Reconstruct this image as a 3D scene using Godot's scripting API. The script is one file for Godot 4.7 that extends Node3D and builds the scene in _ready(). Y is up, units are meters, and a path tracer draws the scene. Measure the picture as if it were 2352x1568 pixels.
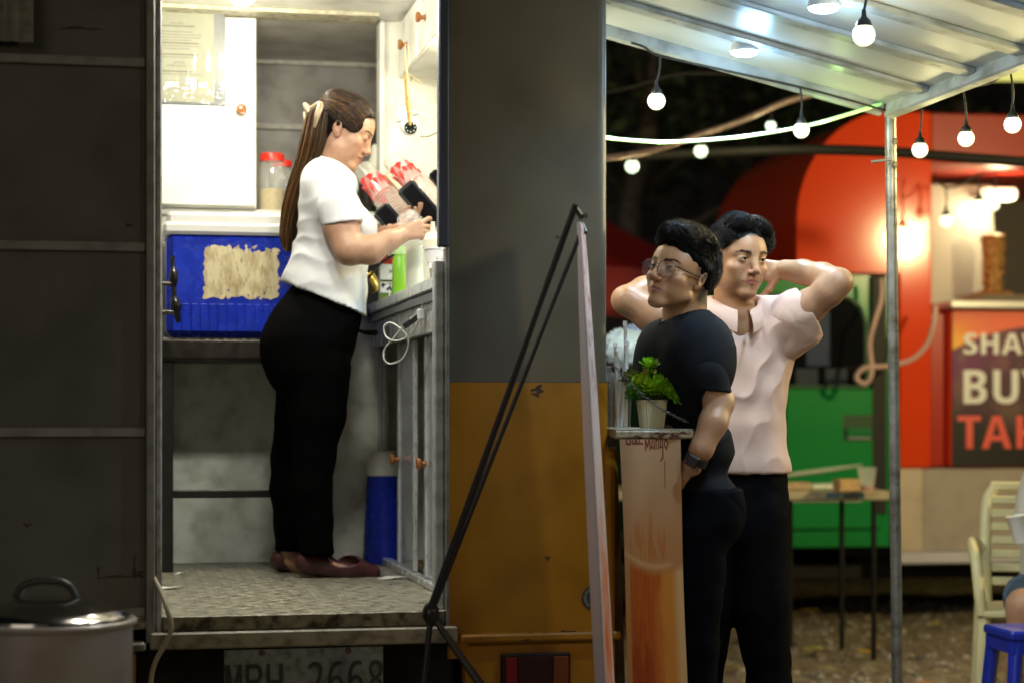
extends Node3D
# A food truck at a night market, seen from behind: a seller at work inside, two customers waiting at its side.

func _ready():
	rng.seed = 5
	# camera: level, 1.15 m up, the lens shifted so that uprights stay upright
	var cam := Camera3D.new()
	cam.name = "camera"
	cam.position = Vector3(0, 1.15, 0)
	var look := CameraAttributesPhysical.new()
	look.frustum_focal_length = 67.0
	look.exposure_aperture = 1.9
	look.frustum_focus_distance = 5.5
	look.frustum_far = 90.0
	cam.attributes = look
	cam.set_frustum(0.1 * 1568.0 / 4400.0, Vector2(0, 0.1 * 166.0 / 4400.0), 0.1, 90.0)
	add_child(cam)
	# night sky and the weak light that the market around throws on everything
	var around := WorldEnvironment.new()
	around.name = "world"
	var env := Environment.new()
	env.background_mode = Environment.BG_SKY
	env.sky = Sky.new()
	var night := ProceduralSkyMaterial.new()
	night.sky_top_color = Color(0.05, 0.055, 0.07)
	night.sky_horizon_color = Color(0.11, 0.10, 0.095)
	night.ground_bottom_color = Color(0.03, 0.028, 0.025)
	night.ground_horizon_color = Color(0.08, 0.07, 0.06)
	env.sky.sky_material = night
	env.background_energy_multiplier = 0.7
	env.tonemap_mode = Environment.TONE_MAPPER_LINEAR
	env.tonemap_exposure = 1.0
	env.sdfgi_enabled = true
	env.ssao_enabled = true
	env.ssil_enabled = true
	around.environment = env
	add_child(around)
	var sun := DirectionalLight3D.new()
	sun.name = "night_glow"
	sun.rotation_degrees = Vector3(-16, -24, 0)
	sun.light_color = Color(1.0, 0.95, 0.88)
	sun.light_energy = 0.085
	sun.light_angular_distance = 35.0
	sun.shadow_enabled = true
	add_child(sun)
	truck = at_turn(Vector3(-0.5443, -0.0432, -5) * Vector3(1, 0, 1), 11.76)
	build_ground()
	build_backdrop()
	build_truck()
	build_canopy()
	build_red_truck()
	build_lights()
	people_materials()
	make_woman()
	make_man_black()
	make_man_pink()
	build_seated()
	build_interior_things()
	build_counter_things()
	build_shelf_things()
	build_front_things()
	build_yard_things()

# ---------------------------------------------------------------- shapes
var taken := {}
var truck := Transform3D()
var rng := RandomNumberGenerator.new()

class Sh:
	# gathers triangles with explicit normals; front faces are wound clockwise
	var v := PackedVector3Array()
	var n := PackedVector3Array()
	var c := PackedColorArray()
	var u := PackedVector2Array()
	var col := Color.WHITE
	func tri(a: Vector3, b: Vector3, d: Vector3, na: Vector3, nb: Vector3, nd: Vector3, ua := Vector2.ZERO, ub := Vector2.ZERO, ud := Vector2.ZERO):
		var g := (b - a).cross(d - a)
		if g.length_squared() < 1e-18:
			return
		if g.dot(na + nb + nd) > 0.0:
			v.append_array([a, d, b]); n.append_array([na, nd, nb]); u.append_array([ua, ud, ub])
		else:
			v.append_array([a, b, d]); n.append_array([na, nb, nd]); u.append_array([ua, ub, ud])
		c.append_array([col, col, col])
	func quad(a: Vector3, b: Vector3, d: Vector3, e: Vector3, nn := Vector3.ZERO):
		# corners in order, uv (0,1)(1,1)(1,0)(0,0): a lower left, b lower right, d upper right, e upper left
		var m := nn
		if m == Vector3.ZERO:
			m = (b - a).cross(d - a).normalized()
		tri(a, b, d, m, m, m, Vector2(0, 1), Vector2(1, 1), Vector2(1, 0))
		tri(a, d, e, m, m, m, Vector2(0, 1), Vector2(1, 0), Vector2(0, 0))
	func box(lo: Vector3, hi: Vector3, bevel := 0.003, t := Transform3D()):
		# a box with chamfered edges
		var ce := (lo + hi) / 2
		var h := ((hi - lo) / 2).abs()
		var b := minf(bevel, minf(h.x, minf(h.y, h.z)) * 0.49)
		var f := func(s: Vector3, ax: int) -> Vector3:
			var q := Vector3(s.x * (h.x - b), s.y * (h.y - b), s.z * (h.z - b))
			q[ax] = s[ax] * h[ax]
			return t * (ce + q)
		for ax in 3:
			var a1 := (ax + 1) % 3
			var a2 := (ax + 2) % 3
			for s in [-1.0, 1.0]:
				var ks := []
				for w in [[-1, -1], [1, -1], [1, 1], [-1, 1]]:
					var q := Vector3.ZERO
					q[ax] = s; q[a1] = w[0]; q[a2] = w[1]
					ks.append(f.call(q, ax))
				var nn := Vector3.ZERO
				nn[ax] = s
				quad(ks[0], ks[1], ks[2], ks[3], (t.basis * nn).normalized())
			for s1 in [-1.0, 1.0]:
				for s2 in [-1.0, 1.0]:
					var p := Vector3.ZERO; p[a1] = s1; p[a2] = s2; p[ax] = -1
					var q := p; q[ax] = 1
					var nn := Vector3.ZERO; nn[a1] = s1; nn[a2] = s2
					quad(f.call(p, a1), f.call(q, a1), f.call(q, a2), f.call(p, a2), (t.basis * nn).normalized())
		for sx in [-1.0, 1.0]:
			for sy in [-1.0, 1.0]:
				for sz in [-1.0, 1.0]:
					var s := Vector3(sx, sy, sz)
					var nn := (t.basis * s).normalized()
					tri(f.call(s, 0), f.call(s, 1), f.call(s, 2), nn, nn, nn)
	func lathe(prof: Array, seg := 24, t := Transform3D(), a0 := 0.0, a1 := TAU):
		# prof: Vector2(radius, height), turned about y; corners sharper than 40 degrees stay hard
		var ns := []
		for i in prof.size() - 1:
			var d: Vector2 = prof[i + 1] - prof[i]
			ns.append(Vector2(d.y, -d.x).normalized())
		for i in prof.size() - 1:
			var n0: Vector2 = ns[i]
			var n1: Vector2 = ns[i]
			if i > 0 and ns[i - 1].dot(ns[i]) > 0.75: n0 = (ns[i - 1] + ns[i]).normalized()
			if i < ns.size() - 1 and ns[i + 1].dot(ns[i]) > 0.75: n1 = (ns[i + 1] + ns[i]).normalized()
			for k in seg:
				var p := []
				var q := []
				var uu := []
				for w in [k, k + 1]:
					var an: float = a0 + (a1 - a0) * w / seg
					var cs := cos(an)
					var sn := sin(an)
					for e in [[prof[i], n0], [prof[i + 1], n1]]:
						p.append(t * Vector3(e[0].x * cs, e[0].y, e[0].x * sn))
						q.append((t.basis * Vector3(e[1].x * cs, e[1].y, e[1].x * sn)).normalized())
						uu.append(Vector2(float(w) / seg, e[0].y))
				tri(p[0], p[2], p[3], q[0], q[2], q[3], uu[0], uu[2], uu[3])
				tri(p[0], p[3], p[1], q[0], q[3], q[1], uu[0], uu[3], uu[1])
	func tube(pts: Array, r, seg := 8, caps := true):
		# a round bar along points; r is one radius or one for each point
		var m := pts.size()
		var up := Vector3.UP
		var rings := []
		var nrm := []
		var first := Vector3.ZERO
		for i in m:
			var a: Vector3 = pts[maxi(i - 1, 0)]
			var b: Vector3 = pts[mini(i + 1, m - 1)]
			var d := (b - a).normalized()
			if i == 0:
				up = Vector3.UP if absf(d.y) < 0.9 else Vector3.RIGHT
			var x := d.cross(up).normalized()
			up = x.cross(d).normalized()
			var rr: float = r[i] if r is Array or r is PackedFloat32Array else r
			var ring := []
			var nn := []
			for k in seg:
				var an := TAU * k / seg
				var o := x * cos(an) + up * sin(an)
				ring.append(pts[i] + o * rr)
				nn.append(o)
			rings.append(ring); nrm.append(nn)
		for i in m - 1:
			for k in seg:
				var l := (k + 1) % seg
				tri(rings[i][k], rings[i + 1][k], rings[i + 1][l], nrm[i][k], nrm[i + 1][k], nrm[i + 1][l])
				tri(rings[i][k], rings[i + 1][l], rings[i][l], nrm[i][k], nrm[i + 1][l], nrm[i][l])
		if caps:
			for e in [[0, 1], [m - 1, m - 2]]:
				var d: Vector3 = (pts[e[0]] - pts[e[1]]).normalized()
				for k in range(1, seg - 1):
					tri(rings[e[0]][0], rings[e[0]][k], rings[e[0]][k + 1], d, d, d)
	func prism(poly: PackedVector2Array, z0: float, z1: float, t := Transform3D(), smooth := false):
		# a polygon in x,y pulled from z0 to z1
		var ix := Geometry2D.triangulate_polygon(poly)
		for k in range(0, ix.size(), 3):
			for z in [z0, z1]:
				var nn := (t.basis * Vector3(0, 0, signf(z - (z0 + z1) / 2))).normalized()
				tri(t * _v(poly[ix[k]], z), t * _v(poly[ix[k + 1]], z), t * _v(poly[ix[k + 2]], z), nn, nn, nn)
		var m := poly.size()
		var sgn := 1.0 if Geometry2D.is_polygon_clockwise(poly) else -1.0
		var en := []
		for k in m:
			var d := poly[(k + 1) % m] - poly[k]
			en.append(Vector2(-d.y, d.x).normalized() * sgn)
		for k in m:
			var l := (k + 1) % m
			var na: Vector2 = en[k]
			var nb: Vector2 = en[k]
			if smooth:
				var pv: Vector2 = en[(k + m - 1) % m]
				var nx: Vector2 = en[l]
				if pv.dot(na) > 0.7: na = (pv + en[k]).normalized()
				if nx.dot(nb) > 0.7: nb = (nx + en[k]).normalized()
			var n0 := (t.basis * Vector3(na.x, na.y, 0)).normalized()
			var n1 := (t.basis * Vector3(nb.x, nb.y, 0)).normalized()
			var a := t * _v(poly[k], z0); var b := t * _v(poly[l], z0); var d2 := t * _v(poly[l], z1); var e2 := t * _v(poly[k], z1)
			tri(a, b, d2, n0, n1, n1); tri(a, d2, e2, n0, n1, n0)
	func _v(p: Vector2, z: float) -> Vector3:
		return Vector3(p.x, p.y, z)
	func ball(ce: Vector3, r: Vector3, seg := 16, rings := 10, t := Transform3D()):
		for i in rings:
			for k in seg:
				var p := []
				var q := []
				for w in [[i, k], [i, k + 1], [i + 1, k + 1], [i + 1, k]]:
					var th: float = PI * w[0] / rings
					var an: float = TAU * w[1] / seg
					var o := Vector3(sin(th) * cos(an), cos(th), sin(th) * sin(an))
					p.append(t * (ce + o * r)); q.append((t.basis * (o / r)).normalized())
				tri(p[0], p[1], p[2], q[0], q[1], q[2]); tri(p[0], p[2], p[3], q[0], q[2], q[3])
	func sheet(f: Callable, nu: int, nv: int, thick := 0.0):
		# a smooth surface f(u, v), u and v from 0 to 1
		var g := []
		for j in nv + 1:
			for i in nu + 1:
				g.append(f.call(float(i) / nu, float(j) / nv))
		var nn := []
		for j in nv + 1:
			for i in nu + 1:
				var a: Vector3 = g[j * (nu + 1) + mini(i + 1, nu)] - g[j * (nu + 1) + maxi(i - 1, 0)]
				var b: Vector3 = g[mini(j + 1, nv) * (nu + 1) + i] - g[maxi(j - 1, 0) * (nu + 1) + i]
				nn.append(a.cross(b).normalized())
		for s in ([1.0] if thick == 0.0 else [1.0, -1.0]):
			for j in nv:
				for i in nu:
					var k := [j * (nu + 1) + i, j * (nu + 1) + i + 1, (j + 1) * (nu + 1) + i + 1, (j + 1) * (nu + 1) + i]
					var p := []
					var q := []
					var w := []
					for e in k:
						p.append(g[e] + nn[e] * thick * 0.5 * s); q.append(nn[e] * s)
						w.append(Vector2(float(e % (nu + 1)) / nu, float(e / (nu + 1)) / nv))
					tri(p[0], p[1], p[2], q[0], q[1], q[2], w[0], w[1], w[2]); tri(p[0], p[2], p[3], q[0], q[2], q[3], w[0], w[2], w[3])
	func mesh() -> ArrayMesh:
		var a := []
		a.resize(Mesh.ARRAY_MAX)
		a[Mesh.ARRAY_VERTEX] = v; a[Mesh.ARRAY_NORMAL] = n; a[Mesh.ARRAY_COLOR] = c; a[Mesh.ARRAY_TEX_UV] = u
		var m := ArrayMesh.new()
		m.add_surface_from_arrays(Mesh.PRIMITIVE_TRIANGLES, a)
		return m

func numbered(called: String) -> String:
	taken[called] = taken.get(called, -1) + 1
	return called if taken[called] == 0 else "%s_%03d" % [called, taken[called]]

func tag(o: Node3D, label: String, category: String, group := "", kind := "") -> Node3D:
	if label: o.set_meta("label", label)
	if category: o.set_meta("category", category)
	if group: o.set_meta("group", group)
	if kind: o.set_meta("kind", kind)
	return o

func thing(called: String, label: String, category: String, t := Transform3D(), group := "") -> Node3D:
	var o := Node3D.new()
	o.name = numbered(called)
	add_child(o)
	o.transform = t
	tag(o, label, category, group)
	return o

func part(called: String, sh, m: Material, parent: Node3D, t := Transform3D()) -> MeshInstance3D:
	var o := MeshInstance3D.new()
	o.mesh = sh.mesh() if sh is Sh else sh
	o.material_override = m
	o.transform = t
	o.name = called
	parent.add_child(o, true)
	return o

func whole(called: String, sh, m: Material, label: String, category: String, t := Transform3D(), group := "") -> MeshInstance3D:
	var o := part(numbered(called), sh, m, self, t)
	tag(o, label, category, group)
	return o

func structure(called: String, sh, m: Material, t := Transform3D()) -> MeshInstance3D:
	var o := part(numbered(called), sh, m, self, t)
	o.set_meta("kind", "structure")
	return o

func copy_of(o: Node3D, t: Transform3D, label: String) -> Node3D:
	var base := String(o.name)
	if base.length() > 4 and base[-4] == "_" and base.right(3).is_valid_int(): base = base.left(-4)
	var d := o.duplicate()
	d.name = numbered(base)
	add_child(d)
	d.transform = t
	d.set_meta("label", label)
	return d

func at_turn(p: Vector3, turn := 0.0) -> Transform3D:
	return Transform3D(Basis(Vector3.UP, deg_to_rad(turn)), p)

func in_truck(p: Vector3, turn := 0.0) -> Transform3D:
	return truck * at_turn(p, turn)

# from one point to another: y along, x and z across
func along(a: Vector3, b: Vector3) -> Transform3D:
	var y := (b - a).normalized()
	var x := y.cross(Vector3.BACK if absf(y.z) < 0.9 else Vector3.RIGHT).normalized()
	return Transform3D(Basis(x, y, x.cross(y)), a)

func spline(p: Array, steps := 8) -> Array:
	var out := []
	for i in p.size() - 1:
		var a: Vector3 = p[maxi(i - 1, 0)]
		var d: Vector3 = p[mini(i + 2, p.size() - 1)]
		for k in steps:
			out.append(p[i].cubic_interpolate(p[i + 1], a, d, float(k) / steps))
	out.append(p[-1])
	return out

# ---------------------------------------------------------------- materials
func mat(c: Color, rough := 0.6, metal := 0.0) -> StandardMaterial3D:
	# c holds linear, real-world base colours
	var m := StandardMaterial3D.new()
	m.albedo_color = c.linear_to_srgb()
	m.roughness = rough
	m.metallic = metal
	return m

func painted(rough := 0.6, metal := 0.0) -> StandardMaterial3D:
	var m := mat(Color.WHITE, rough, metal)
	m.vertex_color_use_as_albedo = true
	return m

func noise_tex(freq: float, stops: Array, seed_ := 1, size := 512, normal := false, octaves := 4, kind := FastNoiseLite.TYPE_SIMPLEX_SMOOTH) -> NoiseTexture2D:
	var f := FastNoiseLite.new()
	f.seed = seed_
	f.noise_type = kind
	f.frequency = freq
	f.fractal_octaves = octaves
	var t := NoiseTexture2D.new()
	t.width = size; t.height = size
	t.seamless = true
	t.noise = f
	if normal:
		t.as_normal_map = true
		t.bump_strength = 4.0
	elif stops:
		var g := Gradient.new()
		var o := PackedFloat32Array()
		var c := PackedColorArray()
		for s in stops:
			o.append(s[0]); c.append(s[1])
		g.offsets = o; g.colors = c
		t.color_ramp = g
	return t

var tex_cache := {}
func worn(c: Color, rough := 0.6, metal := 0.0, dirt := 0.35, scale := 1.5, bump := 0.0, stain := Color(0.35, 0.3, 0.22)) -> StandardMaterial3D:
	# a surface of one base colour under uneven grime: a clean colour that a tiled noise darkens in places
	var m := mat(c, rough, metal)
	var key := "%s %s" % [dirt, stain]
	if not tex_cache.has(key):
		var w := Color.WHITE
		tex_cache[key] = noise_tex(0.006, [[0.0, w.lerp(stain, dirt)], [0.22, w.lerp(stain, dirt * 0.7)], [0.5, w.lerp(stain, dirt * 0.22)], [0.75, w.lerp(stain, dirt * 0.08)], [1.0, w]], 11, 1024, false, 6)
	m.albedo_texture = tex_cache[key]
	if not tex_cache.has("rough"):
		tex_cache["rough"] = noise_tex(0.012, [[0.0, Color(0.62, 0.62, 0.62)], [1.0, Color(1, 1, 1)]], 5, 512, false, 5)
	m.roughness_texture = tex_cache["rough"]
	m.uv1_triplanar = true
	m.uv1_scale = Vector3.ONE * scale
	if bump > 0.0:
		if not tex_cache.has("bump"):
			tex_cache["bump"] = noise_tex(0.03, [], 9, 512, true, 4)
		m.normal_enabled = true
		m.normal_texture = tex_cache["bump"]
		m.normal_scale = bump
	return m

func glow(c: Color, energy: float) -> StandardMaterial3D:
	var m := mat(Color(0.8, 0.8, 0.8), 0.4)
	m.emission_enabled = true
	m.emission = c
	m.emission_energy_multiplier = energy
	return m

func pane(c: Color, alpha: float, rough := 0.05) -> StandardMaterial3D:
	var m := mat(c, rough)
	m.albedo_color.a = alpha
	m.transparency = BaseMaterial3D.TRANSPARENCY_ALPHA
	return m

func picture(im: Image, rough := 0.6) -> StandardMaterial3D:
	var m := mat(Color.WHITE, rough)
	m.albedo_texture = ImageTexture.create_from_image(im)
	return m

func letters(s: String, size: float, depth: float, font := "Droid Sans", bold := true) -> TextMesh:
	var f := SystemFont.new()
	f.font_names = PackedStringArray([font])
	if bold: f.font_weight = 700
	var t := TextMesh.new()
	t.text = s
	t.font = f
	t.font_size = 48
	t.pixel_size = size / 34.0
	t.depth = depth
	t.curve_step = 1.0
	return t

func omni(parent: Node3D, p: Vector3, c: Color, energy: float, size := 0.03, reach := 8.0):
	var l := OmniLight3D.new()
	l.name = "lamp_light"
	l.position = p
	l.light_color = c
	l.light_energy = energy
	l.light_size = size
	l.omni_range = reach
	l.omni_attenuation = 2.0
	l.shadow_enabled = true
	parent.add_child(l, true)
	return l

func spot(parent: Node3D, p: Vector3, towards: Vector3, c: Color, energy: float, angle: float, size := 0.03, reach := 12.0):
	var l := SpotLight3D.new()
	l.name = "lamp_light"
	l.transform = Transform3D(Basis.looking_at(towards, Vector3.UP if absf(towards.normalized().y) < 0.9 else Vector3.RIGHT), p)
	l.light_color = c
	l.light_energy = energy
	l.light_size = size
	l.spot_range = reach
	l.spot_attenuation = 2.0
	l.spot_angle = angle
	l.spot_angle_attenuation = 0.5
	l.shadow_enabled = true
	parent.add_child(l, true)

func stroke(im: Image, a: Vector2, b: Vector2, w: float, c: Color):
	# a soft painted line, in pixels
	var lo := Vector2i((a.min(b) - Vector2(w, w)).floor())
	var hi := Vector2i((a.max(b) + Vector2(w, w)).ceil())
	for y in range(maxi(lo.y, 0), mini(hi.y + 1, im.get_height())):
		for x in range(maxi(lo.x, 0), mini(hi.x + 1, im.get_width())):
			var p := Vector2(x, y)
			var d := p.distance_to(Geometry2D.get_closest_point_to_segment(p, a, b))
			var k := clampf(w * 0.5 - d + 0.5, 0.0, 1.0) * c.a
			if k > 0.0:
				im.set_pixel(x, y, im.get_pixel(x, y).lerp(Color(c.r, c.g, c.b), k))

# ---------------------------------------------------------------- smooth bodies: joined capsules and ellipsoids, meshed with surface nets
class Sdf:
	var ty := PackedInt32Array()      # 0 tapered capsule, 1 ellipsoid, 2 half space
	var op := PackedInt32Array()      # 0 join, 1 cut, 2 keep inside
	var kk := PackedFloat32Array()
	var pa := PackedVector3Array()
	var ba := PackedVector3Array()
	var ib := PackedFloat32Array()
	var r1 := PackedFloat32Array()
	var dr := PackedFloat32Array()
	var rad := PackedVector3Array()
	var inv: Array[Transform3D] = []
	var lo := Vector3.ONE * 1e9
	var hi := -Vector3.ONE * 1e9
	var frame := Transform3D()        # the next shapes are given in this frame
	func cap(a: Vector3, b: Vector3, ra: float, rb: float, k := 0.02, o := 0):
		var s := frame.basis.x.length()
		a = frame * a; b = frame * b; ra *= s; rb *= s; k *= s
		ty.append(0); op.append(o); kk.append(k); pa.append(a); ba.append(b - a)
		ib.append(1.0 / maxf((b - a).length_squared(), 1e-12)); r1.append(ra); dr.append(rb - ra); rad.append(Vector3.ONE); inv.append(Transform3D())
		if o == 0:
			lo = lo.min(a - Vector3.ONE * ra).min(b - Vector3.ONE * rb); hi = hi.max(a + Vector3.ONE * ra).max(b + Vector3.ONE * rb)
	func chain(pts: Array, k := 0.02):
		# [point, radius] pairs
		for i in pts.size() - 1:
			cap(pts[i][0], pts[i + 1][0], pts[i][1], pts[i + 1][1], k)
	func ell(c: Vector3, r: Vector3, k := 0.02, o := 0, turn := Vector3.ZERO):
		var b := Basis.from_euler(turn * PI / 180.0)
		var s := frame.basis.x.length()
		var t := frame * Transform3D(b.scaled_local(r), c)
		ty.append(1); op.append(o); kk.append(k * s); pa.append(frame * c); ba.append(Vector3.ZERO); ib.append(0); r1.append(0); dr.append(0)
		rad.append(r * s); inv.append(t.affine_inverse())
		if o == 0:
			var m := s * maxf(r.x, maxf(r.y, r.z))
			lo = lo.min(frame * c - Vector3.ONE * m); hi = hi.max(frame * c + Vector3.ONE * m)
	func cut(p: Vector3, away: Vector3, k := 0.0):
		# takes off what lies on the side that «away» points to
		ty.append(2); op.append(2); kk.append(k * frame.basis.x.length()); pa.append(frame * p); ba.append((frame.basis * away).normalized()); ib.append(0); r1.append(0); dr.append(0); rad.append(Vector3.ONE); inv.append(Transform3D())
	func one(i: int, p: Vector3) -> float:
		var t := ty[i]
		if t == 0:
			var q := p - pa[i]
			var h := clampf(q.dot(ba[i]) * ib[i], 0.0, 1.0)
			return (q - ba[i] * h).length() - r1[i] - h * dr[i]
		if t == 1:
			var q := inv[i] * p
			var k0 := q.length()
			return k0 * (k0 - 1.0) / maxf((q / rad[i]).length(), 1e-9)
		return (p - pa[i]).dot(ba[i])
	func at(p: Vector3, list: PackedInt32Array) -> float:
		var d := 1e3
		for i in list:
			var t := ty[i]
			var e: float
			if t == 0:
				var q := p - pa[i]
				var h := clampf(q.dot(ba[i]) * ib[i], 0.0, 1.0)
				e = (q - ba[i] * h).length() - r1[i] - h * dr[i]
			elif t == 1:
				var q := inv[i] * p
				var k0 := q.length()
				e = k0 * (k0 - 1.0) / maxf((q / rad[i]).length(), 1e-9)
			else:
				e = (p - pa[i]).dot(ba[i])
			var k := kk[i]
			var o := op[i]
			if o == 0:
				var h := maxf(k - absf(d - e), 0.0)
				d = minf(d, e) - (h * h / (4.0 * k) if k > 0.0 else 0.0)
			else:
				if o == 1: e = -e
				var h := maxf(k - absf(d - e), 0.0)
				d = maxf(d, e) + (h * h / (4.0 * k) if k > 0.0 else 0.0)
		return d
	func build(cell: float, into: Dictionary, color: Callable, shift = null, origin := Vector3.ZERO, blo := Vector3.ONE * -1e9, bhi := Vector3.ONE * 1e9):
		# adds the mesh to «into» (v, n, c, i)
		var B := 8
		var l := lo.max(blo) - Vector3.ONE * cell * 2.5
		var h := hi.min(bhi) + Vector3.ONE * cell * 2.5
		var nb := Vector3i(((h - l) / (cell * B)).ceil())
		var nx := nb.x * B + 1
		var ny := nb.y * B + 1
		var nz := nb.z * B + 1
		var val := PackedFloat32Array()
		val.resize(nx * ny * nz)
		val.fill(1.0)
		var near: Array[Vector3i] = []
		var R := cell * B * 0.87
		var all := PackedInt32Array(range(ty.size()))
		for bz in nb.z:
			for by in nb.y:
				for bx in nb.x:
					var ce := l + Vector3(bx + 0.5, by + 0.5, bz + 0.5) * cell * B
					var dc := at(ce, all)
					if dc > R * 1.7:
						continue
					var inside := dc < -R * 1.7
					var list := PackedInt32Array()
					if not inside:
						near.append(Vector3i(bx, by, bz))
						for i in all:
							if op[i] == 2 or one(i, ce) < R * 1.8 + kk[i]:
								list.append(i)
					for z in range(bz * B, bz * B + B + 1):
						for y in range(by * B, by * B + B + 1):
							var at0 := (z * ny + y) * nx
							for x in range(bx * B, bx * B + B + 1):
								if val[at0 + x] != 1.0:
									continue
								val[at0 + x] = -1.0 if inside else at(l + Vector3(x, y, z) * cell, list)
		var id := {}
		var v: PackedVector3Array = into.v
		var base := v.size()
		var idx: PackedInt32Array = into.i
		var off := [0, 1, nx, nx + 1, nx * ny, nx * ny + 1, nx * ny + nx, nx * ny + nx + 1]
		var cor := [Vector3(0, 0, 0), Vector3(1, 0, 0), Vector3(0, 1, 0), Vector3(1, 1, 0), Vector3(0, 0, 1), Vector3(1, 0, 1), Vector3(0, 1, 1), Vector3(1, 1, 1)]
		var eds := [0, 1, 2, 3, 4, 5, 6, 7, 0, 2, 1, 3, 4, 6, 5, 7, 0, 4, 1, 5, 2, 6, 3, 7]
		for b in near:
			for z in range(b.z * B, b.z * B + B):
				for y in range(b.y * B, b.y * B + B):
					for x in range(b.x * B, b.x * B + B):
						var o := (z * ny + y) * nx + x
						var neg := 0
						for e in off:
							if val[o + e] < 0.0: neg += 1
						if neg == 0 or neg == 8:
							continue
						var sum := Vector3.ZERO
						var cnt := 0
						for e in 12:
							var i0: int = eds[e * 2]
							var i1: int = eds[e * 2 + 1]
							var a := val[o + off[i0]]
							var d := val[o + off[i1]]
							if (a < 0.0) != (d < 0.0):
								sum += cor[i0].lerp(cor[i1], a / (a - d))
								cnt += 1
						id[o] = v.size()
						v.append(l + (Vector3(x, y, z) + sum / cnt) * cell)
		for b in near:
			for z in range(b.z * B, b.z * B + B):
				for y in range(b.y * B, b.y * B + B):
					for x in range(b.x * B, b.x * B + B):
						var o := (z * ny + y) * nx + x
						if not id.has(o):
							continue
						var s := val[o] < 0.0
						for ax in 3:
							var e: int = [1, nx, nx * ny][ax]
							if s == (val[o + e] < 0.0):
								continue
							var f: int = [nx, nx * ny, 1][ax]
							var g: int = [nx * ny, 1, nx][ax]
							if not (id.has(o - f) and id.has(o - g) and id.has(o - f - g)):
								continue
							var q0: int = id[o]
							var q1: int = id[o - f]
							var q2: int = id[o - f - g]
							var q3: int = id[o - g]
							if s: idx.append_array([q0, q2, q1, q0, q3, q2])
							else: idx.append_array([q0, q1, q2, q0, q2, q3])
		# normals, a shift of the surface along them, normals again
		var first_i: int = into.get("done", 0)
		for pass_ in (2 if shift != null else 1):
			var n := PackedVector3Array()
			n.resize(v.size() - base)
			for k in range(first_i, idx.size(), 3):
				var a := v[idx[k]]
				var g := (v[idx[k + 2]] - a).cross(v[idx[k + 1]] - a)
				for w in 3: n[idx[k + w] - base] += g
			for k in n.size(): n[k] = n[k].normalized()
			if pass_ == 0 and shift != null:
				for k in n.size():
					v[base + k] += shift.call(v[base + k], n[k])
			else:
				into.n.append_array(n)
		for k in range(base, v.size()):
			into.c.append(color.call(v[k], into.n[k]))
			v[k] -= origin
		into.v = v
		into.i = idx
		into.done = idx.size()

func soup() -> Dictionary:
	return {"v": PackedVector3Array(), "n": PackedVector3Array(), "c": PackedColorArray(), "i": PackedInt32Array()}

func soup_mesh(d: Dictionary) -> ArrayMesh:
	var a := []
	a.resize(Mesh.ARRAY_MAX)
	a[Mesh.ARRAY_VERTEX] = d.v; a[Mesh.ARRAY_NORMAL] = d.n; a[Mesh.ARRAY_COLOR] = d.c; a[Mesh.ARRAY_INDEX] = d.i
	var m := ArrayMesh.new()
	m.add_surface_from_arrays(Mesh.PRIMITIVE_TRIANGLES, a)
	return m

# ---------------------------------------------------------------- people
const SKIN := Color(0.47, 0.27, 0.165)

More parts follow.
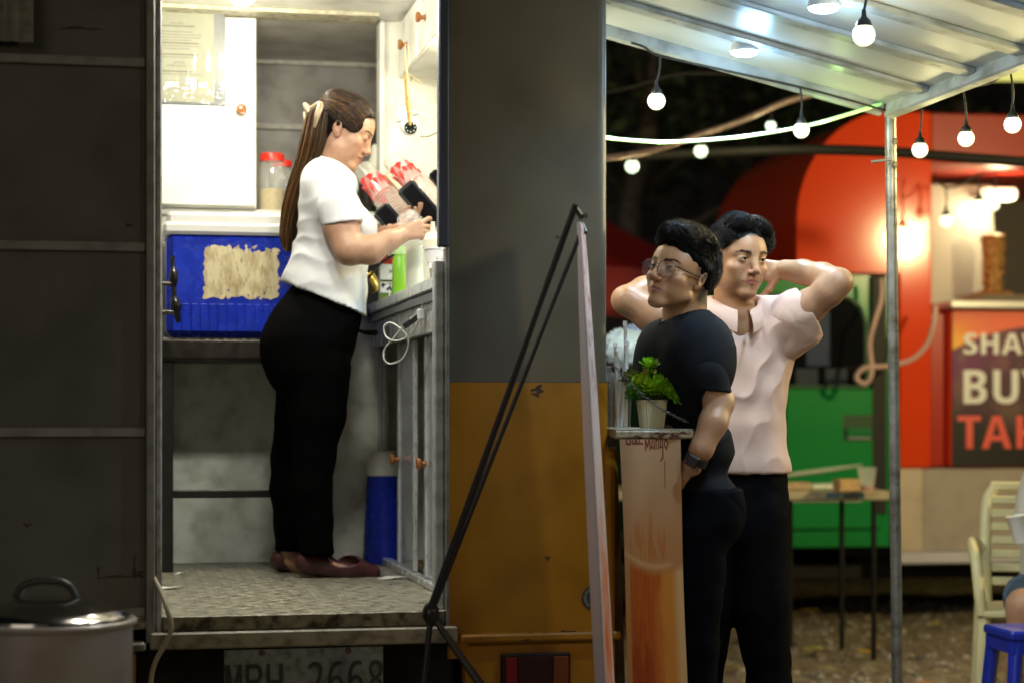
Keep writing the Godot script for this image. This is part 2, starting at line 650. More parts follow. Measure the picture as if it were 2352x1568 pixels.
func head_shape(f: Transform3D, jaw := 1.0, lid := 0.42, smile := 0.0, nose := 1.0, cheek := 1.0) -> Sdf:
	# f: centimetres, the origin between the eyes' line and the ears, y up, z to the front
	var s := Sdf.new()
	s.frame = f
	s.ell(Vector3(0, 3.0, -0.9), Vector3(7.5, 8.6, 9.5), 0.0)
	s.ell(Vector3(0, 2.6, 2.8), Vector3(6.7, 6.4, 6.1), 2.0)
	s.ell(Vector3(0, -3.5, 2.4), Vector3(6.25 * jaw, 6.5, 5.8), 2.0)
	for x: float in [-1.0, 1.0]:
		s.ell(Vector3(4.5 * x, -2.7, 5.0), Vector3(2.3, 2.0, 2.4), 1.6)
		s.cap(Vector3(5.3 * x * jaw, -6.0, -0.4), Vector3(1.2 * x, -9.8, 5.9), 1.45, 1.35, 2.0)
		s.ell(Vector3(4.0 * x * jaw, -5.3, 3.6), Vector3(2.2, 3.2, 3.3) * cheek, 1.8)
		s.cap(Vector3(1.3 * x, 1.9, 7.5), Vector3(4.9 * x, 1.9, 5.9), 0.95, 0.8, 1.2)
	s.ell(Vector3(0, -10.0, 6.5), Vector3(2.2, 1.5, 1.75), 1.8)
	s.ell(Vector3(0, -6.6, 6.6), Vector3(2.75, 2.4, 1.95), 1.6)
	for x: float in [-1.0, 1.0]:
		s.ell(Vector3(3.2 * x, 0.1, 8.9), Vector3(1.75, 1.0, 1.15), 0.9, 1)
		s.ell(Vector3(3.2 * x, 0.0, 7.0), Vector3(1.65, 1.35, 1.42), 0.5)
	s.cap(Vector3(0, 1.4, 7.9), Vector3(0, -2.6, 9.0 + 0.9 * nose), 0.85, 0.95, 1.2)
	s.ell(Vector3(0, -3.4, 9.3 + 1.05 * nose), Vector3(1.1, 0.95, 1.05), 0.7)
	for x: float in [-1.0, 1.0]:
		s.ell(Vector3(1.35 * x, -3.9, 9.2), Vector3(0.85, 0.75, 0.95), 0.55)
	s.cap(Vector3(0, -4.2, 9.0 + 0.9 * nose), Vector3(0, -5.2, 8.6), 0.45, 0.4, 0.5)
	# lips
	for x: float in [-1.0, 1.0]:
		s.cap(Vector3(0.45 * x, -6.02, 8.62), Vector3(2.9 * x, -6.5 + smile, 7.2), 0.5, 0.28, 0.35)
		s.cap(Vector3(0, -7.15, 8.45), Vector3(2.5 * x, -6.85 + smile, 7.4), 0.58, 0.28, 0.35)
		s.cap(Vector3(0, -6.58, 9.35), Vector3(3.2 * x, -6.65 + smile * 1.3, 7.6), 0.13, 0.16, 0.25, 1)
		# ears
		s.ell(Vector3(7.55 * x, -0.6, -1.9), Vector3(0.6, 2.75, 1.75), 0.5, 0, Vector3(-10, 22 * x, -14 * x))
		s.ell(Vector3(6.95 * x, -2.9, -1.0), Vector3(0.6, 0.85, 0.75), 0.5)
		s.ell(Vector3(8.2 * x, -0.3, -1.5), Vector3(0.55, 1.8, 1.0), 0.25, 1, Vector3(-10, 22 * x, -14 * x))
		if lid > 0.0:
			s.ell(Vector3(3.2 * x, -0.02, 8.75), Vector3(1.32, lid, 1.0), 0.12, 1, Vector3(0, 0, 5 * x))
	return s

func skin_color(f: Transform3D, hair_line: Callable, base := SKIN, lip := Color(0.36, 0.12, 0.105)) -> Callable:
	var inv := f.affine_inverse()
	var nz := FastNoiseLite.new()
	nz.frequency = 45.0
	nz.fractal_octaves = 3
	return func(w: Vector3, _n: Vector3) -> Color:
		var p := inv * w
		var c := base
		var g := nz.get_noise_3dv(w)
		c = c * (1.0 + 0.09 * g)
		if p.y > -14.0 and p.length() < 17.0:
			var ax := absf(p.x)
			var front := smoothstep(4.5, 7.0, p.z)
			var rosy := exp(-(pow((ax - 4.4) / 2.3, 2) + pow((p.y + 3.2) / 1.9, 2))) + 0.8 * exp(-(pow(ax / 1.7, 2) + pow((p.y + 3.6) / 1.3, 2)))
			c = c.lerp(Color(0.47, 0.215, 0.15), 0.45 * rosy * front)
			var under := exp(-(pow((ax - 3.2) / 1.7, 2) + pow((p.y + 0.9) / 0.7, 2))) + exp(-(pow((ax - 3.2) / 1.8, 2) + pow((p.y - 0.9) / 0.6, 2)))
			c = c.lerp(Color(0.3, 0.155, 0.1), 0.4 * under * front)
			var top := -5.85 + 0.12 * cos(ax * 4.0) - 0.07 * ax * ax
			var low := -7.75 + 0.11 * ax * ax
			var m := smoothstep(0.0, 0.25, top - p.y) * smoothstep(0.0, 0.25, p.y - low) * smoothstep(3.4, 2.9, ax) * front
			c = c.lerp(lip, 0.85 * m)
			c = c.lerp(Color(0.1, 0.03, 0.03), 0.75 * front * smoothstep(0.2, 0.05, absf(p.y + 6.6)) * smoothstep(3.3, 3.0, ax))
			c = c.lerp(Color(0.08, 0.035, 0.03), 0.8 * smoothstep(0.38, 0.15, Vector2(ax - 0.7, (p.y + 4.75) * 1.6).length()) * front)
			c = c.lerp(Color(0.035, 0.03, 0.027), hair_line.call(p))
		c.a = 1.0
		return c

func face_z(s: Sdf, f: Transform3D, x: float, y: float) -> float:
	var list := PackedInt32Array(range(s.ty.size()))
	var z := 13.0
	var sc := f.basis.x.length()
	for i in 24:
		var d := s.at(f * Vector3(x, y, z), list) / sc
		if d < 0.02: break
		z -= maxf(d * 0.7, 0.02)
	return z

func lock(sh: Sh, pts: Array, r0: float, r1: float, sides := 3):
	var rr := []
	for i in pts.size():
		var t := float(i) / (pts.size() - 1)
		rr.append(lerpf(r0, r1, t * t))
	sh.tube(pts, rr, sides, false)

func face_details(o: Node3D, s: Sdf, f: Transform3D, gaze: Vector3, lid: float, brow := 1.0, origin := Vector3.ZERO):
	# eyes, lashes and brows as parts of the person
	var fo := Transform3D(f.basis, f.origin - origin)
	for x: float in [-1.0, 1.0]:
		if lid > 0.0:
			var e := Sh.new()
			var ce := Vector3(3.2 * x, 0.0, 7.0)
			var gz := gaze.normalized()
			for i in 14:
				for k in 20:
					var p := []
					for w in [[i, k], [i, k + 1], [i + 1, k + 1], [i + 1, k]]:
						var th: float = PI * pow(float(w[0]) / 14, 1.3)
						var an: float = TAU * w[1] / 20
						p.append(Vector3(sin(th) * cos(an), sin(th) * sin(an), cos(th)))
					var b := Basis.looking_at(-gz, Vector3.UP)
					var th0 := PI * pow((i + 0.5) / 14.0, 1.3)
					e.col = Color(0.004, 0.003, 0.003) if th0 < 0.24 else Color(0.02, 0.01, 0.006) if th0 < 0.56 else Color(0.36, 0.32, 0.29)
					var q := []
					for w in p: q.append((fo.basis * (b * w)).normalized())
					for w in 4: p[w] = fo * (ce + b * p[w] * 1.27)
					e.tri(p[0], p[1], p[2], q[0], q[1], q[2]); e.tri(p[0], p[2], p[3], q[0], q[2], q[3])
			part("eye", e, painted(0.08), o)
		var l := Sh.new()
		l.col = Color(0.012, 0.009, 0.008)
		var up := []
		for k in 9:
			var t := -1.0 + 2.0 * k / 8.0
			var yy := lid * sqrt(maxf(0.0, 1.0 - t * t)) - 0.05 + 0.11 * t * x * x + 0.1
			var px := 3.2 * x + 1.4 * t
			if lid <= 0.0: yy = -0.75 + 0.35 * t * t
			up.append(fo * Vector3(px, yy, face_z(s, f, px, yy + (0.1 if lid > 0.0 else 0.0)) + 0.06))
		l.tube(up, [0.0003, 0.0007, 0.0009, 0.001, 0.001, 0.001, 0.0009, 0.0007, 0.0003], 5)
		part("eyelashes", l, painted(0.6), o)
		var bw := Sh.new()
		bw.col = Color(0.014, 0.011, 0.01)
		for k in 80:
			var t := rng.randf()
			var px: float = x * lerpf(1.35, 5.3, t)
			var arch := 1.75 + 0.55 * sin(minf(t * 1.25, 1.0) * PI * 0.62) - 0.5 * maxf(0.0, t - 0.72) * 2.4
			var py := arch + rng.randf_range(-0.34, 0.34) * (1.0 - 0.75 * t) * brow
			var dx: float = x * rng.randf_range(0.5, 0.9)
			var a := Vector3(px, py, 0)
			var b := Vector3(px + dx * 0.8, py + rng.randf_range(0.0, 0.25) * (1.0 - t), 0)
			a.z = face_z(s, f, a.x, a.y) + 0.02
			b.z = face_z(s, f, b.x, b.y) + 0.06
			lock(bw, [fo * a, fo * ((a + b) / 2 + Vector3(0, 0, 0.06)), fo * b], 0.00055, 0.0002)
		part("eyebrow", bw, painted(0.7), o)

func flat_color(c: Color) -> Callable:
	return func(_p: Vector3, _n: Vector3) -> Color: return c

func cloth_folds(amount: float, scale: Vector3, seed_ := 3) -> Callable:
	var z := FastNoiseLite.new()
	z.seed = seed_
	z.frequency = 1.0
	z.fractal_octaves = 2
	return func(p: Vector3, n: Vector3) -> Vector3:
		var q := p * scale
		var k := z.get_noise_3dv(q)
		var c := z.get_noise_3dv(q * 0.7 + Vector3(9, 2, 4))
		return n * amount * (k * 1.3 + 0.15 - 0.55 * exp(-pow(c / 0.13, 2.0)))

func drawn_folds(amount: float, across: Vector3, center: Vector3, reach: Vector3, seed_ := 3) -> Callable:
	# creases that run square to «across», strongest round «center»
	var z := FastNoiseLite.new()
	z.seed = seed_
	z.frequency = 1.0
	z.fractal_octaves = 2
	return func(p: Vector3, n: Vector3) -> Vector3:
		var q := (p - center) / reach
		var w := exp(-q.length_squared())
		var k := sin(p.dot(across) + 2.6 * z.get_noise_3dv(p * 4.0))
		return n * amount * ((1.0 - 2.0 * pow(absf(k), 0.7)) * (0.25 + w) + 0.8 * z.get_noise_3dv(p * Vector3(9, 6, 9)))

func hand(s: Sdf, wrist: Vector3, dir: Vector3, back: Vector3, thumb: float, curl: Array, splay: Array, size := 1.0, thumb_turn := 35.0):
	# palm, four fingers from the index to the little one, and a thumb that leaves the side of the palm
	dir = dir.normalized()
	back = (back - dir * back.dot(dir)).normalized()
	var side := dir.cross(back) * thumb
	s.frame = Transform3D(Basis(side, dir, back) * (0.01 * size), wrist)
	var kx := [2.5, 0.85, -0.8, -2.3]
	var ky := [8.6, 8.9, 8.4, 7.6]
	var ln := [[4.1, 2.4, 1.9], [4.6, 2.8, 2.0], [4.2, 2.6, 2.0], [3.3, 1.9, 1.7]]
	var rr := [0.88, 0.9, 0.86, 0.76]
	s.cap(Vector3(0.3, -1.0, 0), Vector3(0.2, 1.0, 0), 2.3, 2.2, 1.0)
	for i in 4:
		s.cap(Vector3(kx[i] * 0.55, 1.0, 0), Vector3(kx[i], ky[i] - 0.6, 0.1), 1.25, 1.02, 0.9)
	s.ell(Vector3(1.9, 3.4, -0.9), Vector3(1.5, 2.6, 1.2), 0.9)
	for i in 4:
		var p := Vector3(kx[i], ky[i] - 0.4, 0.1)
		var b := 0.0
		for j in 3:
			b += deg_to_rad(curl[i] * [1.0, 1.15, 0.7][j])
			var sp := deg_to_rad(splay[i])
			var d := Vector3(sin(sp) * cos(b), cos(sp) * cos(b), -sin(b))
			var q: Vector3 = p + d * ln[i][j]
			s.cap(p, q, rr[i] * (1.0 - 0.08 * j), rr[i] * (0.94 - 0.1 * j), 0.22)
			p = q
	var tt := deg_to_rad(thumb_turn)
	var p := Vector3(2.2, 2.2, -0.5)
	for j in 3:
		var d := Vector3(sin(tt), cos(tt), -0.45).normalized()
		var q: Vector3 = p + d * [3.6, 3.0, 2.4][j]
		s.cap(p, q, [1.25, 1.0, 0.92][j], [1.02, 0.92, 0.72][j], 0.5)
		p = q
		tt -= deg_to_rad(14)
	s.frame = Transform3D()

func polo_collar(ce: Vector3, turn: float, rx: float, rz: float, h: float, flare: float, gap: float, tip: float, tilt := Vector3.ZERO) -> Sh:
	# a folded collar round the neck, open at the front by «gap» degrees, its points hanging by «tip»
	var b := Basis.from_euler(Vector3(deg_to_rad(tilt.x), deg_to_rad(turn), deg_to_rad(tilt.z)))
	var sh := Sh.new()
	sh.sheet(func(u: float, v: float) -> Vector3:
		var an := deg_to_rad(gap + (360.0 - 2.0 * gap) * u)
		var frontness := pow(maxf(0.0, cos(an)), 2.0)
		var out := 0.0
		var y := 0.0
		if v < 0.35:
			y = h * (v / 0.35)
			out = 0.002
		else:
			var w := (v - 0.35) / 0.65
			y = h - w * (h + 0.006 + tip * pow(frontness, 1.5))
			out = 0.004 + flare * w + 0.008 * sin(w * PI)
		y -= frontness * 0.022
		return ce + b * Vector3(sin(an) * (rx + out), y, cos(an) * (rz + out)), 48, 10, 0.0022)
	return sh

func shoe(st: Sdf, heel: Vector3, toe: Vector3, w := 0.04, h := 0.055):
	var d := (toe - heel)
	var m := heel + d * 0.6
	st.chain([[heel + Vector3(0, h, 0), w * 0.85], [m + Vector3(0, h * 0.62, 0), w * 0.95], [toe - d.normalized() * w * 0.7 + Vector3(0, h * 0.42, 0), w * 0.62]], 0.02)
	st.cut(Vector3(0, minf(heel.y, toe.y), 0), Vector3.DOWN)

func make_woman():
	var base := Vector3(-0.6496, 0.6216, -6.2)
	var o := thing("person", "woman with long brown hair in white polo shirt standing in the truck doorway", "person", Transform3D(Basis(), base))
	var f := Transform3D(Basis.from_euler(Vector3(deg_to_rad(22), deg_to_rad(90), deg_to_rad(-4))).scaled(Vector3.ONE * 0.0097), Vector3(-0.5425, 2.0617, -6.2))
	var hs := head_shape(f, 0.93, 0.0, 0.0, 0.5)
	hs.frame = Transform3D()
	hs.cap(Vector3(-0.5791, 2.0025, -6.2), Vector3(-0.5975, 1.8968, -6.2), 0.054, 0.058, 0.03)
	var d := soup()
	var skin := skin_color(f, func(p): return smoothstep(6.6, 7.6, p.y + 0.25 * absf(p.x) - p.z * 0.05) if p.y > 0.0 else smoothstep(-3.0, -4.5, p.z) * smoothstep(-9.0, -6.0, p.y), Color(0.45, 0.255, 0.165), Color(0.33, 0.08, 0.085))
	hs.build(0.0025, d, skin, null, base, Vector3.ONE * -1e9, Vector3.ONE * 1e9)
	var bare := skin_color(Transform3D(Basis().scaled(Vector3.ONE * 0.01), Vector3(0, 90, 0)), func(_p): return 0.0, Color(0.45, 0.255, 0.165))
	# the body under the clothes, the arms bare from the sleeves
	var s := Sdf.new()
	s.chain([[Vector3(-0.5975, 1.9039, -6.2), 0.055], [Vector3(-0.5862, 1.7841, -6.2), 0.085], [Vector3(-0.5932, 1.615, -6.2), 0.09], [Vector3(-0.6496, 1.4036, -6.2), 0.12]], 0.05)
	s.chain([[Vector3(-0.5701, 1.8421, -6.03), 0.058], [Vector3(-0.5377, 1.7422, -5.99), 0.0535], [Vector3(-0.5102, 1.6629, -5.97), 0.05]], 0.02)
	s.chain([[Vector3(-0.5061, 1.6602, -5.97), 0.0475], [Vector3(-0.4431, 1.661, -5.98), 0.044], [Vector3(-0.3859, 1.6914, -6), 0.033], [Vector3(-0.3481, 1.7119, -6.03), 0.0275]], 0.015)
	s.chain([[Vector3(-0.5887, 1.875, -6.38), 0.05], [Vector3(-0.5267, 1.6899, -6.42), 0.046], [Vector3(-0.4568, 1.7311, -6.36), 0.037], [Vector3(-0.4003, 1.7618, -6.29), 0.0255]], 0.02)
	s.chain([[Vector3(-0.6454, 1.3586, -6.12), 0.09], [Vector3(-0.6315, 1.0109, -6.12), 0.055], [Vector3(-0.6273, 0.8162, -6.12), 0.042], [Vector3(-0.6315, 0.6771, -6.12), 0.031], [Vector3(-0.5995, 0.6576, -6.12), 0.027], [Vector3(-0.5021, 0.6409, -6.12), 0.016]], 0.02)
	s.chain([[Vector3(-0.6815, 1.3648, -6.3), 0.09], [Vector3(-0.7173, 0.9925, -6.3), 0.055], [Vector3(-0.7317, 0.8207, -6.3), 0.042], [Vector3(-0.736, 0.6703, -6.3), 0.031], [Vector3(-0.6959, 0.6489, -6.3), 0.027], [Vector3(-0.5956, 0.6317, -6.3), 0.016]], 0.02)
	s.build(0.007, d, bare, null, base)
	for k in 2:
		var hn := Sdf.new()
		if k == 0: hand(hn, Vector3(-0.3481, 1.7119, -6.03), Vector3(0.9, 0.26, -0.1), Vector3(-0.1, 0.1, 1), -1.0, [32, 44, 48, 54], [22, 0, -12, -26], 0.86, 20.0)
		else: hand(hn, Vector3(-0.4003, 1.7618, -6.29), Vector3(0.85, 0.2, 0.4), Vector3(0.15, -0.75, -0.6), 1.0, [18, 22, 24, 28], [6, 2, -2, -6], 0.86, 24.0)
		hn.build(0.0026, d, bare, null, base)
	part("body", soup_mesh(d), mat_skin, o)
	face_details(o, hs, f, Vector3(0, -0.4, 1), 0.0, 0.8, base)
	# polo shirt
	var t := Sdf.new()
	var w := [[Vector3(-0.6031, 1.9081, -6.2), 0.052, 0.11], [Vector3(-0.5932, 1.8686, -6.2), 0.072, 0.125], [Vector3(-0.5862, 1.8123, -6.2), 0.094, 0.1], [Vector3(-0.5749, 1.7418, -6.2), 0.112, 0.085], [Vector3(-0.5904, 1.6432, -6.2), 0.119, 0.07], [Vector3(-0.6059, 1.5586, -6.2), 0.133, 0.07], [Vector3(-0.6144, 1.46, -6.2), 0.139, 0.08]]
	for i in w.size():
		var q: Array = w[i]
		t.cap(q[0] + Vector3(0, 0, q[2]), q[0] - Vector3(0, 0, q[2]), q[1], q[1], 0.02 if i > 1 else 0.05)
	for e in [Vector3(-0.4825, 1.735, -6.1), Vector3(-0.4983, 1.7542, -6.3)]:
		t.ell(e, Vector3(0.05, 0.055, 0.06), 0.05)
	t.cut(Vector3(-0.6144, 1.522, -6.2), Vector3(-0.375, -0.927, 0), 0.004)
	t.chain([[Vector3(-0.5771, 1.8634, -6.06), 0.066], [Vector3(-0.5518, 1.8056, -6.01), 0.066]], 0.05)
	t.build(0.007, d_reset(), flat_color(Color.WHITE), drawn_folds(0.0038, Vector3(-16, 46, 0), Vector3(-0.6599, 1.6352, -6.1), Vector3(0.12, 0.11, 0.4), 8), base)
	var sl := Sdf.new()
	sl.chain([[Vector3(-0.5771, 1.8731, -6.06), 0.062], [Vector3(-0.5468, 1.7977, -6), 0.063], [Vector3(-0.5169, 1.6995, -5.97), 0.061]], 0.02)
	sl.cut(Vector3(-0.5268, 1.7436, -5.99), Vector3(0.15, -1, 0.0), 0.003)
	sl.cap(Vector3(-0.5427, 1.7664, -6), Vector3(-0.512, 1.6783, -5.96), 0.053, 0.053, 0.002, 1)
	sl.build(0.005, last, flat_color(Color.WHITE), cloth_folds(0.0015, Vector3(12, 9, 12), 4), base)
	var fl := Sdf.new()
	fl.chain([[Vector3(-0.5984, 1.9016, -6.36), 0.06], [Vector3(-0.5542, 1.7755, -6.4), 0.06]], 0.02)
	fl.build(0.008, last, flat_color(Color.WHITE), null, base)
	part("polo_shirt", soup_mesh(last), mat_white_cloth, o)
	var cuff := Sh.new()
	var ring := []
	var ct := along(Vector3(-0.5289, 1.7476, -5.99), Vector3(-0.525, 1.7322, -5.985))
	cuff.lathe([Vector2(0.0615, -0.012), Vector2(0.0635, -0.009), Vector2(0.0635, 0.004), Vector2(0.062, 0.006), Vector2(0.058, 0.004), Vector2(0.058, -0.012)], 40, Transform3D(ct.basis, ct.origin - base))
	part("cuff", cuff, mat_white_cloth, o)
	part("collar", polo_collar(Vector3(-0.5777, 1.9306, -6.2) - base, 90, 0.066, 0.070, 0.034, 0.02, 18, 0.014, Vector3(20, 0, 0)), mat_white_cloth, o)
	# trousers
	var r := Sdf.new()
	for q in [[Vector3(-0.6115, 1.4811, -6.2), 0.118, 0.07], [Vector3(-0.6454, 1.4107, -6.2), 0.136, 0.075], [Vector3(-0.6679, 1.3614, -6.2), 0.139, 0.08], [Vector3(-0.6651, 1.3078, -6.2), 0.122, 0.085]]:
		r.cap(q[0] + Vector3(0, 0, q[2]), q[0] - Vector3(0, 0, q[2]), q[1], q[1], 0.03)
	r.chain([[Vector3(-0.6266, 1.2886, -6.1), 0.113], [Vector3(-0.6211, 1.15, -6.1), 0.091], [Vector3(-0.6308, 1.0114, -6.1), 0.066], [Vector3(-0.6433, 0.9143, -6.1), 0.066], [Vector3(-0.6294, 0.8034, -6.1), 0.056], [Vector3(-0.6183, 0.6648, -6.1), 0.053]], 0.02)
	r.chain([[Vector3(-0.6672, 1.2932, -6.3), 0.11], [Vector3(-0.6858, 1.15, -6.3), 0.092], [Vector3(-0.7159, 0.9997, -6.3), 0.077], [Vector3(-0.7173, 0.9066, -6.3), 0.079], [Vector3(-0.7202, 0.792, -6.3), 0.062], [Vector3(-0.7231, 0.6489, -6.3), 0.058]], 0.02)
	r.cut(Vector3(-0.6707, 0.7005, -6.2), Vector3(0, -1, 0), 0.003)
	r.cut(Vector3(-0.6087, 1.5474, -6.2), Vector3(0.3, 0.95, 0), 0.003)
	r.build(0.008, d_reset(), flat_color(Color.WHITE), cloth_folds(0.0025, Vector3(4, 7, 4), 5), base)
	part("trousers", soup_mesh(last), mat_black_cloth, o)
	for k in 2:
		var st := Sdf.new()
		if k == 0: shoe(st, Vector3(-0.6571, 0.6273, -6.1), Vector3(-0.42, 0.618, -6.16), 0.043, 0.05)
		else: shoe(st, Vector3(-0.7603, 0.6174, -6.3), Vector3(-0.5418, 0.614, -6.34), 0.043, 0.052)
		var top := Vector3(-0.5619, 0.6771, -6.12) if k == 0 else Vector3(-0.6665, 0.6674, -6.32)
		st.ell(top, Vector3(0.075, 0.024, 0.034), 0.006, 1)
		st.build(0.005, d_reset(), flat_color(Color.WHITE), null, base)
		part("shoe", soup_mesh(last), mat(Color(0.06, 0.014, 0.016), 0.45), o)
	woman_hair(o, f, base)

func woman_hair(o: Node3D, f: Transform3D, base: Vector3):
	var s := Sdf.new()
	s.frame = f
	s.ell(Vector3(0, 3.9, -0.7), Vector3(8.3, 9.0, 9.7), 0.0)
	s.cut(Vector3(0, 5.9, 8.4), Vector3(0, -0.80, 0.60), 0.6)
	s.ell(Vector3(0, 3.2, -2.6), Vector3(8.3, 8.8, 9.0), 0.8)
	s.cut(Vector3(0, -0.6, -1.2), Vector3(0, -0.72, 0.7), 0.8)
	for x: float in [-1.0, 1.0]:
		s.ell(Vector3(6.1 * x, 2.4, 2.4), Vector3(1.45, 3.3, 3.6), 1.4, 0, Vector3(-38, 0, 0))
	s.ell(Vector3(0, 0.5, -6.5), Vector3(7.2, 8.5, 4.6), 1.0)
	s.ell(Vector3(0, 7.5, -6.5), Vector3(5.5, 5.0, 4.6), 2.0)
	s.frame = Transform3D()
	s.chain([[Vector3(-0.6214, 2.0659, -6.2), 0.05], [Vector3(-0.6496, 1.9391, -6.2), 0.04], [Vector3(-0.6848, 1.8264, -6.2), 0.026], [Vector3(-0.7158, 1.7207, -6.2), 0.012]], 0.03)
	var gr := func(p: Vector3, _n: Vector3) -> Color:
		return Color(0.008, 0.0055, 0.004)
	var z := FastNoiseLite.new()
	z.frequency = 60.0
	s.build(0.006, d_reset(), gr, func(p: Vector3, n: Vector3) -> Vector3: return n * 0.0015 * z.get_noise_3dv(p), base)
	var hair := part("hair", soup_mesh(last), mat_hair_base, o)
	var st := Sh.new()
	var inv := f.affine_inverse()
	var R := RandomNumberGenerator.new()
	R.seed = 12
	# combed back from the forehead into the clip
	var hl := PackedInt32Array(range(s.ty.size()))
	for k in 1100:
		var side := R.randf_range(-1.0, 1.0)
		var a := Vector3(7.6 * sin(side * 1.5), 6.4 - 5.2 * pow(absf(side), 2.2) + R.randf_range(-0.9, 1.2), 8.2 * cos(side * 1.35) - 0.6)
		var e := Vector3(side * 2.6, 5.4 + 2.2 * (1.0 - absf(side)), -9.8)
		if k % 3 == 0: a = a.lerp(e, R.randf_range(0.1, 0.5))
		elif k % 3 == 1: a = Vector3(7.2 * signf(side), R.randf_range(-0.9, 3.6), R.randf_range(0.2, 5.4))
		var lift := R.randf_range(0.0, 0.0016)
		var pts := []
		for i in 9:
			var t := i / 8.0
			var q := a.lerp(e, t)
			q = (q - Vector3(0, 2.6, -1.2)).normalized() * 10.0 + Vector3(0, 2.6, -1.2)
			pts.append(on_surface(s, hl, f * q, lift) - base)
		var tone := R.randf()
		st.col = Color(0.006, 0.0045, 0.004).lerp(Color(0.15, 0.066, 0.02), pow(tone, 5.0))
		lock(st, pts, 0.0015, 0.0011)
	# the long fall down the back
	for k in 900:
		var u := R.randf()
		var zz := R.randf_range(-1.0, 1.0)
		var edge := sqrt(1.0 - zz * zz)
		var pts := []
		var ln := R.randf_range(0.86, 1.0)
		var path := [[Vector3(-0.6651, 2.111, -6.2), Vector3(-0.5805, 2.111, -6.2), 0.09], [Vector3(-0.6848, 2.0236, -6.2), Vector3(-0.589, 2.0236, -6.2), 0.095], [Vector3(-0.7045, 1.932, -6.2), Vector3(-0.6242, 1.932, -6.2), 0.08], [Vector3(-0.7271, 1.8545, -6.2), Vector3(-0.6595, 1.8545, -6.2), 0.07], [Vector3(-0.744, 1.777, -6.2), Vector3(-0.6848, 1.777, -6.2), 0.058], [Vector3(-0.751, 1.7136, -6.2), Vector3(-0.6989, 1.7136, -6.2), 0.045], [Vector3(-0.7384, 1.6742, -6.2), Vector3(-0.713, 1.6742, -6.2), 0.03]]
		for i in path.size():
			var q: Array = path[i]
			var p: Vector3 = q[0].lerp(q[1], 0.5 + (u - 0.5) * (0.55 + 0.45 * edge)) + Vector3(R.randf_range(-0.0017, 0.0017), 0, zz * q[2])
			p.y = lerpf(path[0][0].y, p.y, ln)
			if i == 0: p.y += 0.02 * (1.0 - absf(u * 2.0 - 1.0))
			pts.append(p - base)
		var tone := R.randf()
		st.col = Color(0.014, 0.009, 0.006).lerp(Color(0.23, 0.105, 0.032), pow(tone, 1.7) * (0.45 + 0.55 * (1.0 - u)))
		lock(st, spline(pts, 2), 0.0021, 0.0012)
	part("strands", st, mat_hair, hair)
	# claw clip
	var c := Sh.new()
	for e in [[Vector3(-0.6464, 2.1224, -6.13), Vector3(-0.6114, 2.1343, -6.1), Vector3(-0.6191, 2.0952, -6.08), Vector3(-0.6294, 2.0622, -6.1)], [Vector3(-0.6707, 2.1505, -6.2), Vector3(-0.6475, 2.1157, -6.14), Vector3(-0.6608, 2.095, -6.16), Vector3(-0.6735, 2.1251, -6.2)]]:
		var pp := []
		for q in e: pp.append(q - base)
		c.tube(spline(pp, 5), [0.008, 0.0095, 0.0105, 0.011, 0.0115, 0.0115, 0.011, 0.011, 0.0105, 0.010, 0.009, 0.008, 0.007, 0.006, 0.005, 0.004].slice(0, 16), 8)
	c.tube([Vector3(-0.6651, 2.1364, -6.2) - base, Vector3(-0.6398, 2.1153, -6.12) - base], 0.009, 8)
	part("hair_clip", c, mat(Color(0.36, 0.28, 0.19), 0.35), o)

func on_surface(s: Sdf, list: PackedInt32Array, p: Vector3, lift: float) -> Vector3:
	for i in 3:
		var d := s.at(p, list)
		var e := 0.002
		var g := Vector3(s.at(p + Vector3(e, 0, 0), list) - d, s.at(p + Vector3(0, e, 0), list) - d, s.at(p + Vector3(0, 0, e), list) - d)
		if g.length_squared() < 1e-12: break
		p -= g.normalized() * (d - lift)
	return p

func short_hair(s: Sdf, f: Transform3D, base: Vector3, count: int, pick: Callable, flow: Callable, length: Vector2, thick: float, raise: float, seed_: int) -> Sh:
	# tufts that lie on the head of hair «s» and follow «flow», their tips lifted by «raise»
	var st := Sh.new()
	var R := RandomNumberGenerator.new()
	R.seed = seed_
	var list := PackedInt32Array(range(s.ty.size()))
	var made := 0
	var z := FastNoiseLite.new()
	z.frequency = 0.22
	while made < count:
		var q := Vector3(R.randf_range(-1, 1), R.randf_range(-0.7, 1), R.randf_range(-1, 1))
		if q.length() > 1.0 or q.length() < 0.2: continue
		q = q.normalized()
		var p := q * Vector3(8.2, 10.0, 10.0) + Vector3(0, 3.2, -0.9)
		if not pick.call(p): continue
		made += 1
		var d: Vector3 = flow.call(p)
		d = (d.normalized() + Vector3(z.get_noise_3dv(p), z.get_noise_3dv(p + Vector3(50, 0, 0)), z.get_noise_3dv(p + Vector3(0, 50, 0))) * 0.4).normalized()
		var ln := R.randf_range(length.x, length.y)
		var pts := []
		for i in 5:
			var t := i / 4.0
			pts.append(on_surface(s, list, f * (p + d * ln * t), 0.0006 + raise * t * t * R.randf_range(0.5, 1.3)) - base)
		st.col = Color(0.0085, 0.008, 0.0085) * R.randf_range(0.6, 1.5)
		lock(st, pts, thick * R.randf_range(0.7, 1.2), thick * 0.2)
	return st

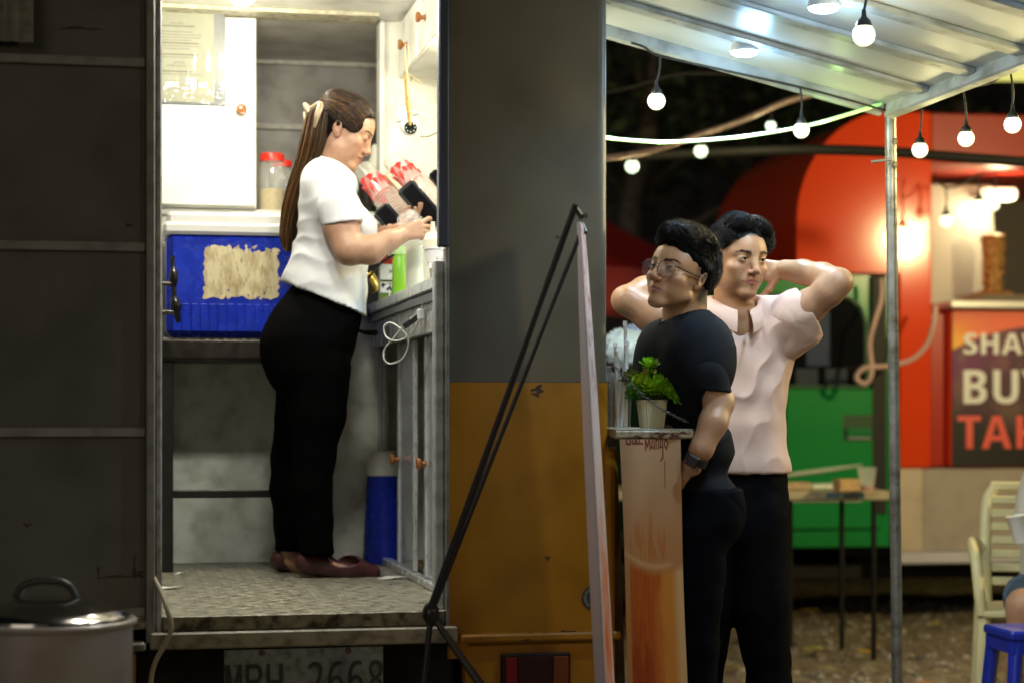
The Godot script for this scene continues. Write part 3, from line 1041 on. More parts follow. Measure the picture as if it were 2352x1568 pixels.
func make_man_black():
	var base := Vector3(0.5047, 0.0009, -5.3)
	var o := thing("person", "man with glasses in a black t-shirt standing beside the potted plant", "person", Transform3D(Basis(), base))
	var f := Transform3D(Basis.from_euler(Vector3(deg_to_rad(-14), deg_to_rad(-45), deg_to_rad(-8.5))).scaled(Vector3.ONE * 0.00955), Vector3(0.4625, 1.5342, -5.3))
	var hs := head_shape(f, 0.93, 0.33, -0.12, 0.95, 0.88)
	hs.frame = Transform3D()
	hs.cap(Vector3(0.483, 1.508, -5.34), Vector3(0.4824, 1.3632, -5.36), 0.06, 0.066, 0.03)
	var d := soup()
	var fade := func(p: Vector3) -> float:
		var side := smoothstep(5.0, 6.5, absf(p.x))
		return clampf(smoothstep(-1.5, 3.0, p.y + 0.4 * (-p.z)) * smoothstep(2.2, 0.5, p.z) * side * 0.75 + smoothstep(-2.5, -5.5, p.z) * smoothstep(-8.0, -5.0, p.y), 0.0, 0.9)
	var skin := skin_color(f, fade, Color(0.49, 0.265, 0.14), Color(0.40, 0.13, 0.10))
	hs.build(0.0025, d, skin, null, base)
	var bare := skin_color(Transform3D(Basis().scaled(Vector3.ONE * 0.01), Vector3(0, 90, 0)), func(_p): return 0.0, Color(0.5, 0.29, 0.175))
	var s := Sdf.new()
	s.chain([[Vector3(0.4824, 1.3632, -5.36), 0.05], [Vector3(0.4879, 1.2111, -5.38), 0.065], [Vector3(0.5043, 0.8698, -5.36), 0.07]], 0.02)
	s.chain([[Vector3(0.514, 1.3114, -5.26), 0.042], [Vector3(0.541, 1.2449, -5.22), 0.043], [Vector3(0.5647, 1.1808, -5.22), 0.0395]], 0.02)
	s.chain([[Vector3(0.5659, 1.1832, -5.22), 0.0395], [Vector3(0.5461, 1.1264, -5.19), 0.0385], [Vector3(0.5128, 1.0559, -5.175), 0.031], [Vector3(0.4845, 1.0035, -5.2), 0.026]], 0.015)
	s.chain([[Vector3(0.455, 1.3375, -5.5), 0.045], [Vector3(0.4646, 1.1752, -5.54), 0.04], [Vector3(0.4425, 1.0125, -5.5), 0.03]], 0.02)
	s.chain([[Vector3(0.4992, 0.85, -5.28), 0.06], [Vector3(0.4968, 0.514, -5.28), 0.05], [Vector3(0.4944, 0.058, -5.28), 0.035]], 0.02)
	s.chain([[Vector3(0.5075, 0.842, -5.42), 0.06], [Vector3(0.4977, 0.4971, -5.42), 0.05], [Vector3(0.4952, 0.029, -5.42), 0.035]], 0.02)
	s.build(0.008, d, bare, null, base)
	var hn := Sdf.new()
	hand(hn, Vector3(0.4845, 1.0035, -5.2), Vector3(-0.85, -0.25, -0.4), Vector3(-0.3, 0.3, 0.9), -1.0, [30, 34, 36, 40], [6, 2, -2, -7], 0.93)
	hn.build(0.0028, d, bare, null, base)
	part("body", soup_mesh(d), mat_skin, o)
	face_details(o, hs, f, Vector3(0.0, -0.12, 1), 0.3, 1.5, base)
	# t-shirt
	var t := Sdf.new()
	var ax := Vector3(0.5, 0, 0.866)
	for q in [[Vector3(0.4784, 1.3599, -5.37), 0.055, 0.10], [Vector3(0.4793, 1.3273, -5.38), 0.072, 0.105], [Vector3(0.4793, 1.2723, -5.38), 0.084, 0.095], [Vector3(0.4835, 1.1745, -5.4), 0.088, 0.07], [Vector3(0.5007, 1.0518, -5.4), 0.092, 0.06], [Vector3(0.5111, 0.8932, -5.38), 0.096, 0.065]]:
		t.cap(q[0] + ax * q[2], q[0] - ax * q[2], q[1], q[1], 0.04)
	t.ell(Vector3(0.4775, 1.3754, -5.36), Vector3(0.082, 0.048, 0.085), 0.05, 0, Vector3(0, 0, 16))
	t.cap(Vector3(0.501, 1.3835, -5.35), Vector3(0.5174, 1.3153, -5.27), 0.046, 0.062, 0.08)
	t.cut(Vector3(0.5043, 0.9185, -5.36), Vector3(0.1, -1, 0), 0.004)
	t.chain([[Vector3(0.5045, 1.3174, -5.26), 0.061], [Vector3(0.5206, 1.257, -5.23), 0.058]], 0.08)
	t.cap(Vector3(0.4867, 1.5262, -5.34), Vector3(0.4766, 1.4394, -5.35), 0.063, 0.0655, 0.006, 1)
	t.build(0.007, d_reset(), flat_color(Color.WHITE), drawn_folds(0.0030, Vector3(-14, 26, 8), Vector3(0.5107, 1.0777, -5.3), Vector3(0.15, 0.14, 0.3), 21), base)
	var sl := Sdf.new()
	sl.chain([[Vector3(0.5083, 1.317, -5.25), 0.059], [Vector3(0.5279, 1.2568, -5.22), 0.059], [Vector3(0.5469, 1.1737, -5.22), 0.06]], 0.02)
	sl.cut(Vector3(0.5434, 1.2105, -5.22), Vector3(-0.1, -1, 0.0), 0.003)
	sl.cap(Vector3(0.5362, 1.2307, -5.22), Vector3(0.5528, 1.1619, -5.22), 0.048, 0.048, 0.002, 1)
	sl.build(0.005, last, flat_color(Color.WHITE), cloth_folds(0.0015, Vector3(6, 4, 6), 23), base)
	var fs := Sdf.new()
	fs.chain([[Vector3(0.455, 1.3312, -5.5), 0.06], [Vector3(0.4261, 1.238, -5.53), 0.06]], 0.02)
	fs.build(0.008, last, flat_color(Color.WHITE), null, base)
	part("t_shirt", soup_mesh(last), mat_black_tee, o)
	var cr := Sh.new()
	var cf := Transform3D(Basis(Vector3.BACK, 0.29), Vector3(0.4754, 1.4163, -5.35) - base)
	var loop := []
	for k in 33: loop.append(cf * Vector3(0.066 * sin(TAU * k / 32), 0.0, 0.064 * cos(TAU * k / 32)))
	cr.tube(loop, 0.0065, 8, false)
	part("neckband", cr, mat_black_tee, o)
	var r := Sdf.new()
	for q in [[Vector3(0.5043, 0.9307, -5.36), 0.085, 0.085], [Vector3(0.5068, 0.8637, -5.36), 0.096, 0.085]]:
		r.cap(q[0] + ax * q[2], q[0] - ax * q[2], q[1], q[1], 0.04)
	r.chain([[Vector3(0.5078, 0.8266, -5.27), 0.088], [Vector3(0.4973, 0.5164, -5.26), 0.07], [Vector3(0.4935, 0.0361, -5.27), 0.062]], 0.02)
	r.chain([[Vector3(0.5094, 0.8162, -5.44), 0.088], [Vector3(0.4977, 0.4971, -5.42), 0.07], [Vector3(0.4924, 0.0146, -5.43), 0.062]], 0.02)
	r.cut(Vector3(0.5043, 0.0268, -5.36), Vector3.DOWN)
	r.cut(Vector3(0.5043, 0.9453, -5.36), Vector3.UP)
	r.build(0.009, d_reset(), flat_color(Color.WHITE), cloth_folds(0.004, Vector3(5, 7, 5), 31), base)
	part("trousers", soup_mesh(last), mat_navy_cloth, o)
	for e in [[Vector3(0.5198, 0.0086, -5.27), Vector3(0.2765, 0.0237, -5.2)], [Vector3(0.5233, -0.0224, -5.43), Vector3(0.2612, -0.0094, -5.37)]]:
		var st := Sdf.new()
		shoe(st, Vector3(e[0].x, 0.0, e[0].z), Vector3(e[1].x, 0.0, e[1].z), 0.046, 0.06)
		st.build(0.007, d_reset(), flat_color(Color.WHITE), null, base)
		part("shoe", soup_mesh(last), mat(Color(0.03, 0.03, 0.03), 0.5), o)
	# hair: short at the sides, brushed up and forward on top
	var hb := Sdf.new()
	hb.frame = f
	hb.ell(Vector3(0, 4.6, -0.7), Vector3(8.2, 9.2, 9.9), 0.0)
	hb.ell(Vector3(0, 10.2, 3.6), Vector3(6.2, 4.0, 5.8), 2.5)
	hb.ell(Vector3(0, 10.6, -3.2), Vector3(7.2, 4.2, 6.6), 2.5)
	hb.cut(Vector3(0, 6.3, 8.2), Vector3(0, -0.88, 0.47), 0.8)
	hb.ell(Vector3(0, 3.6, -5.6), Vector3(7.9, 8.0, 6.8), 1.5)
	var z := FastNoiseLite.new()
	z.frequency = 38.0
	z.fractal_octaves = 3
	hb.build(0.005, d_reset(), flat_color(Color(0.0075, 0.007, 0.0075)), func(p: Vector3, n: Vector3) -> Vector3: return n * 0.007 * z.get_noise_3dv(p), base)
	var hair := part("hair", soup_mesh(last), mat_hair_base, o)
	part("strands", short_hair(hb, f, base, 2800, func(p): return p.y > 5.5 + 0.25 * p.z or (p.z < -4.0 and p.y > 0.0), func(p): return Vector3(p.x * 0.05, 0.5, 0.9) if p.y > 6.0 and p.z > -5.0 else Vector3(p.x * 0.05, -0.9, -0.2), Vector2(2.0, 3.8), 0.0012, 0.010, 41), mat_hair, hair)
	# glasses
	var g := Sh.new()
	var fo := Transform3D(f.basis, f.origin - base)
	for x: float in [-1.0, 1.0]:
		var rim := []
		for k in 33:
			var an := TAU * k / 32
			var c8 := pow(absf(cos(an)), 0.75) * signf(cos(an))
			var s8 := pow(absf(sin(an)), 0.75) * signf(sin(an))
			rim.append(fo * Vector3(3.55 * x + 2.75 * c8 * (1.0 + 0.1 * s8), -0.9 + 2.35 * s8, 10.1 - 0.5 * absf(c8 + x)))
		g.tube(rim, 0.0008, 6, false)
		g.tube([fo * Vector3(6.3 * x, 0.2, 9.6), fo * Vector3(6.9 * x, 0.2, 8.8), fo * Vector3(7.5 * x, 0.1, 3.0), fo * Vector3(7.6 * x, 0.2, -1.4), fo * Vector3(7.5 * x, -1.8, -3.0)], 0.0017, 6)
		var ln := Sh.new()
		for k in 32:
			ln.tri(fo * Vector3(3.55 * x, -0.9, 10.0), rim[k], rim[k + 1], fo.basis.z.normalized(), fo.basis.z.normalized(), fo.basis.z.normalized())
		part("lens", ln, pane(Color(0.8, 0.75, 0.95), 0.06, 0.03), o)
	g.tube([fo * Vector3(-0.85, 0.1, 10.1), fo * Vector3(0, 0.4, 10.5), fo * Vector3(0.85, 0.1, 10.1)], 0.0008, 6)
	part("glasses_frame", g, mat(Color(0.02, 0.02, 0.025), 0.3, 0.8), o)
	var wt := Sh.new()
	var wr := along(Vector3(0.4984, 1.0278, -5.172) - base, Vector3(0.4874, 1.004, -5.18) - base)
	wt.lathe([Vector2(0.028, -0.011), Vector2(0.0325, -0.011), Vector2(0.0325, 0.011), Vector2(0.028, 0.011)], 28, wr)
	wt.box(Vector3(-0.016, -0.016, 0.03), Vector3(0.016, 0.016, 0.041), 0.004, wr.rotated_local(Vector3.UP, 0.3))
	part("wristwatch", wt, mat(Color(0.012, 0.012, 0.014), 0.35), o)

func make_man_pink():
	var base := Vector3(0.6659, -0.0004, -5.7)
	var o := thing("person", "smiling man in a pale pink polo shirt with both hands behind his head", "person", Transform3D(Basis(), base))
	var f := Transform3D(Basis.from_euler(Vector3(deg_to_rad(3), deg_to_rad(27), deg_to_rad(-2))).scaled(Vector3.ONE * 0.00985), Vector3(0.6736, 1.6073, -5.7))
	var hs := head_shape(f, 0.96, 0.37, 0.42, 0.95, 0.92)
	hs.frame = Transform3D()
	hs.cap(Vector3(0.6694, 1.5667, -5.73), Vector3(0.6665, 1.4244, -5.75), 0.06, 0.066, 0.03)
	hs.ell(Vector3(0.6814, 1.4195, -5.7), Vector3(0.05, 0.06, 0.03), 0.03)
	var d := soup()
	var skin := skin_color(f, func(p): return smoothstep(6.6, 7.8, p.y + 0.10 * absf(p.x)) + smoothstep(-2.5, -4.5, p.z) * smoothstep(-7.0, -4.0, p.y), Color(0.42, 0.22, 0.115), Color(0.42, 0.12, 0.105))
	hs.build(0.0025, d, skin, null, base)
	var bare := skin_color(Transform3D(Basis().scaled(Vector3.ONE * 0.01), Vector3(0, 90, 0)), func(_p): return 0.0, Color(0.40, 0.215, 0.12))
	var s := Sdf.new()
	s.chain([[Vector3(0.6665, 1.4244, -5.75), 0.05], [Vector3(0.6663, 1.2155, -5.76), 0.07], [Vector3(0.6663, 0.8882, -5.76), 0.075]], 0.02)
	s.chain([[Vector3(0.7982, 1.423, -5.72), 0.054], [Vector3(0.8734, 1.4626, -5.66), 0.050], [Vector3(0.9311, 1.5089, -5.62), 0.043], [Vector3(0.9588, 1.5351, -5.61), 0.039]], 0.02)
	s.chain([[Vector3(0.9562, 1.5351, -5.61), 0.0415], [Vector3(0.9217, 1.5553, -5.68), 0.041], [Vector3(0.8727, 1.574, -5.74), 0.036], [Vector3(0.8252, 1.585, -5.8), 0.031]], 0.015)
	s.chain([[Vector3(0.5205, 1.4109, -5.74), 0.056], [Vector3(0.4212, 1.4425, -5.72), 0.052], [Vector3(0.3406, 1.488, -5.72), 0.042]], 0.02)
	s.chain([[Vector3(0.3406, 1.4893, -5.72), 0.042], [Vector3(0.4007, 1.5217, -5.8), 0.042], [Vector3(0.5149, 1.559, -5.9), 0.034], [Vector3(0.6004, 1.5895, -5.95), 0.028]], 0.015)
	s.chain([[Vector3(0.7292, 0.85, -5.74), 0.065], [Vector3(0.7449, 0.564, -5.73), 0.055], [Vector3(0.7723, 0.0411, -5.74), 0.035]], 0.02)
	s.chain([[Vector3(0.6074, 0.8489, -5.76), 0.065], [Vector3(0.5822, 0.5599, -5.77), 0.055], [Vector3(0.5655, 0.0295, -5.8), 0.035]], 0.02)
	s.build(0.008, d, bare, null, base)
	for k in 2:
		var hn := Sdf.new()
		if k == 0: hand(hn, Vector3(0.8225, 1.585, -5.8), Vector3(-0.86, 0.03, -0.42), Vector3(0.3, 0.2, 0.93), -1.0, [16, 18, 20, 22], [8, 2, -3, -9], 1.08, 55.0)
		else: hand(hn, Vector3(0.6004, 1.5895, -5.95), Vector3(0.95, 0.05, -0.1), Vector3(0.0, 0.1, -1.0), 1.0, [14, 16, 18, 20], [8, 2, -3, -9], 0.97)
		hn.build(0.003, d, bare, null, base)
	part("body", soup_mesh(d), mat_skin, o)
	face_details(o, hs, f, Vector3(0.38, 0.0, 1), 0.36, 1.7, base)
	var t := Sdf.new()
	for q in [[Vector3(0.5616, 1.4275, -5.76), Vector3(0.7776, 1.4275, -5.76), 0.058], [Vector3(0.5655, 1.3791, -5.76), Vector3(0.7711, 1.3791, -5.76), 0.082], [Vector3(0.5747, 1.3071, -5.76), Vector3(0.7488, 1.3071, -5.76), 0.098], [Vector3(0.5878, 1.2155, -5.76), Vector3(0.7292, 1.2155, -5.76), 0.102], [Vector3(0.5917, 1.1107, -5.76), Vector3(0.7148, 1.1107, -5.76), 0.108], [Vector3(0.5917, 1.006, -5.76), Vector3(0.7226, 1.006, -5.76), 0.112], [Vector3(0.5943, 0.9405, -5.76), Vector3(0.7226, 0.9405, -5.76), 0.112]]:
		t.cap(q[0], q[1], q[2], q[2], 0.04)
	t.cap(Vector3(0.6216, 1.4713, -5.77), Vector3(0.556, 1.4319, -5.77), 0.035, 0.055, 0.04)
	t.cap(Vector3(0.7331, 1.4713, -5.77), Vector3(0.7959, 1.4401, -5.75), 0.035, 0.06, 0.04)
	t.cut(Vector3(0.6663, 0.972, -5.76), Vector3(0, -1, 0), 0.004)
	t.chain([[Vector3(0.7866, 1.417, -5.73), 0.070], [Vector3(0.8369, 1.4272, -5.7), 0.072]], 0.05)
	t.cap(Vector3(0.6705, 1.5544, -5.74), Vector3(0.6679, 1.4683, -5.74), 0.066, 0.066, 0.006, 1)
	t.ell(Vector3(0.6788, 1.4317, -5.635), Vector3(0.019, 0.055, 0.07), 0.01, 1, Vector3(0, 0, -6))
	t.build(0.006, d_reset(), flat_color(Color.WHITE), drawn_folds(0.0045, Vector3(24, -11, 6), Vector3(0.7178, 1.2656, -5.65), Vector3(0.14, 0.2, 0.3), 15), base)
	for k in 2:
		var sl := Sdf.new()
		if k == 0:
			sl.chain([[Vector3(0.7866, 1.417, -5.73), 0.068], [Vector3(0.8457, 1.4448, -5.69), 0.068], [Vector3(0.9297, 1.489, -5.65), 0.066]], 0.03)
			sl.chain([[Vector3(0.7945, 1.3457, -5.74), 0.06], [Vector3(0.8731, 1.3935, -5.7), 0.05]], 0.04)
			sl.cut(Vector3(0.884, 1.4528, -5.67), Vector3(0.86, 0.5, 0.05), 0.003)
			sl.cap(Vector3(0.8685, 1.4567, -5.67), Vector3(0.9776, 1.5108, -5.63), 0.055, 0.055, 0.003, 1)
		else:
			sl.chain([[Vector3(0.542, 1.4144, -5.76), 0.072], [Vector3(0.4618, 1.424, -5.74), 0.075]], 0.03)
			sl.cut(Vector3(0.4683, 1.4266, -5.74), Vector3(-0.95, -0.2, 0.0), 0.003)
		sl.build(0.0045, last, flat_color(Color.WHITE), cloth_folds(0.002, Vector3(12, 9, 12), 17), base)
	part("polo_shirt", soup_mesh(last), mat_pink_cloth, o)
	part("collar", polo_collar(Vector3(0.6686, 1.4641, -5.735) - base, 12, 0.066, 0.072, 0.032, 0.034, 14, 0.03, Vector3(12, 0, 0)), mat_pink_cloth, o)
	var pk := Sh.new()
	pk.tube([Vector3(0.6946, 1.3841, -5.66) - base, Vector3(0.6903, 1.3827, -5.625) - base], 0.0045, 12)
	part("button", pk, mat(Color(0.5, 0.38, 0.32), 0.3), o)
	var r := Sdf.new()
	for q in [[Vector3(0.6074, 0.9602, -5.76), Vector3(0.7252, 0.9602, -5.76), 0.1], [Vector3(0.61, 0.8882, -5.76), Vector3(0.7226, 0.8882, -5.76), 0.108]]:
		r.cap(q[0], q[1], q[2], q[2], 0.04)
	r.chain([[Vector3(0.7253, 0.8369, -5.74), 0.105], [Vector3(0.7423, 0.577, -5.73), 0.086], [Vector3(0.7723, 0.3438, -5.74), 0.066], [Vector3(0.7802, 0.0242, -5.76), 0.068]], 0.02)
	r.chain([[Vector3(0.6074, 0.8358, -5.76), 0.105], [Vector3(0.5849, 0.573, -5.77), 0.085], [Vector3(0.5649, 0.3382, -5.78), 0.066], [Vector3(0.5615, 0.0164, -5.8), 0.068]], 0.02)
	r.cut(Vector3(0.6729, 0.0216, -5.76), Vector3.DOWN)
	r.cut(Vector3(0.6729, 0.9798, -5.76), Vector3.UP)
	r.build(0.009, d_reset(), flat_color(Color.WHITE), cloth_folds(0.0045, Vector3(5, 7, 5), 33), base)
	part("trousers", soup_mesh(last), mat_dark_cloth, o)
	for e in [[Vector3(0.7856, -0.0232, -5.8), Vector3(0.7644, 0.0274, -5.55)], [Vector3(0.5654, -0.0313, -5.84), Vector3(0.5269, 0.0173, -5.6)]]:
		var st := Sdf.new()
		shoe(st, Vector3(e[0].x, 0.0, e[0].z), Vector3(e[1].x, 0.0, e[1].z), 0.046, 0.06)
		st.build(0.007, d_reset(), flat_color(Color.WHITE), null, base)
		part("shoe", soup_mesh(last), mat(Color(0.3, 0.3, 0.3), 0.5), o)
	# hair parted near the middle, full and wavy at both sides
	var hb := Sdf.new()
	hb.frame = f
	hb.ell(Vector3(0, 4.2, -1.2), Vector3(7.9, 8.9, 9.2), 0.0)
	hb.ell(Vector3(-3.6, 10.3, 3.4), Vector3(4.8, 3.5, 5.2), 1.0, 0, Vector3(0, 0, 18))
	hb.ell(Vector3(4.4, 9.2, 3.8), Vector3(4.1, 3.2, 4.9), 1.0, 0, Vector3(0, 0, -30))
	hb.ell(Vector3(0.6, 10.2, 2.2), Vector3(4.2, 3.0, 5.4), 1.5)
	hb.cut(Vector3(0, 7.2, 8.0), Vector3(0, -0.93, 0.36), 0.6)
	hb.ell(Vector3(6.9, 6.4, 3.4), Vector3(2.1, 3.6, 3.4), 1.0, 0, Vector3(0, 0, 12))
	hb.ell(Vector3(-6.6, 6.6, 2.6), Vector3(1.9, 3.4, 3.6), 1.0, 0, Vector3(0, 0, -12))
	hb.ell(Vector3(0, 2.0, -5.4), Vector3(7.8, 8.6, 6.0), 1.5)
	var z := FastNoiseLite.new()
	z.frequency = 32.0
	z.fractal_octaves = 3
	hb.build(0.005, d_reset(), flat_color(Color(0.0075, 0.007, 0.0075)), func(p: Vector3, n: Vector3) -> Vector3: return n * 0.004 * z.get_noise_3dv(p), base)
	var hair := part("hair", soup_mesh(last), mat_hair_base, o)
	part("strands", short_hair(hb, f, base, 3600, func(p): return p.y > 6.5 or (absf(p.x) > 5.6 and p.y > 2.5 and p.z < 5.5), func(p): return Vector3(signf(p.x + 0.6) * 0.9, -0.25 - 0.08 * absf(p.x), -0.35), Vector2(3.0, 5.5), 0.0012, 0.009, 43), mat_hair, hair)

var last := {}
func d_reset() -> Dictionary:
	last = soup()
	return last

var mat_skin: StandardMaterial3D
var mat_hair: StandardMaterial3D
var mat_hair_base: StandardMaterial3D
var mat_white_cloth: StandardMaterial3D
var mat_pink_cloth: StandardMaterial3D
var mat_black_cloth: StandardMaterial3D
var mat_black_tee: StandardMaterial3D
var mat_navy_cloth: StandardMaterial3D
var mat_dark_cloth: StandardMaterial3D
func cloth(c: Color) -> StandardMaterial3D:
	var m := mat(c, 0.9)
	if not tex_cache.has("weave"): tex_cache["weave"] = noise_tex(0.25, [], 7, 256, true, 2)
	m.normal_enabled = true
	m.normal_texture = tex_cache["weave"]
	m.normal_scale = 0.5
	m.uv1_triplanar = true
	m.uv1_scale = Vector3.ONE * 14.0
	if c.g > 0.1:
		m.rim_enabled = true
		m.rim = 0.25
	else:
		m.metallic_specular = 0.16
	return m
func people_materials():
	mat_skin = painted(0.43)
	tex_cache["pores"] = noise_tex(0.12, [], 19, 256, true, 4)
	mat_skin.normal_enabled = true
	mat_skin.normal_texture = tex_cache["pores"]
	mat_skin.normal_scale = 0.28
	mat_skin.uv1_triplanar = true
	mat_skin.uv1_scale = Vector3.ONE * 9.0
	mat_skin.subsurf_scatter_enabled = true
	mat_skin.subsurf_scatter_strength = 0.12
	mat_hair = painted(0.42)
	mat_hair.metallic_specular = 0.42
	mat_hair_base = painted(0.8)
	mat_hair_base.metallic_specular = 0.15
	mat_white_cloth = cloth(Color(0.74, 0.75, 0.78))
	mat_pink_cloth = cloth(Color(0.68, 0.47, 0.39))
	mat_black_cloth = cloth(Color(0.0016, 0.0016, 0.0018))
	mat_black_tee = cloth(Color(0.008, 0.010, 0.014))
	mat_black_tee.metallic_specular = 0.28
	mat_navy_cloth = cloth(Color(0.003, 0.004, 0.007))
	mat_dark_cloth = cloth(Color(0.0045, 0.0045, 0.0055))

# ---------------------------------------------------------------- the truck; x across, y up, z = 0 at its rear, inside is negative
func bx(lo: Vector3, hi: Vector3, bevel := 0.003) -> Sh:
	var s := Sh.new()
	s.box(lo, hi, bevel)
	return s

func build_truck():
	var o := thing("food_truck", "grey and yellow food truck seen from behind with its rear doorway open", "truck", truck)
	var dark := worn(Color(0.10, 0.096, 0.083), 0.55, 0.0, 0.28, 0.5, 0.02)
	var frame := worn(Color(0.23, 0.22, 0.20), 0.5, 0.0, 0.35, 1.5, 0.1)
	var grey := worn(Color(0.108, 0.097, 0.072), 0.5, 0.0, 0.25, 0.5, 0.015)
	var yellow := worn(Color(0.36, 0.155, 0.006), 0.42, 0.0, 0.25, 0.6, 0.015)
	var white := worn(Color(0.78, 0.78, 0.74), 0.45, 0.0, 0.25, 0.8, 0.05)
	var steel := worn(Color(0.42, 0.43, 0.43), 0.4, 0.5, 0.5, 2.0, 0.15)
	# left rear panel with its cross rails and door post
	part("rear_panel", bx(Vector3(-0.9, 0.6, -0.05), Vector3(-0.404, 2.75, -0.022)), dark, o)
	for y in [0.64, 1.103, 1.578, 2.053, 2.52]:
		part("rail", bx(Vector3(-0.9, y - 0.012, -0.022), Vector3(-0.405, y + 0.012, -0.008), 0.003), frame, o)
	part("door_post", bx(Vector3(-0.404, 0.56, -0.05), Vector3(-0.381, 2.75, 0.004), 0.004), frame, o)
	part("door_post", bx(Vector3(-0.381, 0.56, -0.06), Vector3(-0.364, 2.75, -0.004), 0.004), worn(Color(0.40, 0.40, 0.41), 0.45, 0.2, 0.6, 3.0), o)
	# right rear panel: grey above, yellow below, rounded into the side
	for e in [[1.235, 2.75, 0.822, grey, "rear_panel"], [0.5, 1.234, 0.826, yellow, "yellow_panel"]]:
		var poly := PackedVector2Array([Vector2(0.386, 0.02), Vector2(0.386, 0.0)])
		for k in 7:
			var an := PI / 2 * k / 6
			poly.append(Vector2(e[2] - 0.03 + 0.03 * sin(an), -0.03 + 0.03 * cos(an)))
		poly.append_array([Vector2(e[2], -0.2), Vector2(e[2] - 0.02, -0.2), Vector2(e[2] - 0.02, -0.03), Vector2(0.40, -0.03)])
		poly[0] = Vector2(0.386, -0.03)
		poly.remove_at(poly.size() - 1)
		var sh := Sh.new()
		# the plan is drawn in x, z; turned so that it rises along y
		sh.prism(poly, -e[0], -e[1], Transform3D(Basis(Vector3(1, 0, 0), Vector3(0, 0, 1), Vector3(0, -1, 0)), Vector3.ZERO), true)
		part(e[4], sh, e[3], o)
	var hip := Sh.new()
	hip.box(Vector3(0.80, 0.40, -2.6), Vector3(0.852, 1.06, 0.0), 0.02)
	part("side_skirt", hip, yellow, o)
	part("side_wall", bx(Vector3(0.80, 1.07, -2.6), Vector3(0.821, 1.5, -0.201)), grey, o)
	part("side_wall", bx(Vector3(0.80, 2.32, -2.6), Vector3(0.821, 2.75, -0.201)), grey, o)
	part("side_wall", bx(Vector3(0.80, 1.5, -2.6), Vector3(0.821, 2.32, -1.62)), grey, o)
	part("door_trim", bx(Vector3(0.357, 1.592, -0.03), Vector3(0.385, 2.75, 0.006), 0.004), mat(Color(0.035, 0.043, 0.075), 0.35), o)
	part("door_jamb", bx(Vector3(0.378, 0.56, -0.05), Vector3(0.3855, 1.592, 0.003), 0.002), worn(Color(0.32, 0.34, 0.33), 0.4, 0.3, 0.5, 3.0), o)
	part("door_jamb", bx(Vector3(0.352, 0.585, -0.075), Vector3(0.3775, 1.56, -0.03), 0.004), worn(Color(0.62, 0.65, 0.68), 0.4, 0.0, 0.3, 3.0), o)
	# floor of tread plate, its lip and the sill below
	part("floor", bx(Vector3(-0.80, 0.595, -2.5), Vector3(0.80, 0.6285, -0.012), 0.002), speckled(), o)
	var tread := Sh.new()
	for j in 58:
		for i in 29:
			var a := PI / 4 if (i + j) % 2 == 0 else -PI / 4
			var c := Vector3(-0.358 + 0.0272 * i + (0.0 if j % 2 == 0 else 0.004), 0.6283, -0.022 - 0.0272 * j)
			if c.x > 0.425 or c.z < -1.6: continue
			var u := Vector3(cos(a), 0, sin(a)) * 0.0115
			var w := Vector3(-sin(a), 0, cos(a)) * 0.0038
			var top := c + Vector3(0, 0.0011, 0)
			for q in [[c - u, c + w], [c + w, c + u], [c + u, c - w], [c - w, c - u]]:
				var n0: Vector3 = ((q[0] + q[1]) / 2 - c).normalized() * 0.5 + Vector3.UP
				tread.tri(q[0], q[1], top, n0.normalized(), n0.normalized(), n0.normalized())
	part("tread", tread, speckled(), o).set_meta("kind", "stuff")
	part("floor_lip", bx(Vector3(-0.362, 0.59, -0.012), Vector3(0.372, 0.6295, 0.004), 0.003), worn(Color(0.24, 0.22, 0.15), 0.5, 0.2, 0.9, 3.0, 0.2, Color(0.12, 0.08, 0.05)), o)
	part("sill", bx(Vector3(-0.395, 0.545, -0.12), Vector3(0.405, 0.588, 0.022), 0.004), worn(Color(0.28, 0.26, 0.19), 0.55, 0.0, 0.55, 2.5, 0.1, Color(0.18, 0.13, 0.08)), o)
	part("rear_ledge", bx(Vector3(0.415, 0.544, -0.03), Vector3(0.853, 0.566, 0.03), 0.008), yellow, o)
	part("rear_skirt", bx(Vector3(0.43, 0.25, -0.06), Vector3(0.84, 0.543, 0.006), 0.01), yellow, o)
	part("rear_skirt", bx(Vector3(-0.87, 0.25, -0.06), Vector3(-0.43, 0.543, 0.006), 0.01), yellow, o)
	part("rear_ledge", bx(Vector3(-0.87, 0.544, -0.03), Vector3(-0.405, 0.566, 0.03), 0.008), worn(Color(0.3, 0.28, 0.24), 0.5, 0.1, 0.7, 3.0), o)
	for s: float in [1.0, -1.0]:
		var tl := part("tail_light", bx(Vector3(0.5, 0.40, 0.006), Vector3(0.69, 0.512, 0.022), 0.01), mat(Color(0.015, 0.006, 0.005), 0.25), o, Transform3D(Basis(), Vector3(0.022 if s > 0 else -1.18, 0, 0)))
		part("lens", bx(Vector3(0.512, 0.405, 0.02), Vector3(0.543, 0.503, 0.026), 0.004), mat(Color(0.18, 0.006, 0.004), 0.2), tl)
		part("lens", bx(Vector3(0.545, 0.405, 0.02), Vector3(0.64, 0.503, 0.025), 0.004), mat(Color(0.03, 0.004, 0.003), 0.2), tl)
		part("lens", bx(Vector3(0.642, 0.405, 0.02), Vector3(0.683, 0.503, 0.026), 0.004), mat(Color(0.16, 0.035, 0.006), 0.2), tl)
	# number plate
	var plate := part("number_plate", bx(Vector3(-0.207, 0.402, 0.012), Vector3(0.207, 0.54, 0.016), 0.006), worn(Color(0.22, 0.24, 0.24), 0.4, 0.2, 0.5, 4.0), o)
	var ink := mat(Color(0.02, 0.022, 0.025), 0.5)
	part("plate_letters", letters("MBH 2668", 0.074, 0.004, "Droid Sans Mono", true), ink, plate, Transform3D(Basis().scaled(Vector3(0.845, 1.32, 1.0)), Vector3(0.002, 0.452, 0.018)))
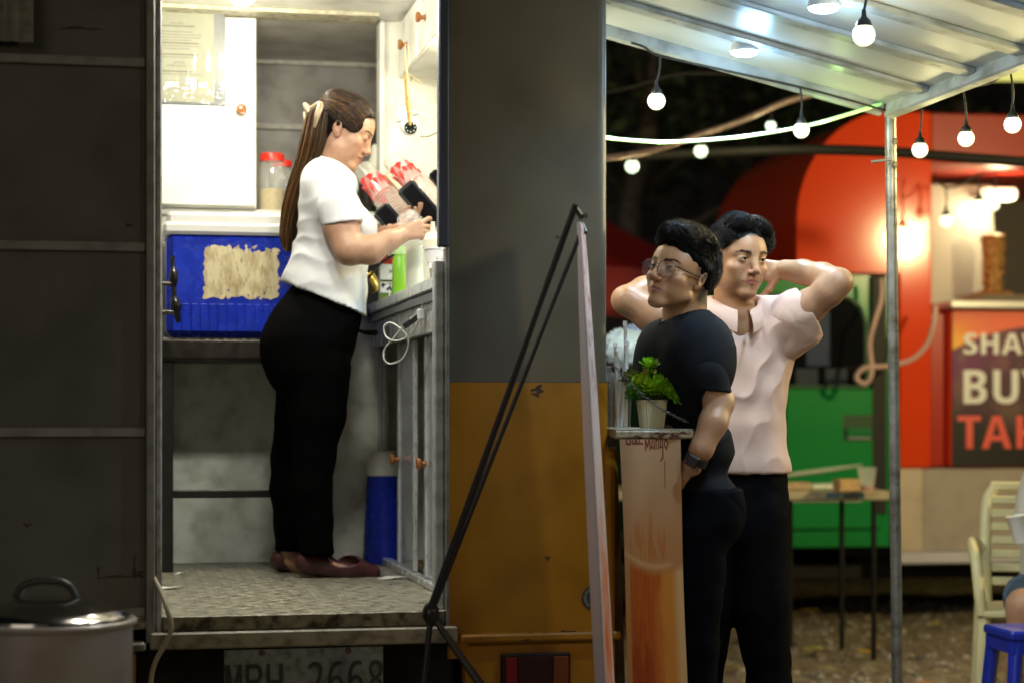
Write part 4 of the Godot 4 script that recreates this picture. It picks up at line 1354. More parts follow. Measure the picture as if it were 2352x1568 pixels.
	for x: float in [-0.11, 0.115]:
		var b := Sh.new()
		b.lathe([Vector2(0.0, 0.006), Vector2(0.006, 0.005), Vector2(0.008, 0.0)], 12, Transform3D(Basis(Vector3.RIGHT, PI / 2), Vector3(x, 0.531, 0.016)))
		part("bolt", b, mat(Color(0.1, 0.05, 0.03), 0.6, 0.5), plate)
	part("chassis", bx(Vector3(-0.43, 0.2, -3.6), Vector3(0.43, 0.54, -0.16), 0.01), mat(Color(0.012, 0.012, 0.012), 0.8), o)
	for p in [Vector3(-0.66, 0.28, -0.85), Vector3(0.66, 0.28, -0.85), Vector3(-0.66, 0.28, -3.0), Vector3(0.66, 0.28, -3.0)]:
		var w := Sh.new()
		var t := Transform3D(Basis(Vector3.BACK, PI / 2), p)
		w.lathe([Vector2(0.17, -0.08), Vector2(0.26, -0.085), Vector2(0.28, -0.06), Vector2(0.28, 0.06), Vector2(0.26, 0.085), Vector2(0.17, 0.08)], 32, t)
		var wheel := part("wheel", w, mat(Color(0.015, 0.015, 0.015), 0.8), o)
		var rm := Sh.new()
		rm.lathe([Vector2(0.0, -0.04), Vector2(0.1, -0.04), Vector2(0.172, -0.075), Vector2(0.172, 0.075), Vector2(0.1, 0.04), Vector2(0.0, 0.04)], 24, t)
		part("rim", rm, mat(Color(0.3, 0.3, 0.3), 0.4, 0.7), wheel)
	# scuffs and rust on the sheet metal
	for e in [[Vector3(0.6274, 1.2164, 0), 0.014, 0.010, 4], [Vector3(0.6226, 1.2024, 0), 0.010, 0.006, 5], [Vector3(0.6537, 0.7638, 0), 0.007, 0.005, 6], [Vector3(0.7072, 0.5644, 0.012), 0.020, 0.006, 7], [Vector3(0.6824, 1.623, 0), 0.006, 0.004, 8], [Vector3(-0.4774, 0.7314, -0.0222), 0.045, 0.003, 9], [Vector3(-0.4335, 0.752, -0.0222), 0.004, 0.03, 10], [Vector3(-0.4225, 0.7372, -0.0222), 0.012, 0.008, 11], [Vector3(-0.5244, 0.7456, -0.0222), 0.003, 0.016, 12], [Vector3(-0.7011, 0.8672, -0.0222), 0.010, 0.005, 13], [Vector3(-0.4478, 1.6352, -0.0222), 0.008, 0.004, 14], [Vector3(-0.5735, 2.1365, -0.0222), 0.05, 0.004, 15], [Vector3(0.5898, 0.5484, 0.0305), 0.012, 0.003, 16]]:
		var mk := Sh.new()
		var poly := PackedVector2Array()
		for i in 14:
			var an := TAU * i / 14
			var rr: float = 1.0 + 0.45 * sin(an * 3.0 + e[3]) + 0.25 * cos(an * 5.0 + e[3] * 2)
			poly.append(Vector2(cos(an) * e[1] * rr, sin(an) * e[2] * rr))
		mk.prism(poly, 0.0004, 0.0012, Transform3D(Basis(), e[0]))
		part("rust_mark", mk, mat(Color(0.05, 0.028, 0.016), 0.8), o)
	# shell
	part("roof", bx(Vector3(-0.9, 2.72, -4.2), Vector3(0.83, 2.76, 0.0)), grey, o)
	part("ceiling", bx(Vector3(-0.8, 2.545, -2.62), Vector3(0.8, 2.565, -0.06)), white, o)
	part("left_wall", bx(Vector3(-0.9, 0.5, -2.6), Vector3(-0.80, 2.72, -0.051)), grey, o)
	part("door_head", bx(Vector3(-0.364, 2.5, -0.05), Vector3(0.357, 2.72, -0.001)), dark, o)
	part("cab", bx(Vector3(-0.86, 0.3, -4.2), Vector3(0.84, 2.0, -2.72), 0.1), yellow, o)
	# partition behind the bench and the wall over the counter
	var wallm := worn(Color(0.84, 0.86, 0.80), 0.35, 0.0, 0.35, 1.2, 0.1, Color(0.4, 0.4, 0.3))
	part("partition", bx(Vector3(-0.80, 0.629, -1.79), Vector3(0.80, 1.838, -1.74)), wallm, o)
	part("partition_ledge", bx(Vector3(-0.80, 1.838, -2.05), Vector3(0.42, 1.862, -1.725)), white, o)
	part("inner_wall", bx(Vector3(0.4451, 1.9993, -1.74) * Vector3(1, 0, 0) + Vector3(0, 1.839, -1.8), Vector3(0.80, 2.545, -1.74)), worn(Color(0.80, 0.78, 0.68), 0.5, 0.0, 0.2, 1.0), o)
	part("wall_edge", bx(Vector3(0.4406, 1.9979, -1.73) * Vector3(1, 0, 0) + Vector3(-0.004, 1.863, -1.81), Vector3(0.4437, 1.998, -1.73) * Vector3(1, 0, 0) + Vector3(0.012, 2.545, -1.722), 0.002), white, o)
	# a ribbed grey wall at the far side of the opening
	var far := worn(Color(0.36, 0.34, 0.31), 0.5, 0.0, 0.4, 1.0)
	part("bulkhead", bx(Vector3(-0.8, 0.63, -2.66), Vector3(0.8, 2.72, -2.6)), far, o)
	for y in [Vector3(0.3085, 2.5402, -2.59).y, Vector3(0.3085, 2.2829, -2.59).y]:
		part("rail", bx(Vector3(-0.8, y - 0.012, -2.6), Vector3(0.8, y + 0.012, -2.578), 0.003), worn(Color(0.62, 0.6, 0.52), 0.5, 0.0, 0.3, 3.0), o)
	# the white cupboard over the cool box
	var cb := part("wall_cupboard", bx(Vector3(-0.78, 1.863, -1.95), Vector3(0.0006, 1.9837, -1.705) * Vector3(1, 0, 0) + Vector3(0, 2.527, -1.705)), white, o)
	part("cupboard_door", bx(Vector3(-0.74, 1.87, -1.7045), Vector3(-0.0043, 1.9829, -1.7) * Vector3(1, 0, 0) + Vector3(0, 2.522, -1.688), 0.003), worn(Color(0.84, 0.85, 0.83), 0.3, 0.0, 0.1, 0.8), cb)
	part("ceiling_beam", bx(Vector3(-0.8, 2.529, -1.74), Vector3(0.42, 2.5445, -1.60)), worn(Color(0.6, 0.57, 0.42), 0.5, 0.0, 0.5, 3.0), o)
	var wood := worn(Color(0.36, 0.13, 0.03), 0.35, 0.0, 0.4, 8.0)
	knob(Vector3(-0.0533, 2.2018, -1.686), Vector3(0, 0, 1), wood, cb)
	# cupboard over the counter
	var uc := part("upper_cupboard", bx(Vector3(0.52, Vector3(0.5, 2.3434, -1.7004).y, -1.739), Vector3(0.80, 2.54, -0.5), 0.004), white, o)
	var yb: float = Vector3(0.5, 2.3434, -1.7004).y
	part("cupboard_door", bx(Vector3(0.504, yb - 0.004, -1.735), Vector3(0.519, 2.53, -1.32), 0.003), white, uc)
	part("cupboard_door", bx(Vector3(0.504, yb - 0.004, -1.315), Vector3(0.519, 2.53, -0.7), 0.003), white, uc)
	knob(Vector3(0.503, 2.4197, -1.5254), Vector3(-1, 0, 0), wood, uc)
	knob(Vector3(0.503, 2.4341, -1.1302), Vector3(-1, 0, 0), wood, uc)
	build_counter(o, wood)

func speckled() -> StandardMaterial3D:
	# worn tread plate: bright scuffs over dark dirt
	if not tex_cache.has("speckle"):
		tex_cache["speckle"] = noise_tex(0.02, [[0.0, Color(0.3, 0.29, 0.25)], [0.35, Color(0.50, 0.49, 0.44)], [0.55, Color(0.70, 0.69, 0.63)], [0.7, Color(0.88, 0.87, 0.81)], [1.0, Color(0.97, 0.97, 0.93)]], 23, 1024, false, 6)
	var m := mat(Color(0.62, 0.61, 0.57), 0.6, 0.05)
	m.albedo_texture = tex_cache["speckle"]
	m.uv1_triplanar = true
	m.uv1_scale = Vector3(0.8, 2.0, 3.4)
	m.roughness_texture = tex_cache["speckle"]
	return m

func knob(p: Vector3, n: Vector3, m: Material, parent: Node3D):
	var s := Sh.new()
	s.lathe([Vector2(0.0105, 0.0), Vector2(0.007, 0.005), Vector2(0.007, 0.012), Vector2(0.0165, 0.018), Vector2(0.0185, 0.024), Vector2(0.016, 0.029), Vector2(0.012, 0.0285), Vector2(0.011, 0.0275), Vector2(0.0, 0.029)], 20, along(p, p + n))
	part("knob", s, m, parent)

func build_counter(o: Node3D, wood: Material):
	var alu := worn(Color(0.60, 0.63, 0.66), 0.3, 0.1, 0.3, 3.0)
	var top := part("counter", bx(Vector3(0.385, 1.497, -1.74), Vector3(0.80, 1.532, -0.10), 0.004), worn(Color(0.62, 0.66, 0.70), 0.22, 0.15, 0.35, 2.0, 0.05), o)
	part("apron", bx(Vector3(0.412, 1.385, -1.74), Vector3(0.43, 1.490, -0.10), 0.002), worn(Color(0.66, 0.68, 0.70), 0.35, 0.0, 0.25, 1.5), top)
	part("edge_strip", bx(Vector3(0.398, 1.471, -1.74), Vector3(0.411, 1.4965, -0.10), 0.002), worn(Color(0.2, 0.2, 0.21), 0.4, 0.4, 0.6, 3.0), top)
	part("base_rail", bx(Vector3(0.425, 0.6295, -1.735), Vector3(0.458, 0.652, -0.42), 0.003), alu, top)
	part("cabinet_back", bx(Vector3(0.775, 0.63, -1.73), Vector3(0.795, 1.49, -0.1)), mat(Color(0.06, 0.06, 0.06), 0.7), top)
	var glass := pane(Color(0.75, 0.82, 0.95), 0.45, 0.08)
	# sliding door leaves: stiles with a clear pane between
	var zs := [[Vector3(0.44, 1.0708, -1.9231).z, Vector3(0.44, 1.0742, -1.6149).z, false], [Vector3(0.44, 1.0777, -1.3023).z, Vector3(0.44, 1.0816, -0.9453).z, true], [Vector3(0.44, 1.0839, -0.7394).z, Vector3(0.44, 1.0866, -0.5006).z, true]]
	for e in zs:
		var leaf := part("cabinet_door", bx(Vector3(0.436, 0.655, e[0]), Vector3(0.452, 1.384, e[0] + 0.032), 0.003), alu, top)
		part("stile", bx(Vector3(0.436, 0.655, e[1] - 0.032), Vector3(0.452, 1.384, e[1]), 0.003), alu, leaf)
		part("pane", bx(Vector3(0.442, 0.655, e[0] + 0.032), Vector3(0.446, 1.384, e[1] - 0.032), 0.0005), glass, leaf)
		knob(Vector3(0.4355, 1.0, e[0] + 0.05), Vector3(-1, 0, 0), wood, leaf)
	part("cabinet_post", bx(Vector3(0.434, 0.653, -1.738), Vector3(0.456, 1.384, -1.71), 0.003), alu, top)
	part("cabinet_post", bx(Vector3(0.434, 0.653, Vector3(0.44, 1.0871, -0.4551).z), Vector3(0.456, 1.384, Vector3(0.44, 1.0871, -0.4551).z + 0.04), 0.003), alu, top)

func build_canopy():
	# the side flap of the truck, propped up as a roof over the customers, one post at its outer corner
	var fo := Vector3(2.023, 2.1623, -0.9067)
	var o := thing("canopy", "white metal canopy with cross ribs propped over the customers", "canopy", truck * Transform3D(Basis(), Vector3(0.84, 2.44, 0)))
	var d := Vector3(fo.x - 0.84, fo.y - 2.44, 0)
	var len_ := d.length()
	var xd := d.normalized()
	var b := Basis(xd, Vector3(-xd.y, xd.x, 0), Vector3.BACK)
	var t := Transform3D(b, Vector3.ZERO)
	var z0: float = fo.z
	var z1 := 1.25
	var paint := worn(Color(0.60, 0.64, 0.64), 0.46, 0.0, 0.08, 0.3, 0.0, Color(0.35, 0.3, 0.2))
	var rib := worn(Color(0.50, 0.54, 0.55), 0.4, 0.05, 0.4, 1.0, 0.05, Color(0.3, 0.25, 0.18))
	part("sheet", bx(Vector3(0, 0.0, z0), Vector3(len_, 0.012, z1), 0.002), paint, o, t)
	for i in 6:
		var z := z0 + 0.28 + i * 0.33
		part("rib", bx(Vector3(0.0, -0.018, z), Vector3(len_ - 0.025, -0.0005, z + 0.07), 0.012), rib, o, t)
	part("edge_beam", bx(Vector3(len_ - 0.024, -0.045, z0), Vector3(len_ + 0.012, 0.014, z1), 0.006), rib, o, t)
	part("edge_beam", bx(Vector3(0, -0.04, z0 - 0.03), Vector3(len_ - 0.025, 0.014, z0 - 0.001), 0.006), rib, o, t)
	var wood := rib
	var ps := thing("canopy_post", "thin grey steel post holding up the outer corner of the canopy", "post", at_turn(Vector3(1.2715, 0.0002, -6.3) * Vector3(1, 0, 1)))
	var base := ps.position
	var s := Sh.new()
	s.tube([Vector3.ZERO, Vector3(1.2457, 2.1537, -6.3) - base], 0.0185, 20)
	part("pipe", s, worn(Color(0.30, 0.31, 0.30), 0.38, 0.6, 0.6, 2.0, 0.1), ps)
	var s2 := Sh.new()
	s2.tube([Vector3(1.2454, 1.9822, -6.27) - base, Vector3(1.177, 1.9736, -6.27) - base], 0.005, 8)
	part("peg", s2, mat(Color(0.2, 0.2, 0.2), 0.5, 0.6), ps)
	for y in [325.0, 378.0]:
		var s3 := Sh.new()
		s3.ball(Vector3(1.256, 2.0064, -6.28) - base + Vector3(0, -(y - 350.0) * 0.00143, 0), Vector3(0.009, 0.012, 0.006), 10, 6)
		part("bolt", s3, mat(Color(0.15, 0.13, 0.1), 0.6, 0.5), ps)
	# round lamps under it
	for e in [[Vector3(0.7197, 2.27, -5.93), "round bright white lamp under the canopy close to its far edge"], [Vector3(0.8571, 2.2654, -5.26), "round bright white lamp under the canopy nearest to the frame's top"], [Vector3(0.8571, 2.2654, -5.26) + Vector3(0.139, 0.0, 0.667), "round lamp under the canopy nearer than the top border shows"]]:
		var l := thing("canopy_lamp", e[1], "lamp", Transform3D(truck.basis, e[0]), "round lamps under the canopy")
		var body := Sh.new()
		body.lathe([Vector2(0.0, 0.046), Vector2(0.03, 0.046), Vector2(0.036, 0.03), Vector2(0.043, 0.016), Vector2(0.045, 0.0), Vector2(0.043, 0.0)], 28)
		part("housing", body, mat(Color(0.7, 0.72, 0.75), 0.4), l)
		var disc := Sh.new()
		disc.lathe([Vector2(0.043, 0.001), Vector2(0.040, -0.006), Vector2(0.028, -0.012), Vector2(0.0, -0.015)], 28)
		part("lamp_glow", disc, glow(Color(0.80, 0.93, 1.0), 9.0), l)
		spot(l, Vector3(0, -0.02, 0), Vector3.DOWN, Color(0.80, 0.91, 1.0), 0.95, 78.0, 0.04)
		omni(l, Vector3(0, -0.05, 0), Color(0.62, 0.82, 1.0), 0.075, 0.05)

func bulb(p: Vector3, top: Vector3, label: String, group: String, r: float, power: float, c := Color(1.0, 0.98, 0.78)):
	# a globe of facets in a black socket, on a cord from «top»
	var o := thing("string_bulb", label, "light bulb", Transform3D(Basis(), p), group)
	var g := Sh.new()
	var prof := []
	for k in 8:
		var th := lerpf(0.5, PI, k / 7.0)
		prof.append(Vector2(sin(th) * r, cos(th) * r))
	g.lathe(prof, 12)
	part("bulb_globe", g, glow(c, 1.5), o)
	var s := Sh.new()
	s.lathe([Vector2(r * 0.66, r * 0.68), Vector2(r * 0.7, r * 0.85), Vector2(r * 0.55, r * 1.25), Vector2(r * 0.25, r * 1.55), Vector2(r * 0.18, r * 2.2), Vector2(0, r * 2.25)], 16)
	part("socket", s, mat(Color(0.012, 0.014, 0.015), 0.4), o)
	var cd := Sh.new()
	cd.tube(spline([Vector3(0, r * 2.0, 0), (top - p) * 0.5 + Vector3(r * 0.15, r, 0), top - p], 4), r * 0.13, 6)
	part("cord", cd, mat(Color(0.012, 0.014, 0.015), 0.5), o)
	if power > 0.0:
		omni(o, Vector3.ZERO, Color(1.0, 0.93, 0.66), power, r * 0.9)

func build_lights():
	var near := "bulbs hanging from the edges of the canopy"
	bulb(Vector3(0.4603, 2.1454, -6.1), Vector3(0.4727, 2.2896, -6.1), "glowing string bulb leftmost under the canopy, beside the truck's grey panel", near, 0.029, 0.05)
	bulb(Vector3(0.9401, 2.0703, -6.22), Vector3(0.9358, 2.2102, -6.22), "glowing string bulb hanging in front of the green-white light strip", near, 0.027, 0.05)
	bulb(Vector3(0.9377, 2.1584, -5.1), Vector3(0.9458, 2.3207, -5.1), "glowing string bulb nearest under the canopy, below the round lamps", near, 0.031, 0.05)
	bulb(Vector3(1.3217, 2.0039, -6.2), Vector3(1.3245, 2.1575, -6.2), "glowing string bulb lowest and nearest to the steel post", near, 0.027, 0.05)
	bulb(Vector3(1.3999, 1.9975, -5.9), Vector3(1.3892, 2.149, -5.9), "glowing string bulb second to the right of the steel post", near, 0.0265, 0.05)
	bulb(Vector3(1.4701, 1.9981, -5.62), Vector3(1.4638, 2.1527, -5.62), "glowing string bulb third to the right of the steel post", near, 0.0265, 0.05)
	bulb(Vector3(1.5225, 2.0052, -5.3), Vector3(1.5225, 2.1498, -5.3), "glowing string bulb beyond the right border, fourth from the post", near, 0.0265, 0.08)
	bulb(Vector3(1.5955, 2.0136, -5), Vector3(1.5955, 2.1614, -5), "glowing string bulb beyond the right border, fifth from the post", near, 0.0265, 0.08)
	var w := Sh.new()
	w.tube(spline([Vector3(0.3786, 2.3273, -6.08), Vector3(0.4201, 2.3135, -6.08), Vector3(0.4727, 2.2896, -6.1), Vector3(0.7033, 2.2454, -6.14), Vector3(0.9358, 2.2102, -6.22), Vector3(1.1136, 2.1699, -6.25), Vector3(1.2474, 2.142, -6.28), Vector3(1.3245, 2.1561, -6.2), Vector3(1.353, 2.1455, -6.05), Vector3(1.3892, 2.1517, -5.9), Vector3(1.4297, 2.1406, -5.75), Vector3(1.4638, 2.1552, -5.62), Vector3(1.4913, 2.1471, -5.45), Vector3(1.5225, 2.1498, -5.3), Vector3(1.5955, 2.1614, -5)], 6), 0.0042, 6)
	whole("light_cable", w, mat(Color(0.03, 0.03, 0.028), 0.5), "dark cable of the string lights tied along the canopy's edges", "cable")
	# two flood lamps on poles at the right, beyond the border
	for e in [[Vector3(4.26, 2.5, -6.85), Vector3(-0.75, -0.35, -0.55), 14.0, "flood lamp on a pole beyond the right border, behind the chair", 0.14], [Vector3(2.5, 2.3, -1.8), Vector3(-0.6, -0.25, -0.78), 1.3, "flood lamp on a pole before the truck, beyond the right border", 0.26]]:
		var fl := thing("flood_lamp", e[3], "lamp", at_turn(Vector3(e[0].x, 0, e[0].z)), "flood lamps of the yard")
		var pl := Sh.new()
		pl.tube([Vector3(0.06, 0, 0), Vector3(0.06, e[0].y + 0.1, 0)], 0.022, 10)
		part("pole", pl, mat(Color(0.1, 0.1, 0.1), 0.5, 0.5), fl)
		var bt := Transform3D(Basis.looking_at(e[1], Vector3.UP), Vector3(0, e[0].y, 0))
		var hs := Sh.new()
		var hw: float = e[4]
		hs.box(Vector3(-hw * 1.1, -hw * 0.9, 0.0), Vector3(hw * 1.1, hw * 0.9, 0.06), 0.01)
		part("housing", hs, mat(Color(0.05, 0.05, 0.05), 0.5), fl, bt)
		var gl := Sh.new()
		gl.box(Vector3(-hw, -hw * 0.8, -0.008), Vector3(hw, hw * 0.8, -0.0005), 0.003)
		part("lamp_glow", gl, glow(Color(1.0, 0.93, 0.7), 6.0), fl, bt)
		spot(fl, bt * Vector3(0, 0, -0.004), e[1], Color(1.0, 0.9, 0.64), e[2], 80.0, hw * 0.8)
	# light strip
	var st := thing("light_strip", "glowing green-white strip of light sagging from truck to steel post", "light strip", Transform3D(Basis(), Vector3(0.7384, 2.0405, -6.2)))
	var pts := []
	for p in [Vector3(0.21, 2.0364, -6), Vector3(0.3039, 2.0217, -6.05), Vector3(0.4201, 2.015, -6.08), Vector3(0.5324, 2.0165, -6.1), Vector3(0.7336, 2.0404, -6.16), Vector3(0.9401, 2.0816, -6.22), Vector3(1.087, 2.1246, -6.26), Vector3(1.2185, 2.1709, -6.3)]:
		pts.append(p - st.position)
	var ss := Sh.new()
	var sp := spline(pts, 6)
	ss.tube(sp, 0.0062, 8)
	part("strip_light", ss, glow(Color(0.55, 1.0, 0.25), 0.72), st)
	var beads := Sh.new()
	for i in sp.size() - 1:
		for k in 5:
			beads.ball(sp[i].lerp(sp[i + 1], k / 5.0) + Vector3(0, -0.0045, 0.003), Vector3(0.0032, 0.0032, 0.0032), 6, 4)
	var bd := part("led_light", beads, glow(Color(0.72, 1.0, 0.38), 0.95), st)
	bd.set_meta("kind", "stuff")
	for k in 4:
		omni(st, sp[6 + k * 9] + Vector3(0, -0.01, 0.012), Color(0.75, 1.0, 0.55), 0.008, 0.02)
	# second string, farther back
	var far := "bulbs on the far string before the dark trees"
	bulb(Vector3(0.5144, 2.2085, -8.2), Vector3(0.5144, 2.2682, -8.2), "small far bulb leftmost on the sagging tube, near the truck panel", far, 0.031, 0.08, Color(0.9, 1.0, 0.85))
	bulb(Vector3(0.8187, 2.2875, -8.3), Vector3(0.8187, 2.3667, -8.3), "small far bulb in the middle of the sagging tube", far, 0.030, 0.08, Color(0.9, 1.0, 0.85))
	bulb(Vector3(1.1494, 2.4269, -8.5), Vector3(1.1494, 2.5023, -8.5), "small far bulb rightmost on the tube, over the light strip", far, 0.024, 0.08, Color(0.85, 1.0, 0.9))
	var tb := Sh.new()
	tb.tube(spline([Vector3(0.2283, 2.2085, -8.1), Vector3(0.4149, 2.2391, -8.15), Vector3(0.6038, 2.2775, -8.2), Vector3(0.8187, 2.361, -8.3), Vector3(1.0004, 2.4329, -8.4), Vector3(1.2055, 2.5312, -8.5), Vector3(1.4151, 2.6061, -8.6), Vector3(1.7281, 2.7516, -8.7)], 6), 0.014, 8)
	whole("far_tube", tb, worn(Color(0.34, 0.25, 0.24), 0.4, 0.0, 0.5, 4.0), "dull pinkish tube sagging behind the green-white light strip", "tube")
	var bk := Sh.new()
	bk.tube(spline([Vector3(0.048, 2.306, -8.8), Vector3(0.448, 2.326, -8.8), Vector3(0.848, 2.346, -8.8), Vector3(1.348, 2.362, -8.8), Vector3(1.738, 2.352, -8.8), Vector3(1.968, 2.334, -8.8), Vector3(2.352, 2.306, -8.8), Vector3(2.848, 2.27, -8.8)], 6), 0.024, 8)
	whole("black_pipe", bk, mat(Color(0.006, 0.006, 0.006), 0.7), "black pipe crossing level in front of the red food truck", "pipe")
	var l2 := Sh.new()
	l2.tube(spline([Vector3(0.4173, 2.6534, -9), Vector3(0.5605, 2.6841, -9), Vector3(0.7855, 2.7455, -9), Vector3(1.0718, 2.7455, -9)], 5), 0.009, 6)
	whole("far_cable", l2, mat(Color(0.008, 0.008, 0.008), 0.6), "thin black cable in the dark above the leftmost bulb", "cable")

# ---------------------------------------------------------------- ground, dark background, the red food truck
func build_ground():
	var s := Sh.new()
	var z := FastNoiseLite.new()
	z.frequency = 1.1
	z.fractal_octaves = 4
	s.sheet(func(u: float, v: float) -> Vector3:
		var p := Vector3(lerpf(-3.0, 5.0, u), 0, lerpf(-3.5, -13.0, v))
		p.y = 0.03 * z.get_noise_2d(p.x, p.z) - 0.01 + 0.012 * z.get_noise_2d(p.x * 6.0, p.z * 6.0)
		return p, 120, 140)
	var earth := mat(Color(0.9, 0.9, 0.9), 0.95)
	earth.albedo_texture = noise_tex(0.012, [[0.0, Color(0.26, 0.20, 0.13).linear_to_srgb()], [0.45, Color(0.17, 0.13, 0.08).linear_to_srgb()], [0.6, Color(0.30, 0.25, 0.17).linear_to_srgb()], [1.0, Color(0.38, 0.34, 0.27).linear_to_srgb()]], 3, 1024, false, 7)
	earth.uv1_triplanar = true
	earth.uv1_scale = Vector3.ONE * 0.7
	earth.normal_enabled = true
	earth.normal_texture = noise_tex(0.05, [], 14, 512, true, 5)
	earth.normal_scale = 1.2
	structure("ground", s, earth)
	var far := Sh.new()
	far.quad(Vector3(-60, -0.06, -2.0), Vector3(60, -0.06, -2.0), Vector3(60, -0.06, -85), Vector3(-60, -0.06, -85), Vector3.UP)
	far.quad(Vector3(-60, -0.06, 30.0), Vector3(60, -0.06, 30.0), Vector3(60, -0.06, -2.0), Vector3(-60, -0.06, -2.0), Vector3.UP)
	structure("ground", far, earth)
	# pebbles
	var R := RandomNumberGenerator.new()
	R.seed = 77
	var peb := Sh.new()
	peb.ball(Vector3.ZERO, Vector3(1, 0.6, 0.8), 7, 5)
	var mm := MultiMesh.new()
	mm.transform_format = MultiMesh.TRANSFORM_3D
	mm.use_colors = true
	mm.mesh = peb.mesh()
	mm.instance_count = 5200
	for i in 5200:
		var p := Vector3(R.randf_range(0.1, 4.0), 0, R.randf_range(-11.8, -5.0))
		p.y = 0.03 * z.get_noise_2d(p.x, p.z) - 0.008
		var r := 0.006 + 0.022 * pow(R.randf(), 4.0)
		mm.set_instance_transform(i, Transform3D(Basis.from_euler(Vector3(R.randf_range(-0.4, 0.4), R.randf() * TAU, R.randf_range(-0.4, 0.4))).scaled(Vector3.ONE * r), p))
		var k := R.randf_range(0.10, 0.42)
		mm.set_instance_color(i, Color(k, k * R.randf_range(0.8, 0.95), k * R.randf_range(0.6, 0.85)))
	var mi := MultiMeshInstance3D.new()
	mi.name = "gravel"
	mi.multimesh = mm
	mi.material_override = painted(0.9)
	add_child(mi)
	tag(mi, "loose stones scattered over the bare brown earth", "gravel", "", "stuff")
	# fallen leaves
	var n := 0
	for p in [Vector3(1.71, 0.005, -11), Vector3(1.7924, 0.0028, -9.4), Vector3(1.4511, 0, -9.2), Vector3(1.6732, 0.0125, -9.1), Vector3(1.7164, 0.0045, -8), Vector3(1.3986, 0.0006, -8.5), Vector3(2.7334, 0.007, -10.7), Vector3(1.1433, 0.0155, -9.6), Vector3(2.28, 0.003, -10.3), Vector3(0.993, 0.0006, -8.5)]:
		var lf := Sh.new()
		var ce := Vector3(p.x, 0.025, p.z)
		var an := n * 1.7
		var poly := PackedVector2Array()
		for k in 12:
			var a := TAU * k / 12
			poly.append(Vector2(cos(a) * 0.055, sin(a) * 0.026 * (1.0 + 0.3 * cos(a))))
		lf.prism(poly, -0.001, 0.001, Transform3D(Basis(Vector3.UP, an) * Basis(Vector3.RIGHT, PI / 2 + 0.25 * sin(an * 3)), Vector3.ZERO))
		whole("fallen_leaf", lf, mat([Color(0.5, 0.33, 0.04), Color(0.35, 0.17, 0.05), Color(0.45, 0.38, 0.1)][n % 3], 0.7), ["yellow leaf lying farthest back under the table", "small yellow leaf between the table's two right legs", "yellowish leaf on the earth left of the table's middle leg", "brown leaf beside the dark stone under the table", "brown leaf right of the steel post near the lower border", "olive leaf on the earth between post and chair", "pale leaf far back by the chair's left leg", "brown leaf seen between the two men's trousers", "yellow leaf just right of the steel post, far back", "pale leaf near the lower border between the men's legs"][n], "leaf", Transform3D(Basis(), ce), "fallen leaves on the earth")
		n += 1

func tree(p: Vector3, label: String, h: float, lean: float, seed_: int, crown_r: float, leaf_n: int):
	var o := thing("tree", label, "tree", at_turn(p), "dark trees behind the stalls")
	var R := RandomNumberGenerator.new()
	R.seed = seed_
	var tr := Sh.new()
	var pts := []
	var rr := []
	for i in 9:
		var t := i / 8.0
		pts.append(Vector3(lean * t * t + 0.06 * sin(i * 1.7 + seed_), h * t, 0.05 * cos(i * 2.1)))
		rr.append(lerpf(0.17, 0.06, t))
	tr.tube(pts, rr, 10)
	for k in 7:
		var a: Vector3 = pts[4 + k % 4]
		var d := Vector3(cos(k * 2.4), 0.5, sin(k * 2.4)) * crown_r * 0.8
		tr.tube([a, a + d * 0.5 + Vector3(0, 0.15, 0), a + d], [0.05, 0.03, 0.012], 6)
	part("trunk", tr, worn(Color(0.14, 0.115, 0.09), 0.9, 0.0, 0.7, 2.0, 0.6), o)
	var lf := Sh.new()
	for k in leaf_n:
		var q := Vector3(R.randf_range(-1, 1), R.randf_range(-1, 1), R.randf_range(-1, 1))
		if q.length() > 1.0: continue
		var cl := Vector3(sin(floorf(q.x * 3.0) * 7.0), cos(floorf(q.z * 3.0) * 5.0), sin(floorf(q.y * 3.0) * 3.0)) * 0.16
		var ce: Vector3 = pts[8] + (q + cl) * Vector3(crown_r, crown_r * 0.8, crown_r) - Vector3(0, 0.3, 0)
		var b := Basis.from_euler(Vector3(R.randf() * TAU, R.randf() * TAU, R.randf() * TAU)) * R.randf_range(0.05, 0.11)
		lf.col = Color(0.03, 0.05, 0.02) * R.randf_range(0.5, 1.6)
		lf.quad(ce + b * Vector3(-0.45, 0, 0), ce + b * Vector3(0, -0.9, 0.1), ce + b * Vector3(0.45, 0, 0), ce + b * Vector3(0, 0.9, 0.1))
	part("crown", lf, painted(0.7), o)

